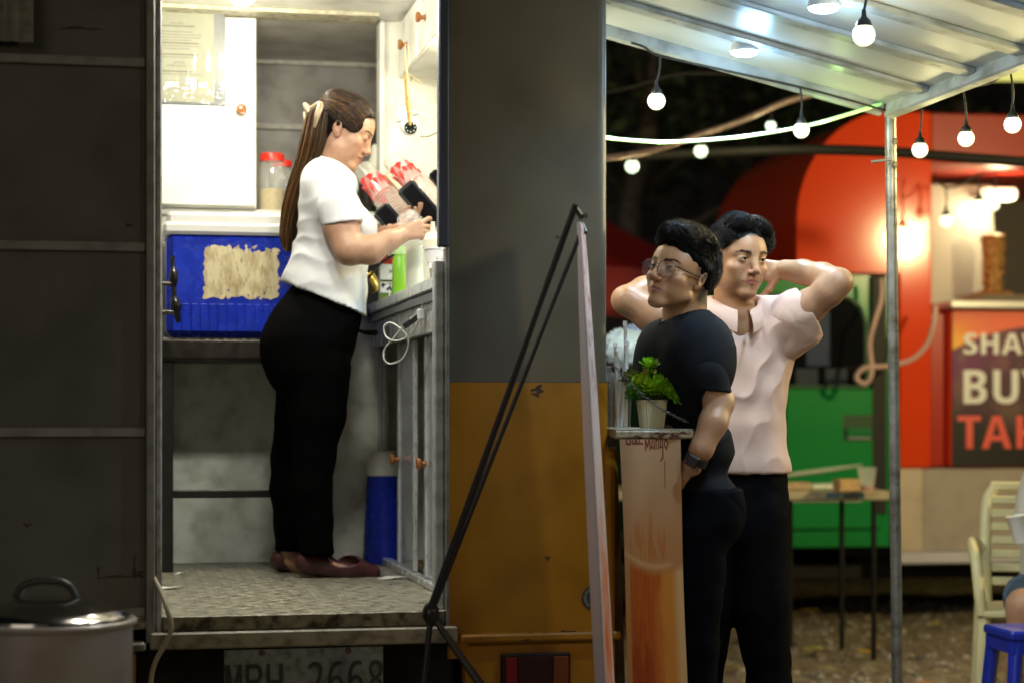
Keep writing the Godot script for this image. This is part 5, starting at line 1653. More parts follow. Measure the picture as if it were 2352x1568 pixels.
func build_backdrop():
	tree(Vector3(0.9, 0, -15.5), "slim dark tree behind the far bulbs, beside the truck's panel", 4.6, 0.3, 3, 1.7, 5200)
	tree(Vector3(2.2, 0, -17.0), "dark tree with a pale trunk behind the middle far bulb", 5.0, -0.2, 8, 2.1, 5200)
	tree(Vector3(4.2, 0, -18.0), "broad dark tree rising behind the red food truck", 5.4, 0.1, 14, 2.4, 5200)
	tree(Vector3(6.5, 0, -17.0), "dark tree at the right behind the red food truck", 5.0, 0.2, 21, 2.2, 4000)
	var s := Sh.new()
	s.box(Vector3(-9, 0, -0.3), Vector3(11, 7.0, 0), 0.01)
	var wl := whole("back_wall", s, worn(Color(0.05, 0.045, 0.045), 0.9, 0.0, 0.8, 0.3), "tall dark wall closing the yard behind the trees", "wall", at_turn(Vector3(1, 0, -21)))
	# dim red tent at the left of the customers
	var t := thing("red_tent", "dim red tent roof behind the man with glasses", "tent", at_turn(Vector3(0.608, -0.1284, -12.5) * Vector3(1, 0, 1)))
	var c := t.position
	var sh := Sh.new()
	var a := [Vector3(0.0105, 2.0648, -11.5) - c, Vector3(1.0298, 2.0073, -11.5) - c, Vector3(1.3173, 2.2318, -14) - c, Vector3(0.0764, 2.2955, -14) - c]
	var top := Vector3(0.5555, 2.453, -12.6) - c
	for k in 4:
		var q: Vector3 = a[k]
		var r: Vector3 = a[(k + 1) % 4]
		var n := (r - q).cross(top - q).normalized()
		if n.y < 0: n = -n
		sh.tri(q, r, top, n, n, n)
		sh.quad(q - Vector3(0, 0.3, 0), r - Vector3(0, 0.3, 0), r, q)
	part("tent_roof", sh, mat(Color(0.42, 0.02, 0.02), 0.6), t)
	for q in a:
		var pl := Sh.new()
		pl.tube([Vector3(q.x, 0, q.z), q], 0.02, 8)
		part("tent_leg", pl, mat(Color(0.2, 0.2, 0.2), 0.5, 0.5), t)
	# a stall farther right: its lit yellow sign over dim shelves
	var st := thing("far_stall", "far stall with a lit yellow sign at the right border", "stall", at_turn(Vector3(4.2, 0, -13.5)))
	part("sign_light", bx(Vector3(3.2086, 3.4132, -13) - st.position - Vector3(0, 0, 0.04), Vector3(4.0891, 3.6082, -13) - st.position, 0.01), glow(Color(0.85, 0.85, 0.38), 0.9), st)
	part("stall_roof", bx(Vector3(-1.4, 3.1, -0.9), Vector3(1.6, 3.16, 0.45), 0.01), mat(Color(0.3, 0.3, 0.3), 0.5), st)
	for k in 6:
		part("curtain", bx(Vector3(-1.25 + 0.24 * k, 2.2, 0.0), Vector3(-1.03 + 0.24 * k, 3.09, 0.03), 0.01), mat([Color(0.5, 0.5, 0.55), Color(0.25, 0.27, 0.4), Color(0.1, 0.09, 0.1)][k % 3], 0.4), st)
	for x: float in [-1.35, 1.5]:
		part("stall_leg", bx(Vector3(x, 0, -0.1), Vector3(x + 0.06, 3.1, -0.04)), mat(Color(0.15, 0.15, 0.15), 0.5), st)
	omni(st, Vector3(0.0, 2.8, 0.5), Color(1.0, 0.95, 0.6), 0.5, 0.1)

func arch(x0: float, x1: float, y0: float, y1: float, rx: float, ry: float, n := 20) -> PackedVector2Array:
	# a side view whose upper left corner is one large curve
	var p := PackedVector2Array([Vector2(x1, y0), Vector2(x0, y0)])
	for k in n + 1:
		var an := PI / 2 * k / n
		p.append(Vector2(x0 + rx - rx * cos(an), y1 - ry + ry * sin(an)))
	p.append(Vector2(x1, y1))
	return p

func build_red_truck():
	var org := Vector3(2.1215, 0.0761, -10.5) * Vector3(1, 0, 1)
	var t := at_turn(org, 9.0)
	var o := thing("red_food_truck", "red food truck with a rounded overhang above its green cab", "truck", t)
	var red := mat(Color(0.76, 0.06, 0.012), 0.13)
	red.metallic_specular = 0.4
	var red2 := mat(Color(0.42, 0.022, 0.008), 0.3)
	var green := mat(Color(0.010, 0.25, 0.055), 0.22)
	var k := 10.5 / 4400.0
	# local: x from the left end of the box body, y up; red overhang over the cab
	var ov := Sh.new()
	var yb := 1.15 + (950 - 628) * k
	var yt := 1.15 + (950 - 254) * k
	ov.prism(arch((1822 - 2065) * k, 0.02, yb, yt, 0.56, 0.62), -1.75, 0.0, Transform3D(), true)
	part("overhang", ov, red, o)
	part("body_side", bx(Vector3(0.0, 1.15 - 125 * k, -1.75), Vector3(80 * k, yt - 0.001, 0.001), 0.012), red, o)
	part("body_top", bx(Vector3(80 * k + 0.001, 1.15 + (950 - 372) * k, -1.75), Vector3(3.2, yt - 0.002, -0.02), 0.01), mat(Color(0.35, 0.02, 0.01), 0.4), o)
	part("body_rear", bx(Vector3(3.2, 0.5, -1.75), Vector3(3.3, yt, 0.0), 0.02), red, o)
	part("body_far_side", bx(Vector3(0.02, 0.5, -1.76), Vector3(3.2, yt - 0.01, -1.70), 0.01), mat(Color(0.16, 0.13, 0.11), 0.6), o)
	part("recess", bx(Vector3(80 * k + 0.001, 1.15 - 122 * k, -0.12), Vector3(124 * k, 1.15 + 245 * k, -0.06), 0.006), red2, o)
	part("counter_front", bx(Vector3(124 * k, 1.15 - 122 * k, -0.10), Vector3(3.2, 1.15 + 240 * k, 0.0), 0.01), red, o)
	part("counter_top", bx(Vector3(110 * k, 1.15 + 242 * k, -0.45), Vector3(3.2, 1.15 + 258 * k, 0.10), 0.006), mat(Color(0.75, 0.75, 0.72), 0.25, 0.2), o)
	# skirt with a pale lower lip
	part("skirt", bx(Vector3(60 * k, 1.15 - 318 * k, -0.08), Vector3(3.25, 1.15 - 126 * k, -0.02), 0.006), worn(Color(0.44, 0.38, 0.34), 0.5, 0.0, 0.12, 0.8), o)
	part("skirt", bx(Vector3(0.0, 1.15 - 318 * k, -0.07), Vector3(59 * k, 1.15 - 126 * k, 0.0), 0.006), worn(Color(0.62, 0.52, 0.40), 0.5, 0.0, 0.12, 0.8), o)
	part("skirt_lip", bx(Vector3(0.0, 1.15 - 345 * k, -0.09), Vector3(3.25, 1.15 - 319 * k, 0.015), 0.008), mat(Color(0.62, 0.62, 0.7), 0.3), o)
	part("underside", bx(Vector3(-1.7, 0.22, -1.6), Vector3(3.1, 0.32, -0.3), 0.01), mat(Color(0.01, 0.01, 0.01), 0.8), o)
	# green cab
	var cab := Sh.new()
	var cx0 := (1560 - 2065) * k
	cab.prism(PackedVector2Array([Vector2(-0.03, 0.42), Vector2(cx0, 0.42), Vector2(cx0 - 0.02, 0.95), Vector2(cx0 + 0.05, 1.28), Vector2(cx0 + 0.30, 1.86), Vector2(cx0 + 0.42, yb - 0.006), Vector2(-0.03, yb - 0.006)]), -1.7, -0.06, Transform3D(), true)
	part("cab", cab, green, o)
	var dr := part("cab_door", bx(Vector3((1800 - 2065) * k, 0.52, -0.06), Vector3((2028 - 2065) * k, 1.15 + 58 * k, -0.03), 0.012), green, o)
	part("handle_recess", bx(Vector3((1936 - 2065) * k, 1.15 - 62 * k, -0.031), Vector3((2008 - 2065) * k, 1.15 - 2 * k, -0.0295), 0.0005), mat(Color(0.004, 0.06, 0.015), 0.4), dr)
	part("door_handle", bx(Vector3((1942 - 2065) * k, 1.15 - 52 * k, -0.03), Vector3((2002 - 2065) * k, 1.15 - 32 * k, -0.008), 0.008), mat(Color(0.02, 0.2, 0.06), 0.2), dr)
	part("door_handle", bx(Vector3((1945 - 2065) * k, 1.15 - 58 * k, -0.03), Vector3((2000 - 2065) * k, 1.15 - 53 * k, -0.012), 0.003), mat(Color(0.7, 0.75, 0.72), 0.15, 0.5), dr)
	var wn := Sh.new()
	var wp := PackedVector2Array([Vector2((1720 - 2065) * k, 1.15 + 62 * k), Vector2((1991 - 2065) * k, 1.15 + 62 * k)])
	for i in 8:
		var an := PI / 2 * i / 7
		wp.append(Vector2((1925 - 2065) * k + 66 * k * cos(an), 1.15 + 195 * k + 76 * k * sin(an)))
	wp.append(Vector2((1740 - 2065) * k, 1.15 + 271 * k))
	wn.prism(wp, -0.055, -0.035, Transform3D(), true)
	var win := part("cab_window", wn, mat(Color(0.006, 0.007, 0.009), 0.06), o)
	part("door_gap", bx(Vector3((2006 - 2065) * k, 0.6, -0.058), Vector3((2040 - 2065) * k, yb - 0.01, -0.028), 0.003), mat(Color(0.006, 0.005, 0.005), 0.6), o)
	var fr := Sh.new()
	var ring := []
	for p in wp: ring.append(Vector3(p.x, p.y, -0.033))
	ring.append(ring[0])
	fr.tube(ring, 0.012, 6)
	part("window_frame", fr, mat(Color(0.05, 0.12, 0.06), 0.3), win)
	# what shows through it: seat backs
	part("seat_back", bx(Vector3((1850 - 2065) * k, 1.15 + 110 * k, -0.036), Vector3((1905 - 2065) * k, 1.15 + 235 * k, -0.0345), 0.0005), mat(Color(0.012, 0.028, 0.09), 0.6), win)
	for x in [1825.0, 1895.0]:
		part("seat_back", bx(Vector3((x - 2065) * k, 1.15 + 66 * k, -0.036), Vector3((x + 52 - 2065) * k, 1.15 + 104 * k, -0.0345), 0.0005), mat(Color(0.006, 0.016, 0.04), 0.6), win)
	var sw := Sh.new()
	for j in 3:
		var a := j * 0.07
		sw.tube(spline([Vector3(-0.95, 0.78 - a, -0.028), Vector3(-0.6, 0.82 - a, -0.026), Vector3(-0.2, 0.87 - a * 1.4, -0.026)], 5), [0.006, 0.007, 0.008, 0.009, 0.01, 0.012, 0.013, 0.012, 0.010, 0.007, 0.004], 6)
	part("white_stripe", sw, mat(Color(0.6, 0.65, 0.55), 0.4), dr)
	for x in [-0.98, 2.4]:
		var w := Sh.new()
		var wt := Transform3D(Basis(Vector3.RIGHT, PI / 2), Vector3(x, 0.31, -0.2))
		w.lathe([Vector2(0.17, -0.1), Vector2(0.29, -0.1), Vector2(0.31, -0.07), Vector2(0.31, 0.09), Vector2(0.29, 0.11), Vector2(0.19, 0.11)], 32, wt)
		var wh := part("wheel", w, mat(Color(0.012, 0.012, 0.012), 0.7), o)
		var rm := Sh.new()
		rm.lathe([Vector2(0.0, 0.05), Vector2(0.08, 0.07), Vector2(0.12, 0.05), Vector2(0.19, 0.1), Vector2(0.195, 0.11)], 28, wt)
		part("rim", rm, mat(Color(0.035, 0.036, 0.045), 0.5, 0.2), wh)
	# hose of pale plastic
	var hs := Sh.new()
	hs.tube(spline([Vector3(1.9971, 1.8792, -10.35), Vector3(1.9947, 1.7616, -10.35), Vector3(1.9476, 1.6299, -10.3), Vector3(1.9242, 1.5245, -10.3), Vector3(1.9265, 1.383, -10.25), Vector3(1.8962, 1.3131, -10.25), Vector3(1.845, 1.341, -10.25), Vector3(1.8846, 1.3946, -10.25), Vector3(2.0127, 1.4062, -10.25), Vector3(2.1409, 1.4412, -10.25), Vector3(2.2224, 1.5227, -10.25), Vector3(2.2597, 1.6392, -10.25), Vector3(2.28, 1.7235, -10.3)], 8).map(func(p): return p - org), 0.014, 8)
	whole("hose", hs, mat(Color(0.62, 0.42, 0.38), 0.4), "pale pink hose looped over the cab's edge on the red truck", "hose", at_turn(org))
	# inside: steel back panel, the lamp, dark depth
	part("kitchen_panel", bx(Vector3(85 * k, 1.15 + 258 * k, -0.62), Vector3(330 * k, 1.15 + 560 * k, -0.57), 0.01), mat(Color(0.36, 0.345, 0.33), 0.42, 0.1), o)
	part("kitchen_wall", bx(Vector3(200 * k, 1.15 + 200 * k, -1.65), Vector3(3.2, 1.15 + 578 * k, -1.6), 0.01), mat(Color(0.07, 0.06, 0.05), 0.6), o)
	part("kitchen_post", bx(Vector3(82 * k, 1.15 + 258 * k, -0.16), Vector3(92 * k, 1.15 + 570 * k, -0.1), 0.006), mat(Color(0.25, 0.24, 0.18), 0.4, 0.4), o)
	var kl := thing("kitchen_lamp", "lit white hood lamp over the meat spit in the red food truck", "lamp", t * Transform3D(Basis(), Vector3(280 * k, 1.15 + 530 * k, -0.45)))
	part("lamp_hood", bx(Vector3(0.0, -0.035, -0.06), Vector3(0.20, 0.035, 0.06), 0.02), glow(Color(1.0, 0.97, 0.75), 1.4), kl)
	omni(kl, Vector3(0.08, -0.06, 0.09), Color(1.0, 0.93, 0.7), 0.34, 0.05)
	var sh := thing("shawarma_spit", "cone of browned sliced meat on an upright spit in the red truck", "meat spit", t * Transform3D(Basis(), Vector3(278 * k, 1.15 + 262 * k, -0.28)))
	var mt := Sh.new()
	var z := FastNoiseLite.new()
	z.frequency = 9.0
	mt.sheet(func(u: float, v: float) -> Vector3:
		var an := u * TAU
		var r := lerpf(0.050, 0.060, v) * (1.0 + 0.09 * sin(v * 62.0 + 2.0 * z.get_noise_2d(u * 9.0, 3.0))) + 0.03 * z.get_noise_3d(cos(an) * 0.35, sin(an) * 0.35, v * 1.2)
		if v > 0.93: r *= sqrt(maxf(0.0, 1.0 - pow((v - 0.93) / 0.07, 2)))
		return Vector3(cos(an) * r, 0.07 + v * 0.33, sin(an) * r), 28, 60)
	part("meat", mt, worn(Color(0.62, 0.34, 0.10), 0.45, 0.0, 1.0, 6.0, 0.4, Color(0.22, 0.10, 0.05)), sh)
	var rod := Sh.new()
	rod.tube([Vector3(0, 0.02, 0), Vector3(0, 0.62, 0)], 0.008, 8)
	part("rod", rod, mat(Color(0.6, 0.6, 0.62), 0.25, 0.9), sh)
	var dish := Sh.new()
	dish.lathe([Vector2(0.0, 0.0), Vector2(0.17, 0.0), Vector2(0.2, 0.035), Vector2(0.205, 0.04), Vector2(0.17, 0.02), Vector2(0.0, 0.018)], 28)
	part("dish", dish, mat(Color(0.4, 0.35, 0.28), 0.3, 0.7), sh)
	var scr := Sh.new()
	scr.ball(Vector3(0.0, 0.045, 0.0), Vector3(0.13, 0.03, 0.1), 12, 6)
	part("meat_scraps", scr, worn(Color(0.42, 0.2, 0.06), 0.6, 0.0, 0.9, 9.0, 0.4), sh)
	# bulbs on a string before its window
	var g := "bulbs on the string at the red truck's window"
	bulb(Vector3(2.3135, 2.177, -10.2), Vector3(2.3089, 2.3555, -10.2), "blurred bulb lowest at the red truck's window", g, 0.036, 0.03, Color(1, 1, 0.85))
	bulb(Vector3(2.4653, 2.2472, -10.1), Vector3(2.4561, 2.4125, -10.1), "blurred bulb in the middle of the red truck's window", g, 0.036, 0.03, Color(1, 1, 0.85))
	bulb(Vector3(2.5205, 2.2364, -10), Vector3(2.525, 2.4114, -10), "blurred bulb rightmost at the red truck's window", g, 0.026, 0.03, Color(1, 1, 0.85))
	bulb(Vector3(2.7425, 2.2743, -9.7), Vector3(2.7425, 2.4066, -9.7), "bulb beyond the right border at the red truck's window", g, 0.036, 0.15, Color(1, 1, 0.85))
	var ws := Sh.new()
	ws.tube(spline([Vector3(2.2683, 2.4375, -10.3), Vector3(2.3089, 2.3555, -10.2), Vector3(2.3853, 2.3634, -10.15), Vector3(2.4561, 2.4125, -10.1), Vector3(2.525, 2.4114, -10), Vector3(2.7425, 2.4066, -9.7), Vector3(2.9567, 2.4745, -9.4)], 6), 0.006, 6)
	whole("window_cable", ws, mat(Color(0.05, 0.045, 0.04), 0.5), "cable of the bulbs at the red truck's window", "cable")
	# banner under the counter
	var bn := thing("shawarma_banner", "purple banner with white and red lettering on the red truck's front", "banner", t * Transform3D(Basis(), Vector3(128 * k, 1.15 - 120 * k, 0.012)))
	var im := Image.create(768, 512, false, Image.FORMAT_RGB8)
	var fz := FastNoiseLite.new()
	fz.frequency = 0.012
	fz.fractal_octaves = 4
	for y in 512:
		for x in 768:
			var a := fz.get_noise_2d(x * 0.6, y * 0.25)
			var c := Color(0.30, 0.16, 0.22).lerp(Color(0.42, 0.08, 0.36), clampf(0.5 + a * 1.6, 0, 1))
			c = c.lerp(Color(0.46, 0.36, 0.30), clampf(fz.get_noise_2d(x * 1.3 + 400, y * 0.5) * 1.8, 0, 0.7))
			c = c.lerp(Color(0.06, 0.05, 0.06), smoothstep(270, 420, y + a * 80))
			var yb2 := 28.0 + 102.0 * exp(-x / 95.0)
			var top_ := Color(0.95, 0.42, 0.28).lerp(Color(1.0, 0.72, 0.2), smoothstep(0, 120, y + fz.get_noise_2d(x, y) * 30) * smoothstep(90.0, 0.0, x))
			c = c.lerp(top_, smoothstep(yb2 + 4.0, yb2 - 4.0, y))
			im.set_pixel(x, y, c)
	var sheet := Sh.new()
	var bw := 2.4
	var bh := 358 * k
	sheet.quad(Vector3(0, 0, 0), Vector3(bw, 0, 0), Vector3(bw, bh, 0), Vector3(0, bh, 0))
	part("banner_sheet", sheet, picture(im, 0.45), bn)
	part("banner_back", bx(Vector3(0, 0, -0.011), Vector3(bw, bh, -0.002), 0.001), mat(Color(0.3, 0.3, 0.3), 0.6), bn)
	var wht := mat(Color(0.85, 0.85, 0.85), 0.4)
	var lx := 0.062
	for e in [["SHAWARMA", 48.0, (1070 - 812), wht, 1.18], ["BUY", 78.0, (1070 - 926), wht, 1.05], ["TAKE", 76.0, (1070 - 1030), mat(Color(0.85, 0.12, 0.09), 0.4), 1.08]]:
		var tm := letters(e[0], e[1] * k, 0.004, "Droid Sans", true)
		tm.horizontal_alignment = HORIZONTAL_ALIGNMENT_LEFT
		tm.vertical_alignment = VERTICAL_ALIGNMENT_BOTTOM
		var h: float = tm.get_aabb().size.y
		var q: float = e[1] * k / h
		var off := tm.get_aabb().position
		part("lettering", tm, e[3], bn, Transform3D(Basis().scaled(Vector3(q * e[4], q, 1)), Vector3(lx - off.x * q * e[4] + (0.0 if e[0] != "TAKE" else -0.035), e[2] * k - off.y * q, 0.004)))

# ---------------------------------------------------------------- loose things inside the truck
func build_interior_things():
	var blackm := worn(Color(0.02, 0.018, 0.016), 0.5, 0.0, 0.5, 3.0)
	# bench that carries the cool box
	var b := thing("bench", "black framed bench with dark brown top carrying the blue cool box", "bench", in_truck(Vector3(-0.16, 0.629, -1.56)))
	part("bench_top", bx(Vector3(-0.63, 0.695, -0.16), Vector3(0.45, 0.772, 0.19), 0.012), worn(Color(0.022, 0.016, 0.012), 0.5, 0.0, 0.6, 3.0), b)
	for p in [Vector3(-0.155, 0, 0.15), Vector3(0.372, 0, 0.15), Vector3(-0.59, 0, 0.15), Vector3(0.372, 0, -0.13), Vector3(-0.155, 0, -0.13)]:
		part("leg", bx(p + Vector3(-0.021, 0, -0.021), p + Vector3(0.021, 0.694, 0.021), 0.003), blackm, b)
	part("rail", bx(Vector3(-0.133, 0.243, 0.137), Vector3(0.35, 0.270, 0.163), 0.003), blackm, b)
	# cool box
	var c := thing("cool_box", "large blue cool box with white lid and a torn paper label", "cool box", in_truck(Vector3(-0.01, 1.4015, -1.535)))
	var blue := worn(Color(0.014, 0.04, 0.52), 0.33, 0.0, 0.2, 2.0, 0.05)
	var bd := Sh.new()
	for q in [[Vector3(-0.306, 0.0, -0.16), Vector3(0.265, 0.345, 0.16)]]:
		bd.box(q[0], q[1], 0.022)
	for i in 19:
		bd.box(Vector3(-0.285 + 0.0295 * i, 0.02, 0.159), Vector3(-0.285 + 0.0295 * i + 0.021, 0.11, 0.166), 0.004)
	part("body", bd, blue, c)
	var lid := Sh.new()
	lid.box(Vector3(-0.316, 0.338, -0.168), Vector3(0.273, 0.378, 0.171), 0.016)
	lid.box(Vector3(-0.302, 0.37, -0.155), Vector3(0.26, 0.412, 0.158), 0.02)
	lid.box(Vector3(-0.1, 0.405, -0.05), Vector3(0.2, 0.418, 0.12), 0.004)
	part("lid", lid, mat(Color(0.80, 0.80, 0.78), 0.3), c)
	var im := Image.create(320, 224, false, Image.FORMAT_RGBA8)
	var z := FastNoiseLite.new()
	z.frequency = 0.025
	z.fractal_octaves = 5
	var z2 := FastNoiseLite.new()
	z2.seed = 4
	z2.frequency = 0.03
	z2.fractal_octaves = 4
	for y in 224:
		for x in 320:
			var e := minf(minf(x, 320 - x), minf(y * (0.42 if x > 150 else 0.9), 224 - y))
			var a := e - 8.0 - 16.0 * z.get_noise_2d(x, y)
			var hole := z2.get_noise_2d(x * 1.1, y * 0.9) - lerpf(0.8, 0.40, smoothstep(140, 200, y) * smoothstep(20, 70, x))
			var cc := Color(0.88, 0.83, 0.68).lerp(Color(0.62, 0.52, 0.34), clampf(z.get_noise_2d(x * 0.6, y * 0.35) * 0.8 + 0.15, 0, 1))
			cc = cc.lerp(Color(0.36, 0.28, 0.16), clampf((z2.get_noise_2d(x * 2.5, y * 0.5 + 90) - 0.25) * 1.2, 0, 0.35))
			cc.a = 1.0 if a > 0.0 and hole < 0.0 else 0.0
			im.set_pixel(x, y, cc)
	var lm := picture(im, 0.8)
	lm.transparency = BaseMaterial3D.TRANSPARENCY_ALPHA_SCISSOR
	lm.alpha_scissor_threshold = 0.5
	var lb := Sh.new()
	var l0 := Vector3(Vector3(-0.2016, 1.5366, -1.37).x + 0.01, 0.125, 0.1625)
	lb.quad(l0, l0 + Vector3(0.258, 0, 0), l0 + Vector3(0.258, 0.182, 0), l0 + Vector3(0, 0.182, 0))
	part("torn_label", lb, lm, c)
	# black taps that reach in from the left of the doorway
	var tp := thing("drink_taps", "two black drink taps in front of the cool box's left end", "tap", truck * Transform3D(Basis(), Vector3(-0.2984, 1.414, -1.2)))
	var o := Vector3(-0.2984, 1.414, -1.2)
	var tb := mat(Color(0.010, 0.010, 0.011), 0.18)
	var s := Sh.new()
	s.tube(spline([Vector3(-0.2998, 1.653, -1.2) - o, Vector3(-0.3025, 1.6279, -1.2) - o, Vector3(-0.2984, 1.6058, -1.2) - o], 3), [0.006, 0.007, 0.0075, 0.007, 0.0055, 0.005, 0.006], 10)
	s.lathe([Vector2(0.0, 0.0), Vector2(0.008, 0.002), Vector2(0.013, 0.02), Vector2(0.016, 0.035), Vector2(0.012, 0.055), Vector2(0.006, 0.07), Vector2(0.0, 0.07)], 16, Transform3D(Basis(), Vector3(-0.2984, 1.5502, -1.2) - o))
	s.tube([Vector3(-0.2984, 1.5599, -1.2) - o, Vector3(-0.2957, 1.5224, -1.2) - o], 0.008, 10)
	part("tap", s, tb, tp)
	var s2 := Sh.new()
	s2.lathe([Vector2(0.0, 0.0), Vector2(0.008, 0.0), Vector2(0.012, 0.035), Vector2(0.018, 0.05), Vector2(0.014, 0.075), Vector2(0.008, 0.085), Vector2(0.0, 0.086)], 16, Transform3D(Basis(Vector3.BACK, 0.16), Vector3(-0.2834, 1.4406, -1.2) - o))
	part("tap", s2, tb, tp)
	for y in [652.0, 716.0]:
		var s3 := Sh.new()
		var yy: float = (Vector3(-0.2984, 1.5641, -1.2) - o).y - (y - 652.0) * 0.00141
		s3.tube([Vector3(0.002, yy, 0), Vector3(-0.24, yy, 0)], 0.009, 10)
		part("stem", s3, mat(Color(0.12, 0.11, 0.10), 0.25, 0.8), tp)
	var urn := Sh.new()
	urn.lathe([Vector2(0.0, -0.70), Vector2(0.1, -0.70), Vector2(0.1, 0.35), Vector2(0.09, 0.37), Vector2(0.0, 0.38)], 28, Transform3D(Basis(), Vector3(-0.3, 0.0, 0)))
	part("drum", urn, mat(Color(0.5, 0.5, 0.5), 0.3, 0.7), tp)
	# framed certificate on the cupboard door
	var q0 := Vector3(-0.3309, 2.215, -1.684)
	var q1 := Vector3(-0.1072, 2.5627, -1.684)
	var w: float = q1.x - q0.x + 0.07
	var h: float = q1.y - q0.y
	var fr := thing("certificate", "certificate under crinkled plastic in a dark frame on the white cupboard", "certificate", truck * Transform3D(Basis(), q0 - Vector3(0.07, 0, 0)))
	part("backing", bx(Vector3(0, 0, -0.003), Vector3(w, h, 0.004), 0.001), mat(Color(0.10, 0.11, 0.11), 0.4), fr)
	var ci := Image.create(360, 560, false, Image.FORMAT_RGB8)
	ci.fill(Color(0.60, 0.60, 0.52))
	var R := RandomNumberGenerator.new()
	R.seed = 9
	var y0 := 104.0
	for e in [[0.2, 0], [0.55, 1], [0.0, 0], [0.5, 0], [0.75, 0], [0.75, 0], [0.45, 0], [0.68, 1], [0.75, 0], [0.4, 0], [0.0, 0], [0.65, 1], [0.6, 0], [0.0, 0], [0.0, 0], [0.3, 0], [0.0, 0], [0.45, 1], [0.75, 0]]:
		var half: float = e[0] * 160.0
		var x := 175.0 - half
		while x < 175.0 + half:
			var l := R.randf_range(6, 24)
			stroke(ci, Vector2(x, y0), Vector2(minf(x + l, 175 + half), y0), 5.0 if e[1] else 3.2, Color(0.2, 0.2, 0.18, 0.95 if e[1] else 0.7))
			x += l + 5
		y0 += 16.5
	var px := Vector2(150, 352)
	for k in 9:
		var nx := px + Vector2(7, R.randf_range(-13, 13))
		stroke(ci, px, nx, 2.2, Color(0.15, 0.17, 0.3, 0.8))
		px = nx
	var pg := Sh.new()
	var zz := FastNoiseLite.new()
	zz.frequency = 9.0
	pg.sheet(func(u: float, v: float) -> Vector3:
		return Vector3(0.006 + (w - 0.045) * u, 0.008 + (h - 0.016) * (1.0 - v), 0.006 + 0.0012 * zz.get_noise_2d(u, v)), 30, 40)
	part("paper", pg, picture(ci, 0.7), fr)
	var pl := Sh.new()
	zz.fractal_octaves = 3
	pl.sheet(func(u: float, v: float) -> Vector3:
		return Vector3(0.002 + (w - 0.006) * u, 0.003 + (h - 0.006) * (1.0 - v), 0.0105 + 0.0018 * zz.get_noise_2d(u * 0.6, v * 0.12) + 0.003 * smoothstep(0.7, 1.0, v) * zz.get_noise_2d(u * 0.3 + 5, v * 1.1)), 60, 70)
	part("plastic_sleeve", pl, pane(Color(0.95, 0.95, 0.92), 0.06, 0.06), fr)
	# jars with red lids on the ledge
	jar(Vector3(0.0625, 1.8629, -1.8), 0.044, 0.205, "clear plastic jar with red lid half full of cream powder on the ledge")
	jar(Vector3(0.1059, 1.8914, -1.93), 0.040, 0.17, "second red-lidded jar half hidden behind the first on the ledge")
	# white bell shaped bottle, dark leaves behind
	var lp := thing("white_bottle", "white bell-shaped bottle on the ledge before the woman's face", "bottle", truck * Transform3D(Basis(), Vector3(0.4474, 1.9512, -1.86)))
	var ls := Sh.new()
	ls.lathe([Vector2(0.0, 0.0), Vector2(0.035, 0.0), Vector2(0.035, 0.05), Vector2(0.034, 0.08), Vector2(0.045, 0.082), Vector2(0.026, 0.125), Vector2(0.022, 0.165), Vector2(0.014, 0.17), Vector2(0.0, 0.171)], 24)
	part("bottle_body", ls, mat(Color(0.68, 0.68, 0.6), 0.4), lp)
	var dk := Sh.new()
	dk.lathe([Vector2(0.0, -0.05), Vector2(0.037, -0.05), Vector2(0.037, 0.03), Vector2(0.0, 0.03)], 20)
	part("dark_band", dk, mat(Color(0.02, 0.018, 0.015), 0.4), lp)
	var pt := thing("leafy_plant", "dark green leafy plant in a black pot behind the white bottle", "plant", truck * Transform3D(Basis(), Vector3(0.4422, 1.9189, -2)))
	var pp := Sh.new()
	pp.lathe([Vector2(0.0, -0.03), Vector2(0.04, -0.03), Vector2(0.05, 0.07), Vector2(0.0, 0.07)], 16)
	part("pot", pp, mat(Color(0.02, 0.02, 0.02), 0.5), pt)
	for k in 26:
		var lf := Sh.new()
		var a := k * 2.4
		var d := Vector3(cos(a), R.randf_range(0.6, 2.2), sin(a)).normalized()
		leaf(lf, Vector3(0, 0.06, 0), d, R.randf_range(0.1, 0.2), 0.016, 0.3)
		part("leaf", lf, mat(Color(0.012, 0.06, 0.018), 0.4), pt)
	var sp := thing("black_speaker", "small black box on the ledge behind the woman's forehead", "box", truck * Transform3D(Basis(), Vector3(0.4816, 2.1337, -2.1)))
	part("case", bx(Vector3(-0.05, 0, -0.04), Vector3(0.06, 0.085, 0.04), 0.01), mat(Color(0.012, 0.011, 0.010), 0.4), sp)
	part("stand", bx(Vector3(-0.02, -0.17, -0.02), Vector3(0.02, -0.0005, 0.02), 0.004), mat(Color(0.012, 0.011, 0.010), 0.4), sp)
	# little blue water cooler beside the cabinet
	var jg := thing("water_jug", "small blue water jug with white lid on the floor by the cabinet", "jug", truck * Transform3D(Basis(), Vector3(0.4415, 0.629, -1.6475)))
	var js := Sh.new()
	js.lathe([Vector2(0.0, 0.0), Vector2(0.072, 0.0), Vector2(0.075, 0.01), Vector2(0.060, 0.305), Vector2(0.0, 0.305)], 32)
	part("jug_body", js, blue, jg)
	var jl := Sh.new()
	jl.lathe([Vector2(0.064, 0.306), Vector2(0.064, 0.345), Vector2(0.057, 0.352), Vector2(0.055, 0.375), Vector2(0.04, 0.39), Vector2(0.0, 0.392)], 32)
	part("jug_lid", jl, mat(Color(0.82, 0.82, 0.76), 0.5), jg)
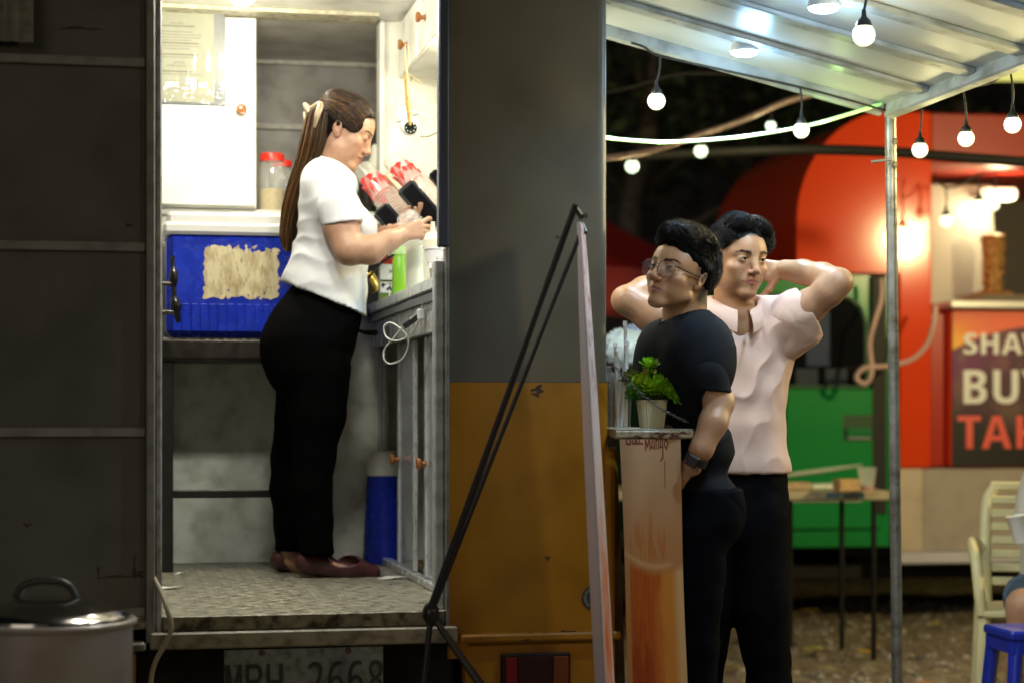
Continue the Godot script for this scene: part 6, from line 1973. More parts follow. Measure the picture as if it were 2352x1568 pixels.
	# bits on the floor
	for e in [[Vector3(-0.3293, 0.6305, -0.7693), "white scrap of paper on the floor by the left door post", 0.03], [Vector3(0.3817, 0.6305, -0.9901), "long white scrap on the floor by the cabinet rail", 0.035], [Vector3(-0.2747, 0.6305, -1.2946), "tiny white crumb by the bench's front leg", 0.012]]:
		var ps := Sh.new()
		var r: float = e[2]
		ps.sheet(func(u: float, v: float) -> Vector3:
			var an := u * TAU
			var rr := r * v * (1.0 + 0.3 * sin(an * 3.0) + 0.2 * cos(an * 5.0))
			return Vector3(cos(an) * rr * 1.3, 0.004 * sin(v * PI) + 0.006 * v * (0.5 + 0.5 * sin(an * 2.0)), sin(an) * rr * 0.6), 24, 4, 0.001)
		whole("paper_scrap", ps, mat(Color(0.75, 0.75, 0.68), 0.8), e[1], "paper", truck * Transform3D(Basis(), e[0]))
	var gl := thing("garlic_bulb", "pale garlic bulb lying between the cabinet doors", "garlic", truck * Transform3D(Basis(), Vector3(0.47, 0.6527, -1.0035)))
	var gs := Sh.new()
	gs.lathe([Vector2(0.0, 0.0), Vector2(0.016, 0.002), Vector2(0.022, 0.014), Vector2(0.018, 0.028), Vector2(0.006, 0.036), Vector2(0.003, 0.05), Vector2(0.0, 0.051)], 16, Transform3D(Basis(Vector3.BACK, 0.5), Vector3.ZERO))
	part("bulb_skin", gs, worn(Color(0.6, 0.47, 0.26), 0.6, 0.0, 0.5, 9.0), gl)
	# lamp at the ceiling
	for e in [[-0.12, "round lamp at the door head, on the left over the cool box"], [0.26, "round lamp at the door head, on the right over the counter"]]:
		var cl := thing("ceiling_lamp", e[1], "lamp", in_truck(Vector3(e[0], 2.53, -0.12)), "round lamps at the door head")
		var cs := Sh.new()
		cs.lathe([Vector2(0.0, 0.012), Vector2(0.08, 0.012), Vector2(0.085, 0.0), Vector2(0.08, -0.012), Vector2(0.06, -0.02), Vector2(0.0, -0.024)], 28)
		part("lamp_glow", cs, glow(Color(1.0, 0.97, 0.88), 4.0), cl)
		omni(cl, Vector3(0, -0.04, 0), Color(1.0, 0.985, 0.93), 1.0, 0.08)
	var tl := thing("counter_lamp", "short tube lamp under the upper cupboard over the counter", "lamp", in_truck(Vector3(0.66, 2.262, -0.95)))
	var tls := Sh.new()
	tls.tube([Vector3(0, 0, -0.15), Vector3(0, 0, 0.15)], 0.014, 12)
	part("lamp_glow", tls, glow(Color(1.0, 0.96, 0.75), 5.0), tl)
	part("lamp_base", bx(Vector3(-0.02, 0.016, -0.17), Vector3(0.02, 0.03, 0.17), 0.003), mat(Color(0.6, 0.6, 0.58), 0.4), tl)
	omni(tl, Vector3(0, 0.0, 0), Color(1.0, 0.96, 0.82), 0.34, 0.03)
	var c2 := thing("cupboard_lamp", "small lamp at the ceiling in front of the white cupboard", "lamp", truck * Transform3D(Basis(), Vector3(-0.0806, 2.4769, -1.2)))
	var c2s := Sh.new()
	c2s.lathe([Vector2(0.0, 0.01), Vector2(0.035, 0.01), Vector2(0.037, 0.0), Vector2(0.025, -0.012), Vector2(0.0, -0.014)], 24)
	part("lamp_glow", c2s, glow(Color(1.0, 0.97, 0.85), 5.0), c2)
	omni(c2, Vector3(0, -0.025, 0.0), Color(1.0, 0.97, 0.86), 0.5, 0.03)

func leaf(sh: Sh, p: Vector3, d: Vector3, l: float, w: float, droop: float):
	var side := d.cross(Vector3.UP).normalized()
	if side.length() < 0.1: side = Vector3.RIGHT
	sh.sheet(func(u: float, v: float) -> Vector3:
		var e := p + d * l * v + Vector3(0, -droop * l * v * v, 0)
		return e + side * (u - 0.5) * 2.0 * w * sin(PI * pow(v, 0.75)) + Vector3(0, -0.25 * w * absf(u - 0.5), 0), 2, 5)

func jar(p: Vector3, r: float, h: float, label: String):
	var j := thing("jar", label, "jar", truck * Transform3D(Basis(), p), "red lidded jars on the ledge")
	var s := Sh.new()
	s.lathe([Vector2(0.0, 0.0), Vector2(r * 0.95, 0.0), Vector2(r, 0.008), Vector2(r, h * 0.78), Vector2(r * 0.92, h * 0.86), Vector2(r * 0.88, h * 0.9)], 32)
	part("glass", s, pane(Color(0.9, 0.92, 0.88), 0.16, 0.06), j)
	var f := Sh.new()
	f.lathe([Vector2(0.0, 0.003), Vector2(r * 0.95, 0.003), Vector2(r * 0.96, h * 0.38), Vector2(r * 0.5, h * 0.4), Vector2(0.0, h * 0.41)], 28)
	part("contents", f, worn(Color(0.62, 0.5, 0.27), 0.8, 0.0, 0.2, 9.0), j)
	var l := Sh.new()
	l.lathe([Vector2(r * 0.9, h * 0.87), Vector2(r * 0.98, h * 0.87), Vector2(r * 0.98, h * 0.985), Vector2(r * 0.93, h), Vector2(0.0, h)], 32)
	part("lid", l, mat(Color(0.62, 0.02, 0.008), 0.35), j)

# ---------------------------------------------------------------- on and around the counter
func cup_stack(a: Vector3, b: Vector3, r: float, label: String, red_at: float):
	# clear cups pushed into each other, leaning in a rack; red print shows through
	var o := thing("cup_stack", label, "cup stack", Transform3D(Basis(), a), "leaning stacks of clear cups")
	var t := along(Vector3.ZERO, b - a)
	var l := (b - a).length()
	var s := Sh.new()
	s.lathe([Vector2(r * 0.8, 0.0), Vector2(r * 0.97, l * 0.42), Vector2(r * 1.0, l * 0.45)], 28, t)
	s.lathe([Vector2(0.0, 0.001), Vector2(r * 0.8, 0.0)], 28, t)
	part("cup", s, pane(Color(0.92, 0.9, 0.88), 0.3, 0.12), o)
	var n := 15
	for i in n:
		var y := l * (0.45 + 0.55 * i / n)
		var c := Sh.new()
		c.lathe([Vector2(r * 0.92, y), Vector2(r * 1.12, y + 0.001), Vector2(r * 1.12, y + 0.004), Vector2(r * 0.94, y + 0.0055), Vector2(r * 0.93, y + l * 0.5 / n)], 28, t)
		part("cup_rim", c, pane(Color(0.86, 0.76, 0.72), 0.3, 0.1), o)
	var z := FastNoiseLite.new()
	z.frequency = 30.0
	var p := Sh.new()
	for k in 11:
		var an := k * 0.571
		var q := t * Vector3(cos(an) * r * 0.86, l * (red_at + 0.07 * sin(k * 2.3)), sin(an) * r * 0.86)
		var nn := (t.basis * Vector3(cos(an), 0, sin(an))).normalized()
		var u := t.basis.y.normalized()
		var w := nn.cross(u)
		for i in 10:
			var a0 := TAU * i / 10
			var a1 := TAU * (i + 1) / 10
			var r0 := r * 0.62 * (1.0 + 0.3 * sin(a0 * 3.0 + k))
			var r1 := r * 0.62 * (1.0 + 0.3 * sin(a1 * 3.0 + k))
			p.tri(q, q + (u * sin(a0) + w * cos(a0)) * r0, q + (u * sin(a1) + w * cos(a1)) * r1, nn, nn, nn)
	part("red_print", p, mat(Color(0.72, 0.03, 0.03), 0.5), o)

func build_counter_things():
	cup_stack(Vector3(-0.5082, 1.9802, -6.5), Vector3(-0.3296, 1.76, -6.36), 0.041, "leaning stack of clear cups nearest to the woman's face", 0.3)
	cup_stack(Vector3(-0.4138, 2.0194, -6.55), Vector3(-0.2038, 1.8005, -6.36), 0.041, "leaning stack of clear cups farther right under the camera", 0.28)
	cup_stack(Vector3(-0.5657, 1.8722, -6.62), Vector3(-0.4238, 1.7084, -6.3), 0.032, "lowest leaning stack of cups behind the woman's chest", 0.15)
	for e in [[Vector3(-0.2969, 1.8322, -6.28), 0.034, 0.085, "dark blue cup holder slanting beside the right cup stack"], [Vector3(-0.4023, 1.7872, -6.3), 0.032, 0.05, "dark blue cup holder just left of the held cup"], [Vector3(-0.2395, 1.9081, -6.2), 0.02, 0.03, "dark blue holder edge high against the door trim"]]:
		var h := thing("cup_holder", e[3], "holder", Transform3D(Basis(Vector3.BACK, deg_to_rad(41)), e[0]), "dark cup holders")
		part("case", bx(Vector3(-e[1], -e[2], -0.03), Vector3(e[1], e[2], 0.03), 0.01), mat(Color(0.010, 0.014, 0.022), 0.3), h)
		part("face", bx(Vector3(-e[1] * 0.7, -e[2] * 0.85, 0.0305), Vector3(e[1] * 0.7, e[2] * 0.85, 0.033), 0.001), mat(Color(0.004, 0.004, 0.005), 0.15), h)
	var rack := thing("cup_rack", "slanting wooden rack behind the leaning cup stacks", "rack", Transform3D(Basis(), Vector3(-0.3191, 1.7261, -6.5)))
	var rs := Sh.new()
	rs.box(Vector3(-0.20, 0.0, -0.012), Vector3(0.14, 0.055, 0.0), 0.003, Transform3D(Basis(Vector3.BACK, deg_to_rad(-48)), Vector3(-0.02, 0.05, 0)))
	part("board", rs, worn(Color(0.42, 0.22, 0.07), 0.6, 0.0, 0.5, 6.0), rack)
	# milk carton
	var mk := thing("milk_carton", "white milk carton with red top and a black-and-white cow", "carton", Transform3D(Basis(Vector3.UP, 0.2), Vector3(-0.4193, 1.5209, -6.45)))
	var im := Image.create(128, 256, false, Image.FORMAT_RGB8)
	im.fill(Color(0.86, 0.86, 0.84))
	im.fill_rect(Rect2i(0, 0, 128, 26), Color(0.75, 0.1, 0.06))
	im.fill_rect(Rect2i(0, 196, 128, 60), Color(0.33, 0.45, 0.1))
	im.fill_rect(Rect2i(0, 118, 128, 14), Color(0.22, 0.27, 0.09))
	for e in [[Vector2(20, 150), Vector2(40, 160), 26.0, 0], [Vector2(62, 160), Vector2(108, 165), 46.0, 0], [Vector2(70, 180), Vector2(70, 226), 12.0, 1], [Vector2(100, 180), Vector2(100, 220), 12.0, 1], [Vector2(36, 165), Vector2(60, 150), 22.0, 1], [Vector2(84, 150), Vector2(96, 172), 14.0, 1], [Vector2(30, 175), Vector2(26, 190), 14.0, 1]]:
		stroke(im, e[0], e[1], e[2], Color(0.05, 0.05, 0.05) if e[3] == 0 else Color(0.88, 0.88, 0.88))
	# a capital M in print
	for e in [[Vector2(72, 80), Vector2(72, 56)], [Vector2(72, 56), Vector2(82, 76)], [Vector2(82, 76), Vector2(92, 56)], [Vector2(92, 56), Vector2(92, 80)]]:
		stroke(im, e[0], e[1], 4.0, Color(0.12, 0.12, 0.14))
	var mf := Sh.new()
	mf.quad(Vector3(-0.028, 0, 0.0262), Vector3(0.028, 0, 0.0262), Vector3(0.028, 0.145, 0.0262), Vector3(-0.028, 0.145, 0.0262))
	part("carton_print", mf, picture(im, 0.4), mk)
	part("carton_body", bx(Vector3(-0.028, 0, -0.026), Vector3(0.028, 0.145, 0.026), 0.002), mat(Color(0.75, 0.75, 0.72), 0.4), mk)
	part("carton_top", bx(Vector3(-0.02, 0.1455, -0.018), Vector3(0.02, 0.155, 0.018), 0.004), mat(Color(0.6, 0.06, 0.03), 0.4), mk)
	# green and white squeeze bottles
	var gb := thing("green_bottle", "green squeeze bottle with pale cap between carton and white bottle", "bottle", Transform3D(Basis(), Vector3(-0.3694, 1.5223, -6.3)))
	var g1 := Sh.new()
	g1.lathe([Vector2(0.0, 0.0), Vector2(0.025, 0.0), Vector2(0.026, 0.01), Vector2(0.0245, 0.13), Vector2(0.019, 0.142), Vector2(0.019, 0.15), Vector2(0.0, 0.15)], 24)
	part("bottle_body", g1, mat(Color(0.2, 0.47, 0.015), 0.3), gb)
	var g2 := Sh.new()
	g2.lathe([Vector2(0.021, 0.1505), Vector2(0.021, 0.172), Vector2(0.012, 0.18), Vector2(0.006, 0.2), Vector2(0.0, 0.2)], 20)
	part("cap", g2, mat(Color(0.45, 0.65, 0.3), 0.35), gb)
	var wb := thing("white_squeeze_bottle", "tall white squeeze bottle with nozzle below the woman's hands", "bottle", Transform3D(Basis(), Vector3(-0.3075, 1.5246, -6.15)))
	var w1 := Sh.new()
	w1.lathe([Vector2(0.0, 0.0), Vector2(0.033, 0.0), Vector2(0.0345, 0.01), Vector2(0.0345, 0.18), Vector2(0.03, 0.194), Vector2(0.0, 0.194)], 28)
	var wm := mat(Color(0.70, 0.72, 0.58), 0.35)
	wm.backlight_enabled = true
	wm.backlight = Color(0.3, 0.3, 0.25)
	part("bottle_body", w1, wm, wb)
	var wb2 := thing("nozzle_bottle", "white nozzle bottle at the counter's near end by the door trim", "bottle", Transform3D(Basis(), Vector3(-0.242, 1.5356, -5.85)))
	var w2 := Sh.new()
	w2.lathe([Vector2(0.0, 0.0), Vector2(0.028, 0.0), Vector2(0.029, 0.01), Vector2(0.029, 0.12), Vector2(0.0, 0.12)], 24)
	part("bottle_body", w2, wm, wb2)
	var w3 := Sh.new()
	w3.lathe([Vector2(0.031, 0.1205), Vector2(0.031, 0.145), Vector2(0.026, 0.15), Vector2(0.022, 0.165), Vector2(0.008, 0.17), Vector2(0.006, 0.2), Vector2(0.0, 0.201)], 24)
	part("cap", w3, mat(Color(0.72, 0.7, 0.55), 0.35), wb2)
	for e in [[Vector3(-0.2326, 1.5917, -5.75), 0.028, 0.05, Color(0.75, 0.72, 0.72), "white plastic tub stacked at the counter's near end"], [Vector3(-0.222, 1.541, -5.55), 0.02, 0.045, Color(0.33, 0.2, 0.1), "small clear cup of brown sauce on the counter"], [Vector3(-0.1915, 1.5305, -5.4), 0.022, 0.055, Color(0.36, 0.24, 0.12), "second clear cup of brown sauce right at the door jamb"]]:
		var t := thing("sauce_cup", e[4], "cup", Transform3D(Basis(), e[0]), "tubs and sauce cups on the counter")
		var r: float = e[1]
		var h: float = e[2]
		var ts := Sh.new()
		ts.lathe([Vector2(0.0, 0.0), Vector2(r * 0.78, 0.0), Vector2(r, h), Vector2(r * 1.12, h + 0.002), Vector2(r * 1.12, h + 0.006), Vector2(r * 0.9, h + 0.005)], 24)
		part("cup_wall", ts, mat(e[3], 0.4) if h > 0.049 and h < 0.052 else pane(Color(0.9, 0.88, 0.85), 0.3, 0.1), t)
		if h < 0.049 or h > 0.052:
			var tf := Sh.new()
			tf.lathe([Vector2(0.0, 0.002), Vector2(r * 0.74, 0.002), Vector2(r * 0.88, h * 0.66), Vector2(0.0, h * 0.66)], 20)
			part("sauce", tf, worn(e[3], 0.4, 0.0, 0.6, 9.0), t)
	var gc := thing("gold_can", "gold can lying tilted behind the milk carton", "can", Transform3D(Basis(Vector3.BACK, 0.5), Vector3(-0.465, 1.573, -6.6)))
	var gs := Sh.new()
	gs.lathe([Vector2(0.0, 0.0), Vector2(0.018, 0.0), Vector2(0.021, 0.006), Vector2(0.021, 0.062), Vector2(0.018, 0.067), Vector2(0.0, 0.066)], 24)
	part("can_body", gs, mat(Color(0.75, 0.55, 0.12), 0.28, 0.9), gc)
	var bk := thing("black_machine", "black machine in the shade behind the woman's waist", "machine", Transform3D(Basis(), Vector3(-0.4756, 1.5151, -6.75)))
	part("case", bx(Vector3(-0.06, 0, -0.05), Vector3(0.05, 0.24, 0.03), 0.01), mat(Color(0.012, 0.011, 0.01), 0.3), bk)
	part("foot", bx(Vector3(-0.06, -0.02, -0.05), Vector3(0.06, -0.001, 0.08), 0.005), mat(Color(0.02, 0.02, 0.02), 0.3), bk)
	var wd := Sh.new()
	wd.tube(spline([Vector3(-0.4815, 1.6009, -6.4), Vector3(-0.4451, 1.6445, -6.4), Vector3(-0.4189, 1.6649, -6.4), Vector3(-0.3942, 1.6809, -6.4)], 4), 0.0045, 6)
	whole("black_lead", wd, mat(Color(0.01, 0.01, 0.01), 0.4), "black lead crossing in front of the milk carton", "cable")
	# cup held in both hands
	var hc := thing("held_cup", "clear dome-lidded plastic cup held in the woman's hands", "cup", Transform3D(Basis(Vector3.BACK, 0.5) * Basis(Vector3.RIGHT, 0.3), Vector3(-0.323, 1.7531, -6.1)))
	var h1 := Sh.new()
	h1.lathe([Vector2(0.043, 0.0), Vector2(0.043, 0.004), Vector2(0.039, 0.006), Vector2(0.038, 0.02), Vector2(0.03, 0.037), Vector2(0.016, 0.045), Vector2(0.012, 0.046)], 32)
	part("dome_lid", h1, pane(Color(0.95, 0.96, 0.98), 0.2, 0.03), hc)
	var h2 := Sh.new()
	h2.lathe([Vector2(0.0, -0.07), Vector2(0.028, -0.07), Vector2(0.03, -0.066), Vector2(0.041, -0.001)], 32)
	part("cup_wall", h2, pane(Color(0.95, 0.96, 0.98), 0.25, 0.05), hc)
	# white charging cable and adapters at the counter's front
	var ch := thing("charging_cable", "white charging cable looped in front of the counter", "cable", Transform3D(Basis(), Vector3(-0.2979, 1.4268, -5.8)))
	var c0 := ch.position
	var cs := Sh.new()
	var path := [Vector3(-0.1925, 1.5025, -5.5), Vector3(-0.2409, 1.5007, -5.55), Vector3(-0.2596, 1.4809, -5.6), Vector3(-0.2657, 1.4502, -5.62), Vector3(-0.2843, 1.4433, -5.66), Vector3(-0.3198, 1.4165, -5.72), Vector3(-0.3548, 1.3791, -5.76), Vector3(-0.3849, 1.3477, -5.8), Vector3(-0.3875, 1.3148, -5.8), Vector3(-0.3665, 1.3016, -5.8), Vector3(-0.3286, 1.3176, -5.76), Vector3(-0.3105, 1.3587, -5.74), Vector3(-0.3209, 1.3913, -5.74), Vector3(-0.3613, 1.4223, -5.76), Vector3(-0.3862, 1.4127, -5.78), Vector3(-0.3783, 1.3799, -5.78), Vector3(-0.3411, 1.3695, -5.75), Vector3(-0.2993, 1.3897, -5.7), Vector3(-0.2753, 1.4266, -5.66)]
	var pp := []
	for p in path: pp.append(p - c0)
	cs.tube(spline(pp, 7), 0.0028, 8)
	part("cord", cs, mat(Color(0.66, 0.68, 0.66), 0.4), ch)
	var ad := Sh.new()
	ad.box(Vector3(-0.012, -0.016, -0.01), Vector3(0.012, 0.016, 0.01), 0.003, Transform3D(Basis(Vector3.BACK, 0.1), Vector3(-0.267, 1.4412, -5.62) - c0))
	part("adapter", ad, mat(Color(0.62, 0.64, 0.64), 0.35), ch)
	var a2 := Sh.new()
	a2.box(Vector3(-0.03, -0.009, -0.01), Vector3(0.03, 0.009, 0.01), 0.003, Transform3D(Basis(Vector3.BACK, 0.62), Vector3(-0.2993, 1.4259, -5.7) - c0))
	part("power_block", a2, mat(Color(0.02, 0.02, 0.025), 0.3), ch)
	var pg := thing("black_plug", "black plug in a socket at the counter's apron", "plug", Transform3D(Basis(), Vector3(-0.4696, 1.4163, -6.3)))
	var ps := Sh.new()
	ps.tube([Vector3(-0.4482, 1.4155, -6.28) - pg.position, Vector3(-0.4668, 1.4163, -6.3) - pg.position, Vector3(-0.4884, 1.4186, -6.32) - pg.position, Vector3(-0.5202, 1.4295, -6.34) - pg.position], [0.011, 0.010, 0.007, 0.004], 10)
	part("plug_body", ps, mat(Color(0.01, 0.01, 0.01), 0.4), pg)
	# spatula hanging from the cupboard knob
	var st := thing("wooden_spatula", "wooden spatula hanging by twine from the cupboard knob", "spatula", Transform3D(Basis(), Vector3(-0.3355, 2.2383, -6.1)))
	var b0 := st.position
	var ss := Sh.new()
	ss.tube(spline([Vector3(-0.3369, 2.2341, -6.1) - b0, Vector3(-0.3341, 2.1759, -6.1) - b0, Vector3(-0.33, 2.1205, -6.1) - b0, Vector3(-0.3244, 2.0678, -6.1) - b0], 5), [0.006, 0.007, 0.0078, 0.008, 0.008, 0.008, 0.008, 0.008, 0.0082, 0.0082, 0.008, 0.0075, 0.007, 0.006, 0.005, 0.003], 8)
	part("blade", ss, worn(Color(0.55, 0.33, 0.09), 0.55, 0.0, 0.5, 9.0), st)
	var tw := Sh.new()
	tw.tube(spline([Vector3(-0.3385, 2.3245, -6.08) - b0, Vector3(-0.3413, 2.2831, -6.08) - b0, Vector3(-0.3363, 2.2324, -6.09) - b0, Vector3(-0.3294, 2.285, -6.09) - b0, Vector3(-0.3316, 2.3218, -6.08) - b0], 5), 0.0022, 6)
	for e in [[Vector3(-0.3316, 2.2278, -6.08), Vector3(-0.3123, 2.2168, -6.08), Vector3(-0.2897, 2.1985, -6.07)], [Vector3(-0.3316, 2.2251, -6.08), Vector3(-0.3095, 2.2002, -6.08), Vector3(-0.2897, 2.1709, -6.07)], [Vector3(-0.3399, 2.2416, -6.08), Vector3(-0.3333, 2.2287, -6.085), Vector3(-0.3399, 2.214, -6.08)]]:
		var q := []
		for p in e: q.append(p - b0)
		tw.tube(spline(q, 4), 0.0016, 5)
	part("twine", tw, mat(Color(0.45, 0.34, 0.18), 0.8), st)
	# security camera
	var cm := thing("security_camera", "white ball-shaped security camera on the cream wall", "camera", Transform3D(Basis(), Vector3(-0.3522, 2.1165, -6.3)))
	var k0 := cm.position
	var m0 := Sh.new()
	m0.ball(Vector3(-0.3562, 2.1325, -6.32) - k0, Vector3(0.031, 0.031, 0.031), 24, 16)
	part("mount", m0, mat(Color(0.78, 0.78, 0.78), 0.3), cm)
	var m1 := Sh.new()
	m1.ball(Vector3(-0.3358, 2.0918, -6.26) - k0, Vector3(0.033, 0.034, 0.033), 24, 16)
	part("ball", m1, mat(Color(0.8, 0.82, 0.85), 0.25), cm)
	var m2 := Sh.new()
	m2.lathe([Vector2(0.021, -0.002), Vector2(0.021, 0.004), Vector2(0.018, 0.006), Vector2(0.011, 0.004), Vector2(0.010, 0.007), Vector2(0.0, 0.008)], 24, along(Vector3(-0.3296, 2.0795, -6.225) - k0, Vector3(-0.3255, 2.0715, -6.2) - k0))
	var ey := part("lens", m2, mat(Color(0.01, 0.015, 0.01), 0.12), cm)
	var m3 := Sh.new()
	for i in 8:
		var an := TAU * i / 8
		m3.ball(Vector3(-0.3292, 2.0783, -6.217) - k0 + Vector3(cos(an) * 0.0145, sin(an) * 0.0145, 0), Vector3(0.0028, 0.0028, 0.002), 8, 5)
	part("diode", m3, mat(Color(0.35, 0.36, 0.33), 0.2), ey).set_meta("kind", "stuff")
	for e in [[Vector3(-0.3751, 2.1351, -6.3), Vector3(-0.3651, 2.1924, -6.3)], [Vector3(-0.3307, 2.1451, -6.3), Vector3(-0.2778, 2.1265, -6.3)]]:
		var an := Sh.new()
		an.tube([e[0] - k0, e[1] - k0], 0.0035, 8)
		part("antenna", an, mat(Color(0.6, 0.6, 0.6), 0.4), cm)
	var m4 := Sh.new()
	m4.tube(spline([Vector3(-0.3021, 2.0606, -6.3) - k0, Vector3(-0.2726, 2.0592, -6.28) - k0, Vector3(-0.2311, 2.0659, -6.2) - k0], 4), 0.0022, 6)
	part("lead", m4, mat(Color(0.25, 0.22, 0.1), 0.4), cm)
	var m5 := Sh.new()
	m5.tube([Vector3(-0.3732, 2.0943, -6.22) - k0, Vector3(-0.3025, 2.124, -6.22) - k0], 0.0014, 6)
	part("wire", m5, mat(Color(0.02, 0.02, 0.02), 0.4), cm)

# ---------------------------------------------------------------- the side shelf, its banner, straws and plant
func build_shelf_things():
	var base := Vector3(0.844, 1.0966, -0.05)
	var sf := thing("side_shelf", "peeling cream fold-out shelf at the truck's side hung by a chain", "shelf", truck * Transform3D(Basis(), Vector3(0.83, 1.083, 0.035)))
	var cream := worn(Color(0.52, 0.47, 0.33), 0.5, 0.0, 0.95, 4.0, 0.2, Color(0.22, 0.1, 0.05))
	part("shelf_board", bx(Vector3(0, 0.0, -0.80), Vector3(0.222, 0.024, 0.0), 0.005), cream, sf)
	part("shelf_top", bx(Vector3(0.001, 0.0242, -0.749), Vector3(0.22, 0.0265, -0.003), 0.0005), mat(Color(0.45, 0.46, 0.45), 0.3, 0.2), sf)
	part("corner", bx(Vector3(0.2222, -0.001, -0.74), Vector3(0.2255, 0.0255, -0.002), 0.001), mat(Color(0.12, 0.12, 0.1), 0.4, 0.5), sf)
	for e in [[0.13, 0.012, 0.018, 0.006], [0.165, 0.008, 0.012, 0.006], [0.19, 0.015, 0.016, 0.004], [0.06, 0.006, 0.008, 0.003]]:
		var rs := Sh.new()
		var rp := PackedVector2Array()
		for i in 16:
			var an := TAU * i / 16
			var q: float = 1.0 + 0.4 * sin(an * 3.0 + e[0] * 50.0) + 0.3 * sin(an * 7.0 + e[0] * 90.0)
			rp.append(Vector2(e[0] + cos(an) * e[2] * q, e[1] + sin(an) * e[3] * q))
		rs.prism(rp, 0.0003, 0.0010)
		part("rust_mark", rs, mat(Color(0.09, 0.03, 0.012), 0.8), sf)
	# chain
	var a := Vector3(0.8191, 1.2875, 0.04)
	var b := Vector3(1.0327, 1.1277, 0.04)
	var ch := Sh.new()
	var n := 30
	var prev := a
	for i in n:
		var t := (i + 0.5) / n
		var c := a.lerp(b, t) + Vector3(0, -0.022 * sin(t * PI), 0)
		var dd := (b - a) / n + Vector3(0, -0.022 * PI * cos(t * PI) / n, 0)
		var fr := along(c, c + dd)
		var ring := []
		for k in 11:
			var an := TAU * k / 10
			ring.append(fr * Vector3(0.0034 * cos(an) if i % 2 == 0 else 0.0, 0.0062 * sin(an), 0.0034 * cos(an) if i % 2 == 1 else 0.0))
		ch.tube(ring, 0.0011, 5, false)
	var chain := part("chain", ch, mat(Color(0.14, 0.15, 0.15), 0.4, 0.8), sf, Transform3D(Basis(), -Vector3(0.83, 1.083, 0.035)))
	chain.set_meta("kind", "stuff")
	# cloth banner hanging under the shelf, printed with an iced drink
	var im := Image.create(256, 1024, false, Image.FORMAT_RGB8)
	var z := FastNoiseLite.new()
	z.frequency = 0.02
	z.fractal_octaves = 5
	var z2 := FastNoiseLite.new()
	z2.seed = 8
	z2.frequency = 0.05
	z2.fractal_octaves = 3
	for y in 1024:
		for x in 256:
			var u := x / 256.0
			var v := y / 1024.0
			var c := Color(0.74, 0.60, 0.47).lerp(Color(0.74, 0.50, 0.28), smoothstep(0.0, 0.5, v))
			var streak := z2.get_noise_2d(x * 1.6, y * 0.12)
			var soft := z.get_noise_2d(x * 0.9, y * 0.35)
			# syrup running down the inside of a glass
			var fall := 0.205 + 0.03 * (0.5 + 0.5 * sin(u * 17.0 + soft * 3.0)) - 0.05 * exp(-pow((u - 0.47) / 0.06, 2)) + 0.06 * z.get_noise_2d(x * 1.2, 7)
			var syrup := smoothstep(fall, fall + 0.09, v) * smoothstep(0.335, 0.30, v) * smoothstep(0.04, 0.1, u) * smoothstep(0.78, 0.68, u)
			c = c.lerp(Color(0.70, 0.40, 0.18), syrup * clampf(0.4 + streak * 1.1 + soft, 0.0, 0.75))
			var rim := 0.30 + 0.04 * u + 0.02 * (1.0 - pow((u - 0.42) / 0.42, 2))
			var inside := smoothstep(rim, rim + 0.03, v) * smoothstep(0.05, 0.09, u - 0.03 * v)
			var liquid := Color(0.76, 0.40, 0.10).lerp(Color(0.66, 0.28, 0.05), clampf(0.5 + streak * 0.6, 0, 1))
			liquid = liquid.lerp(Color(0.58, 0.21, 0.03), smoothstep(0.45, 0.75, v + 0.2 * soft) * smoothstep(0.62, 0.35, u))
			liquid = liquid.lerp(Color(0.82, 0.54, 0.20), smoothstep(0.45, 0.75, u + 0.1 * soft))
			liquid = liquid.lerp(Color(0.84, 0.72, 0.52), smoothstep(0.8, 0.95, u))
			c = c.lerp(liquid, inside)
			c = c.lerp(Color(0.85, 0.72, 0.56), 0.55 * exp(-pow((v - rim + 0.004) / 0.008, 2)) * smoothstep(0.9, 0.75, u))
			im.set_pixel(x, y, c)
	# the lower half of brush lettering that runs under the shelf: «Mango» at its end
	var brown := Color(0.42, 0.19, 0.10)
	for e in [[20, 0, 20, 26], [20, 26, 34, 27], [34, 27, 35, 4], [44, 5, 43, 25], [43, 25, 54, 26], [54, 26, 55, 5], [62, 10, 60, 26], [60, 26, 72, 25], [72, 8, 72, 26], [78, 25, 86, 26],
		[100, 0, 98, 40], [98, 12, 108, 34], [108, 34, 118, 10], [118, 10, 120, 40], [130, 18, 126, 34], [126, 34, 138, 36], [138, 14, 140, 38], [148, 14, 148, 38], [148, 20, 158, 14], [158, 14, 160, 38], [170, 16, 167, 34], [167, 34, 178, 34], [178, 14, 178, 58], [178, 58, 168, 66], [190, 16, 186, 30], [186, 30, 194, 38], [194, 38, 201, 28], [201, 28, 194, 14], [194, 14, 190, 16]]:
		stroke(im, Vector2(e[0] * 0.98 + 6, e[1] * 1.15 - 18), Vector2(e[2] * 0.98 + 6, e[3] * 1.15 - 18), 5.5, brown)
	stroke(im, Vector2(188, 60), Vector2(187, 132), 3.0, brown)
	var x0 := Vector3(0.8432, 1.0882, 0.04).x
	var x1 := Vector3(1.0155, 1.0878, 0.04).x
	var cl := Sh.new()
	cl.sheet(func(u: float, v: float) -> Vector3:
		var x := lerpf(x0, x1, u) + v * 0.022 * u + 0.03 * v * (1.0 - u)
		return Vector3(x, 1.082 - v * 1.02, 0.03 + 0.012 * sin(u * 5.0 + 0.6 + v * 1.6) + 0.008 * sin(v * 7.0 + u * 2.0) + 0.02 * v), 26, 60, 0.0015)
	var bn := whole("drink_banner", cl, picture(im, 0.6), "hanging banner printed with an orange iced drink below the shelf", "banner", truck)
	var gs := Sh.new()
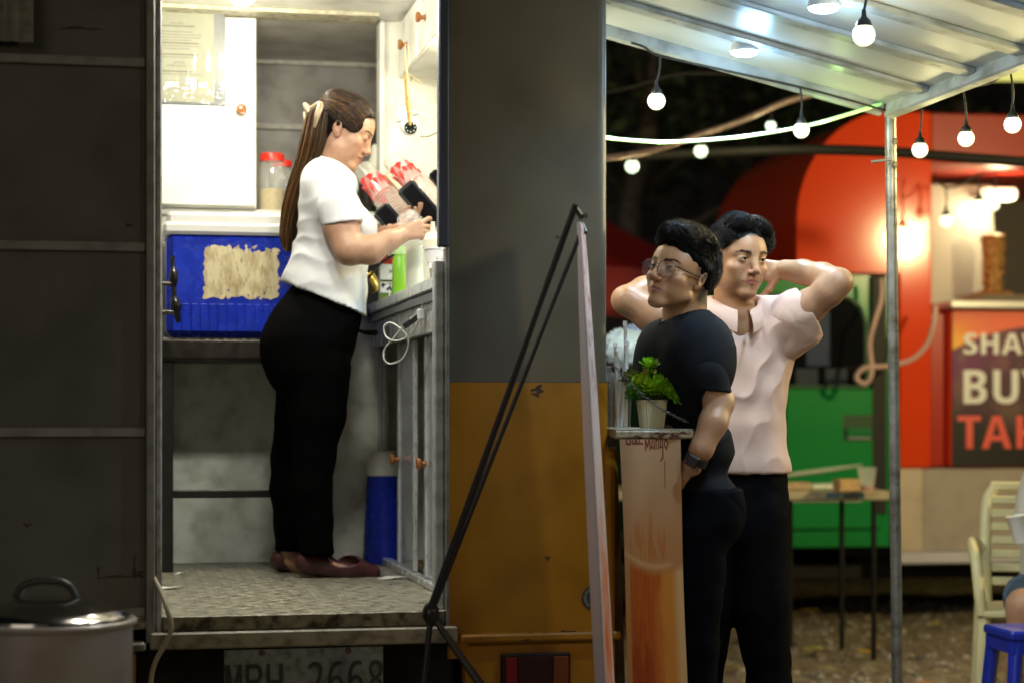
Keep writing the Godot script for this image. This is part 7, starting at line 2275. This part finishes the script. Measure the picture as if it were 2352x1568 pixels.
	gs.sheet(func(u: float, v: float) -> Vector3:
		return Vector3(lerpf(0.838, x0 + 0.012, u) + 0.04 * v * u, 1.08 - v * 1.0, -0.035 - 0.012 * u + 0.006 * sin(v * 6.0)), 4, 30, 0.002)
	whole("banner_edge", gs, worn(Color(0.34, 0.29, 0.24), 0.6, 0.0, 0.5, 2.0), "plain grey cloth strip hanging between truck side and drink banner", "banner", truck)
	# clear cups full of wrapped straws
	var R := RandomNumberGenerator.new()
	R.seed = 31
	var yb := 1.1102
	for e in [[0.845, -0.20, 0.043, 0.175, "wide clear cup of straws touching the truck's panel", 6], [0.892, -0.13, 0.031, 0.155, "slim clear cup of straws between panel and potted plant", 9]]:
		var c := thing("straw_cup", e[4], "cup", in_truck(Vector3(e[0], yb, e[1])), "clear cups of straws on the shelf")
		var r: float = e[2]
		var h: float = e[3]
		var s := Sh.new()
		s.lathe([Vector2(0.0, 0.0), Vector2(r * 0.8, 0.0), Vector2(r * 0.86, 0.006), Vector2(r, h * 0.86), Vector2(r * 0.86, h * 0.93), Vector2(r * 0.86, h * 0.97), Vector2(r * 1.03, h * 0.985), Vector2(r * 1.03, h)], 32)
		part("cup_wall", s, pane(Color(0.9, 0.92, 0.9), 0.12, 0.07), c)
		for k in int(e[5]):
			var q := Sh.new()
			var an := k * 2.4
			var lo := Vector3(cos(an) * r * 0.45, 0.004, sin(an) * r * 0.45)
			var hi := Vector3(cos(an * 1.3 + 1.0) * r * 0.6, R.randf_range(0.19, 0.235), sin(an * 1.3 + 1.0) * r * 0.6)
			if k == 0: hi = Vector3(0.012 if r < 0.04 else 0.0, 0.285 if r < 0.04 else 0.25, 0.0)
			q.tube([lo, hi], 0.0046, 8)
			q.box(Vector3(-0.0065, 0, -0.0006), Vector3(0.0065, 0.014, 0.0006), 0.0003, along(hi - Vector3(0, 0.002, 0), hi + (hi - lo) * 0.1))
			part("straw", q, mat(Color(0.85, 0.87, 0.87), 0.4), c)
	# potted succulents
	var pl := thing("potted_plant", "artificial green succulents in a fluted cream pot on the shelf", "potted plant", Transform3D(in_truck(Vector3(0.975, yb, -0.11), -8)))
	var pot := Sh.new()
	pot.sheet(func(u: float, v: float) -> Vector3:
		var an := u * TAU
		var sq := pow(pow(absf(cos(an)), 5.0) + pow(absf(sin(an)), 5.0), -0.2)
		var r := lerpf(0.031, 0.041, v) * sq
		r += 0.0009 * (1.0 if fmod(u * 44.0, 1.0) < 0.5 else -1.0)
		return Vector3(cos(an) * r, v * 0.078, sin(an) * r), 176, 6)
	part("pot", pot, mat(Color(0.60, 0.55, 0.36), 0.5), pl)
	var ins := Sh.new()
	ins.lathe([Vector2(0.046, 0.074), Vector2(0.0, 0.076)], 24)
	part("moss", ins, mat(Color(0.02, 0.08, 0.01), 0.9), pl)
	var heads := [[Vector3(-0.002, 0.158, 0.0), 0.031, 0], [Vector3(-0.046, 0.128, 0.012), 0.03, 1], [Vector3(-0.028, 0.118, 0.03), 0.028, 2], [Vector3(0.058, 0.136, 0.01), 0.03, 2], [Vector3(0.088, 0.148, -0.005), 0.028, 1], [Vector3(0.082, 0.118, 0.018), 0.025, 2], [Vector3(0.012, 0.115, 0.03), 0.03, 0], [Vector3(0.03, 0.098, 0.036), 0.03, 0], [Vector3(-0.018, 0.098, 0.022), 0.028, 3], [Vector3(0.045, 0.085, 0.035), 0.026, 0], [Vector3(0.0, 0.135, -0.02), 0.028, 2], [Vector3(-0.035, 0.1, -0.02), 0.028, 3], [Vector3(0.04, 0.11, -0.025), 0.028, 3]]
	var rosette_mat := painted(0.36)
	rosette_mat.backlight_enabled = true
	rosette_mat.backlight = Color(0.3, 0.3, 0.3)
	var greens := [Color(0.34, 0.74, 0.03), Color(0.17, 0.14, 0.03), Color(0.36, 0.56, 0.02), Color(0.07, 0.42, 0.03)]
	for k in 12:
		heads.append([Vector3(R.randf_range(-0.04, 0.055), R.randf_range(0.088, 0.125), R.randf_range(-0.03, 0.04)), R.randf_range(0.02, 0.026), [0, 3, 2, 3][k % 4]])
	for e in heads:
		var hd: Vector3 = e[0]
		hd = Vector3(hd.x * 1.3 - 0.004, 0.075 + (hd.y - 0.075) * 1.15, hd.z * 1.2)
		var stm := Sh.new()
		stm.tube(spline([Vector3(hd.x * 0.3, 0.07, hd.z * 0.3), Vector3(hd.x * 0.7, 0.1, hd.z * 0.7), hd], 3), 0.0025, 5)
		part("stem", stm, mat(Color(0.06, 0.16, 0.02), 0.6), pl)
		var up := (hd - Vector3(0, 0.06, 0)).normalized()
		var fr := along(hd, hd + up * 0.8 + Vector3(0, 0.1, 0.5))
		var lf := Sh.new()
		var g: Color = greens[e[2]]
		for k in 30:
			var lv := k / 30.0
			var an := k * 2.4
			var dr := (fr.basis * Vector3(cos(an) * (1.15 - 0.85 * lv), 0.15 + 1.0 * lv, sin(an) * (1.15 - 0.85 * lv))).normalized()
			lf.col = g.lerp(greens[(e[2] + k) % 3], 0.25) * (0.8 + 0.5 * lv)
			petal(lf, hd, dr, fr.basis.y, e[1] * 1.2 * (1.0 - 0.45 * lv), e[1] * 0.215)
		part("rosette", lf, rosette_mat, pl).set_meta("kind", "stuff")
	var tagm := Sh.new()
	tagm.box(Vector3(-0.0035, 0.0, -0.001), Vector3(0.0035, 0.035, 0.001), 0.0004, Transform3D(Basis(Vector3.BACK, -0.4), Vector3(-0.03, 0.13, -0.01)))
	part("bud", tagm, mat(Color(0.55, 0.13, 0.07), 0.6), pl)

func petal(sh: Sh, p: Vector3, d: Vector3, up: Vector3, l: float, w: float):
	# a short spoon-shaped leaf, widest near its blunt tip
	var side := d.cross(up).normalized()
	if side.length() < 0.1: side = Vector3.RIGHT
	var nn := side.cross(d).normalized()
	sh.sheet(func(u: float, v: float) -> Vector3:
		var ww := w * (0.3 + 0.7 * smoothstep(0.0, 0.6, v)) * sqrt(maxf(0.0, 1.0 - pow(maxf(0.0, (v - 0.72) / 0.28), 2.0)))
		return p + d * l * v + side * (u - 0.5) * 2.0 * ww + nn * (0.25 * l * v * v - 0.35 * w * (1.0 - pow(absf(u - 0.5) * 2.0, 2.0))), 4, 6)

# ---------------------------------------------------------------- in front of the truck
func build_front_things():
	# big pot with a lid
	var D := 4.3
	var p0 := Vector3(-1.0398, 0.6848, -4.3)
	var pt := thing("cooking_pot", "big pot with a steel lid at the lower left", "pot", at_turn(Vector3(p0.x, 0.36, p0.z)))
	var h := p0.y - 0.36
	var s := Sh.new()
	s.lathe([Vector2(0.0, 0.0), Vector2(0.178, 0.0), Vector2(0.184, 0.01), Vector2(0.184, h - 0.012), Vector2(0.194, h - 0.006), Vector2(0.195, h + 0.002), Vector2(0.190, h + 0.006), Vector2(0.18, h + 0.003)], 64)
	part("pot_body", s, worn(Color(0.36, 0.32, 0.30), 0.4, 0.1, 0.2, 1.0, 0.03), pt)
	var l := Sh.new()
	l.lathe([Vector2(0.183, h + 0.004), Vector2(0.182, h + 0.012), Vector2(0.165, h + 0.024), Vector2(0.155, h + 0.026), Vector2(0.12, h + 0.04), Vector2(0.07, h + 0.052), Vector2(0.0, h + 0.056)], 64)
	var lid := part("lid", l, worn(Color(0.55, 0.53, 0.5), 0.16, 1.0, 0.12, 1.0), pt)
	var hd := Sh.new()
	hd.tube(spline([Vector3(-0.075, h + 0.050, 0), Vector3(-0.062, h + 0.075, 0), Vector3(-0.035, h + 0.088, 0), Vector3(0.015, h + 0.089, 0), Vector3(0.045, h + 0.078, 0), Vector3(0.062, h + 0.050, 0)], 5), 0.0085, 10)
	part("handle", hd, mat(Color(0.014, 0.013, 0.012), 0.4), lid)
	var stn := thing("pot_stand", "black steel stand under the big pot", "stand", at_turn(Vector3(p0.x, 0.0, p0.z)))
	for k in 4:
		var an := PI / 4 + k * PI / 2
		var lg := Sh.new()
		lg.tube([Vector3(cos(an) * 0.2, 0, sin(an) * 0.2), Vector3(cos(an) * 0.17, 0.35, sin(an) * 0.17)], 0.012, 8)
		part("leg", lg, mat(Color(0.02, 0.02, 0.02), 0.5), stn)
	var rg := Sh.new()
	rg.lathe([Vector2(0.15, 0.338), Vector2(0.19, 0.338), Vector2(0.19, 0.3585), Vector2(0.15, 0.3585), Vector2(0.15, 0.338)], 32)
	part("ring", rg, mat(Color(0.02, 0.02, 0.02), 0.5), stn)
	# cable down the left of the doorway
	var cb := Sh.new()
	cb.tube(spline([Vector3(-0.9255, 0.7354, -4.93), Vector3(-0.8998, 0.6956, -4.9), Vector3(-0.8806, 0.6565, -4.88), Vector3(-0.8684, 0.6065, -4.88), Vector3(-0.8851, 0.5622, -4.88), Vector3(-0.9095, 0.5178, -4.88), Vector3(-0.9217, 0.4624, -4.88), Vector3(-0.9272, 0.3182, -4.88), Vector3(-0.8792, 0.1007, -4.86)], 6), 0.0065, 8)
	whole("cream_cable", cb, mat(Color(0.33, 0.29, 0.2), 0.5), "cream cable hanging beside the left door post", "cable")
	# cloth pinned at the upper left
	var cl := Sh.new()
	cl.sheet(func(u: float, v: float) -> Vector3:
		return Vector3(-0.98 + 0.295 * u, 2.086 + 0.36 * (1.0 - v), 0.03 + 0.008 * sin(u * 22.0 + v * 2.0) * (1.0 - 0.5 * v) + 0.004 * sin(u * 47.0)), 60, 20, 0.002)
	whole("grey_cloth", cl, worn(Color(0.17, 0.16, 0.12), 0.85, 0.0, 0.5, 3.0, 0.5), "folded grey cloth hanging at the upper left of the rear panel", "cloth", truck)
	# sticker on the yellow panel
	var stk := thing("round_sticker", "round dark sticker half hidden behind the banner stand", "sticker", truck * Transform3D(Basis(), Vector3(0.7806, 0.6554, 0.002)))
	var s1 := Sh.new()
	s1.lathe([Vector2(0.0, 0.0008), Vector2(0.033, 0.0008), Vector2(0.033, 0.0)], 32, Transform3D(Basis(Vector3.RIGHT, PI / 2), Vector3.ZERO))
	part("disc", s1, mat(Color(0.03, 0.035, 0.06), 0.4), stk)
	var s2 := Sh.new()
	for k in 40:
		var a := TAU * k / 40
		var fr := Transform3D(Basis(Vector3.BACK, a), Vector3(0, 0, 0.001)) 
		s2.box(Vector3(0.021, -0.0012, 0.0), Vector3(0.029 if k % 3 else 0.026, 0.0012, 0.0006), 0.0002, fr)
	part("ring_print", s2, mat(Color(0.25, 0.23, 0.15), 0.5), stk).set_meta("kind", "stuff")
	# banner stand seen edge on: two rods, a hub, spread feet, and the curled sheet
	var bs := thing("banner_stand", "black rod stand with its banner seen almost edge on", "banner stand", at_turn(Vector3(-0.0808, 0.4927, -4.68) * Vector3(1, 0, 1)))
	var o := bs.position
	var blk := mat(Color(0.008, 0.008, 0.009), 0.35)
	for e in [[Vector3(0.1533, 1.654, -4.62), Vector3(-0.2017, 0.6651, -4.72), 0.0085, 0.0105], [Vector3(0.1782, 1.6171, -4.78), Vector3(-0.1991, 0.661, -4.76), 0.006, 0.008]]:
		var r := Sh.new()
		var pts := []
		for k in 9: pts.append(e[0].lerp(e[1], k / 8.0) - o)
		var rr := []
		for k in 9: rr.append(e[2] if k < 2 else lerpf(e[2] * 0.72, e[3], k / 8.0))
		r.tube(pts, rr, 10)
		part("rod", r, blk, bs)
	var hb := Sh.new()
	hb.ball(Vector3(-0.2, 0.6576, -4.73) - o, Vector3(0.022, 0.03, 0.022), 14, 8)
	part("hub", hb, blk, bs)
	for e in [Vector3(-0.2681, 0.0177, -4.7), Vector3(0.2562, 0.0422, -4.62), Vector3(0.2464, -0.0313, -4.95)]:
		var r := Sh.new()
		r.tube([Vector3(-0.2, 0.6555, -4.73) - o, Vector3(e.x, 0.006, e.z) - o], 0.0078, 10)
		part("foot_rod", r, blk, bs)
	for e in [[Vector3(0.1536, 1.6446, -4.63), Vector3(0.1716, 1.6266, -4.66)], [Vector3(0.1731, 1.6195, -4.76), Vector3(0.181, 1.5971, -4.74)], [Vector3(0.1666, 1.6245, -4.64), Vector3(0.1767, 1.6246, -4.6)]]:
		var r := Sh.new()
		r.tube([e[0] - o, e[1] - o], 0.0065, 8)
		part("hook", r, blk, bs)
	var im := Image.create(128, 1024, false, Image.FORMAT_RGB8)
	var z := FastNoiseLite.new()
	z.frequency = 0.02
	z.fractal_octaves = 4
	for y in 1024:
		for x in 128:
			var u := x / 128.0
			var v := y / 1024.0
			var c := Color(0.74, 0.70, 0.74)
			var k := smoothstep(0.42, 0.6, v + 0.14 * z.get_noise_2d(x * 2.0, y * 0.4)) * smoothstep(0.53, 0.58, u)
			c = c.lerp(Color(0.72, 0.36, 0.2), k * clampf(0.75 + z.get_noise_2d(x * 3.0, y * 0.5), 0, 1) * smoothstep(0.96, 0.9, u))
			if v < 0.3 and u > 0.55 and z.get_noise_2d(x * 2.0 + 300, y * 1.2) > 0.22: c = c.lerp(Color(0.35, 0.14, 0.16), 0.6)
			im.set_pixel(x, y, c)
	var sh := Sh.new()
	var L := [Vector3(0.167, 1.6378, -4.9), Vector3(0.1845, 1.0938, -4.95), Vector3(0.217, 0.4477, -5)]
	var M := [Vector3(0.1624, 1.6071, -4.55), Vector3(0.1892, 1.0989, -4.5), Vector3(0.2179, 0.5236, -4.46)]
	var N := [Vector3(0.1841, 1.6185, -4.85), Vector3(0.225, 1.0943, -4.9), Vector3(0.2644, 0.4547, -4.95)]
	sh.sheet(func(u: float, v: float) -> Vector3:
		var q := []
		for e in [L, M, N]:
			var a: Vector3 = e[0]
			var b: Vector3 = e[2]
			var m: Vector3 = e[1]
			var w := v * 1.35
			q.append(a.lerp(b, w) + (m - (a + b) * 0.5) * 4.0 * w * (1.0 - w) * (1.0 if w < 1.0 else 0.0))
		var k := u * 2.0
		var p: Vector3 = q[0].lerp(q[1], k) if k < 1.0 else q[1].lerp(q[2], k - 1.0)
		# the fold is rounded
		p.z -= 0.02 * exp(-pow((u - 0.5) / 0.06, 2))
		return p - o, 40, 60, 0.0015)
	part("banner_sheet", sh, picture(im, 0.35), bs)

# ---------------------------------------------------------------- in the yard: table, chair, stool, seated person
func build_yard_things():
	var tb := thing("folding_table", "long cream folding table behind the man in pink", "table", at_turn(Vector3(1.3823, -0.0125, -9.3) * Vector3(1, 0, 1), 2.0))
	var o := tb.position
	var x1 := Vector3(1.7615, 0.7534, -8.95).x - o.x
	var top := worn(Color(0.50, 0.44, 0.30), 0.4, 0.0, 0.4, 1.5)
	part("table_top", bx(Vector3(-1.1, 0.745, -0.35), Vector3(x1, 0.79, 0.36), 0.008), top, tb)
	for e in [Vector3(1.686, -0.0018, -8.97), Vector3(1.6185, 0, -9.37), Vector3(1.3788, 0.0761, -9.45), Vector3(0.6627, 0.025, -9), Vector3(0.6564, 0.0273, -9.5)]:
		var lg := Sh.new()
		lg.tube([Vector3(e.x - o.x, 0, e.z - o.z), Vector3(e.x - o.x, 0.744, e.z - o.z)], 0.013, 10)
		part("leg", lg, mat(Color(0.015, 0.015, 0.015), 0.4, 0.4), tb)
	part("edge_sticker", bx(Vector3(Vector3(1.4568, 0.7436, -8.94).x - o.x, 0.756, 0.3605), Vector3(Vector3(1.6376, 0.7436, -8.94).x - o.x, 0.780, 0.3625), 0.0005), mat(Color(0.02, 0.15, 0.26), 0.4), tb)
	part("sticker_print", bx(Vector3(Vector3(1.4771, 0.7436, -8.94).x - o.x, 0.763, 0.3628), Vector3(Vector3(1.6173, 0.7436, -8.94).x - o.x, 0.770, 0.3634), 0.0002), mat(Color(0.25, 0.32, 0.3), 0.4), tb)
	part("table_cover", bx(Vector3(-0.6, 0.791, -0.33), Vector3(Vector3(1.6835, 0.8191, -9.1).x - o.x, 0.794, 0.05), 0.001), worn(Color(0.16, 0.32, 0.16), 0.3, 0.0, 0.9, 3.0, 0.1, Color(0.9, 0.95, 0.85)), tb)
	var bxs := [[Vector3(1.5467, 0.7819, -8.85), Vector3(0.1, 0.055, 0.08), Color(0.6, 0.38, 0.17), "small tan box on the table beside the plastic cup"], [Vector3(1.3275, 0.7859, -9), Vector3(0.13, 0.035, 0.1), Color(0.5, 0.36, 0.2), "flat tan box on the table by the man in pink"], [Vector3(1.4952, 0.8131, -9.15), Vector3(0.16, 0.02, 0.08), Color(0.7, 0.76, 0.66), "white tray on the table's green cover"]]
	for e in bxs:
		var q: Vector3 = e[0]
		var g: Vector3 = e[1]
		whole("table_box", bx(Vector3(-g.x / 2, 0, -g.z / 2), Vector3(g.x / 2, g.y, g.z / 2), 0.003), worn(e[2], 0.7, 0.0, 0.3, 5.0), e[3], "box", at_turn(Vector3(q.x, 0.7945, q.z), 14))
	var cup := thing("plastic_cup", "clear plastic cup on the table next to the steel post", "cup", at_turn(Vector3(Vector3(1.6505, 0.796, -8.9).x, 0.7945, -8.9)))
	var s := Sh.new()
	s.lathe([Vector2(0.0, 0.0), Vector2(0.031, 0.0), Vector2(0.045, 0.105), Vector2(0.048, 0.108)], 28)
	part("cup_wall", s, pane(Color(0.9, 0.88, 0.82), 0.3, 0.08), cup)
	var s2 := Sh.new()
	s2.lathe([Vector2(0.0, 0.002), Vector2(0.029, 0.002), Vector2(0.031, 0.02), Vector2(0.0, 0.02)], 20)
	part("drink", s2, mat(Color(0.6, 0.08, 0.05), 0.3), cup)
	# pale bags at the left behind the straws
	for e in [[Vector3(0.4238, 1.3955, -7.2), Vector3(0.09, 0.07, 0.06), Color(0.55, 0.68, 0.75), "pale blue plastic bag at the left, behind the straws"], [Vector3(0.5044, 1.4403, -7.3), Vector3(0.1, 0.055, 0.06), Color(0.3, 0.4, 0.6), "bluish plastic bag under the raised elbow"]]:
		var z := FastNoiseLite.new()
		z.frequency = 14.0
		var g: Vector3 = e[1]
		var bg := Sh.new()
		bg.sheet(func(u: float, v: float) -> Vector3:
			var th := v * PI
			var n := Vector3(sin(th) * cos(u * TAU), cos(th), sin(th) * sin(u * TAU))
			return n * g * (1.0 + 0.35 * z.get_noise_3dv(n * 0.2)), 28, 16)
		whole("plastic_bag", bg, mat(e[2], 0.3), e[3], "bag", Transform3D(Basis(), e[0]))
	var rk := thing("dark_rack", "dark rack that carries the bags behind the straws", "rack", at_turn(Vector3(0.4546, 0.2375, -7.3) * Vector3(1, 0, 1)))
	part("rack_board", bx(Vector3(-0.3, 1.27, -0.16), Vector3(0.24, 1.30, 0.2), 0.004), mat(Color(0.03, 0.03, 0.035), 0.5), rk)
	for x: float in [-0.28, 0.2]:
		part("leg", bx(Vector3(x, 0, -0.02), Vector3(x + 0.03, 1.269, 0.02)), mat(Color(0.03, 0.03, 0.035), 0.5), rk)
	# plastic chair with arms
	var ch := thing("plastic_chair", "cream plastic armchair with slotted back at the right border", "chair", at_turn(Vector3(2.0029, 0.0045, -7.2) * Vector3(1, 0, 1), -12.0))
	var cm := mat(Color(0.66, 0.60, 0.33), 0.42)
	part("seat", bx(Vector3(-0.23, 0.40, -0.2), Vector3(0.23, 0.425, 0.22), 0.01), cm, ch)
	for y in 7:
		part("slat", bx(Vector3(-0.185, 0.485 + 0.052 * y, -0.215 - 0.012 * y), Vector3(0.185, 0.485 + 0.052 * y + 0.033, -0.195 - 0.012 * y), 0.006), cm, ch)
	for x: float in [-1.0, 1.0]:
		var u := Sh.new()
		u.tube(spline([Vector3(0.205 * x, 0.40, -0.19), Vector3(0.21 * x, 0.6, -0.23), Vector3(0.2 * x, 0.8, -0.285), Vector3(0.17 * x, 0.86, -0.295)], 5), 0.024, 10)
		part("upright", u, cm, ch)
		var a := Sh.new()
		a.tube(spline([Vector3(0.215 * x, 0.62, -0.23), Vector3(0.255 * x, 0.655, -0.18), Vector3(0.265 * x, 0.65, 0.02), Vector3(0.255 * x, 0.61, 0.16), Vector3(0.245 * x, 0.5, 0.2), Vector3(0.235 * x, 0.41, 0.2)], 5), 0.021, 10)
		part("arm", a, cm, ch)
		for zz: float in [0.18, -0.2]:
			var l := Sh.new()
			l.tube([Vector3(0.225 * x, 0.41, zz), Vector3(0.25 * x, 0.0, zz * 1.15)], [0.027, 0.018], 10)
			part("leg", l, cm, ch)
	part("top_rail", bx(Vector3(-0.19, 0.848, -0.315), Vector3(0.19, 0.885, -0.282), 0.012), cm, ch)
	# blue stool
	var st := thing("blue_stool", "blue plastic stool at the lower right corner", "stool", at_turn(Vector3(1.7532, 0.0506, -6.45) * Vector3(1, 0, 1), 8.0))
	var bm := mat(Color(0.015, 0.035, 0.42), 0.3)
	part("stool_top", bx(Vector3(-0.125, 0.40, -0.125), Vector3(0.125, 0.432, 0.125), 0.014), bm, st)
	part("skirt", bx(Vector3(-0.118, 0.355, 0.105), Vector3(0.118, 0.3995, 0.118), 0.003), bm, st)
	part("skirt", bx(Vector3(-0.118, 0.355, -0.118), Vector3(-0.105, 0.3995, 0.104), 0.003), bm, st)
	for x: float in [-1.0, 1.0]:
		for zz: float in [-1.0, 1.0]:
			var l := Sh.new()
			l.tube([Vector3(0.095 * x, 0.398, 0.095 * zz), Vector3(0.13 * x, 0.0, 0.13 * zz)], [0.028, 0.022], 4)
			part("leg", l, bm, st)

func build_seated():
	var base := Vector3(2.0029, -0.0773, -7.2) * Vector3(1, 0, 1)
	var o := thing("person", "person in denim shorts seated on the cream chair, cut by the border", "person", Transform3D(Basis(), base))
	var f := Transform3D(Basis.from_euler(Vector3(0.15, 0.35, 0)).scaled(Vector3.ONE * 0.0098), Vector3(2.0722, 1.1334, -7.3))
	var hs := head_shape(f, 1.0, 0.35)
	hs.frame = Transform3D()
	hs.cap(Vector3(2.0864, 1.0915, -7.35), Vector3(2.1033, 0.932, -7.38), 0.055, 0.06, 0.03)
	var d := soup()
	var skin := skin_color(f, func(p): return smoothstep(5.5, 6.5, p.y))
	hs.build(0.004, d, skin, null, base)
	var s := Sdf.new()
	s.chain([[Vector3(2.1033, 0.9152, -7.38), 0.06], [Vector3(2.0947, 0.6489, -7.35), 0.10], [Vector3(2.0805, 0.4698, -7.3), 0.12]], 0.05)
	s.chain([[Vector3(2.0112, 0.8827, -7.35), 0.05], [Vector3(1.9542, 0.7381, -7.25), 0.042], [Vector3(1.8836, 0.7173, -7), 0.034]], 0.02)
	s.chain([[Vector3(2.1783, 0.8827, -7.35), 0.05], [Vector3(2.1816, 0.7216, -7.25), 0.042], [Vector3(2.0268, 0.7045, -7), 0.034]], 0.02)
	s.chain([[Vector3(2.0307, 0.4366, -7.3), 0.08], [Vector3(1.8308, 0.4619, -6.85), 0.06], [Vector3(1.8279, 0.2431, -6.88), 0.05], [Vector3(1.8228, 0.0285, -6.95), 0.036], [Vector3(1.7779, 0.0011, -6.85), 0.034]], 0.02)
	s.chain([[Vector3(2.1469, 0.4366, -7.3), 0.08], [Vector3(2.0457, 0.4619, -6.85), 0.06], [Vector3(2.0624, 0.2431, -6.88), 0.05], [Vector3(2.0834, 0.0285, -6.95), 0.036], [Vector3(2.0534, -0.002, -6.85), 0.034]], 0.02)
	s.build(0.010, d, skin, null, base)
	for k in 2:
		var hn := Sdf.new()
		hand(hn, Vector3(1.8836, 0.7173, -7) if k == 0 else Vector3(2.0268, 0.7045, -7), Vector3(0.5 if k == 0 else -0.5, 0.2, 0.8), Vector3(-0.2, 0.9, 0.1), 1.0 if k == 0 else -1.0, [30, 32, 34, 36], [6, 2, -2, -6], 0.92)
		hn.build(0.0035, d, skin, null, base)
	part("body", soup_mesh(d), mat_skin, o)
	var t := Sdf.new()
	t.chain([[Vector3(2.1033, 0.8816, -7.38), 0.08], [Vector3(2.0947, 0.6823, -7.35), 0.13], [Vector3(2.0805, 0.4532, -7.3), 0.145]], 0.05)
	t.chain([[Vector3(2.0196, 0.8911, -7.35), 0.065], [Vector3(1.9662, 0.7617, -7.27), 0.058]], 0.03)
	t.chain([[Vector3(2.1699, 0.8911, -7.35), 0.065], [Vector3(2.181, 0.7535, -7.27), 0.058]], 0.03)
	t.build(0.010, d_reset(), flat_color(Color.WHITE), cloth_folds(0.004, Vector3(8, 8, 8), 51), base)
	part("shirt", soup_mesh(last), cloth(Color(0.55, 0.52, 0.45)), o)
	var r := Sdf.new()
	r.chain([[Vector3(2.039, 0.4399, -7.3), 0.10], [Vector3(1.867, 0.4834, -6.95), 0.085]], 0.03)
	r.chain([[Vector3(2.1386, 0.4399, -7.3), 0.10], [Vector3(2.0708, 0.4834, -6.95), 0.085]], 0.03)
	r.cut(Vector3(1.9593, 0.4727, -6.93), Vector3(0, 0, 1), 0.004)
	r.build(0.010, d_reset(), flat_color(Color.WHITE), cloth_folds(0.006, Vector3(8, 8, 8), 52), base)
	part("denim_shorts", soup_mesh(last), cloth(Color(0.06, 0.10, 0.15)), o)
	var hb := Sdf.new()
	hb.frame = f
	hb.ell(Vector3(0, 4.2, -1.0), Vector3(8.1, 9.2, 9.9), 0.0)
	hb.cut(Vector3(0, 5.5, 8.0), Vector3(0, -0.8, 0.6), 0.5)
	hb.ell(Vector3(0, -2, -5.0), Vector3(8.0, 14.0, 6.0), 1.5)
	hb.build(0.006, d_reset(), flat_color(Color(0.01, 0.009, 0.008)), null, base)
	part("hair", soup_mesh(last), mat_hair, o)
	for e in [[Vector3(1.8149, -0.0233, -6.92), Vector3(1.7187, -0.0172, -6.74)], [Vector3(2.0744, -0.0295, -6.92), Vector3(2.0085, -0.0149, -6.7)]]:
		var st := Sdf.new()
		shoe(st, Vector3(e[0].x, 0.0, e[0].z), Vector3(e[1].x, 0.0, e[1].z), 0.045, 0.06)
		st.build(0.008, d_reset(), flat_color(Color.WHITE), null, base)
		part("shoe", soup_mesh(last), mat(Color(0.7, 0.7, 0.68), 0.5), o)
	# the white cup in the hand
	var cp := thing("paper_cup", "white paper cup in the seated person's hand", "cup", Transform3D(Basis(Vector3.BACK, 0.2), Vector3(1.8277, 0.6907, -6.85)))
	var cs := Sh.new()
	cs.lathe([Vector2(0.0, 0.0), Vector2(0.028, 0.0), Vector2(0.04, 0.095), Vector2(0.043, 0.098), Vector2(0.04, 0.1)], 24)
	part("cup_wall", cs, mat(Color(0.75, 0.74, 0.68), 0.5), cp)
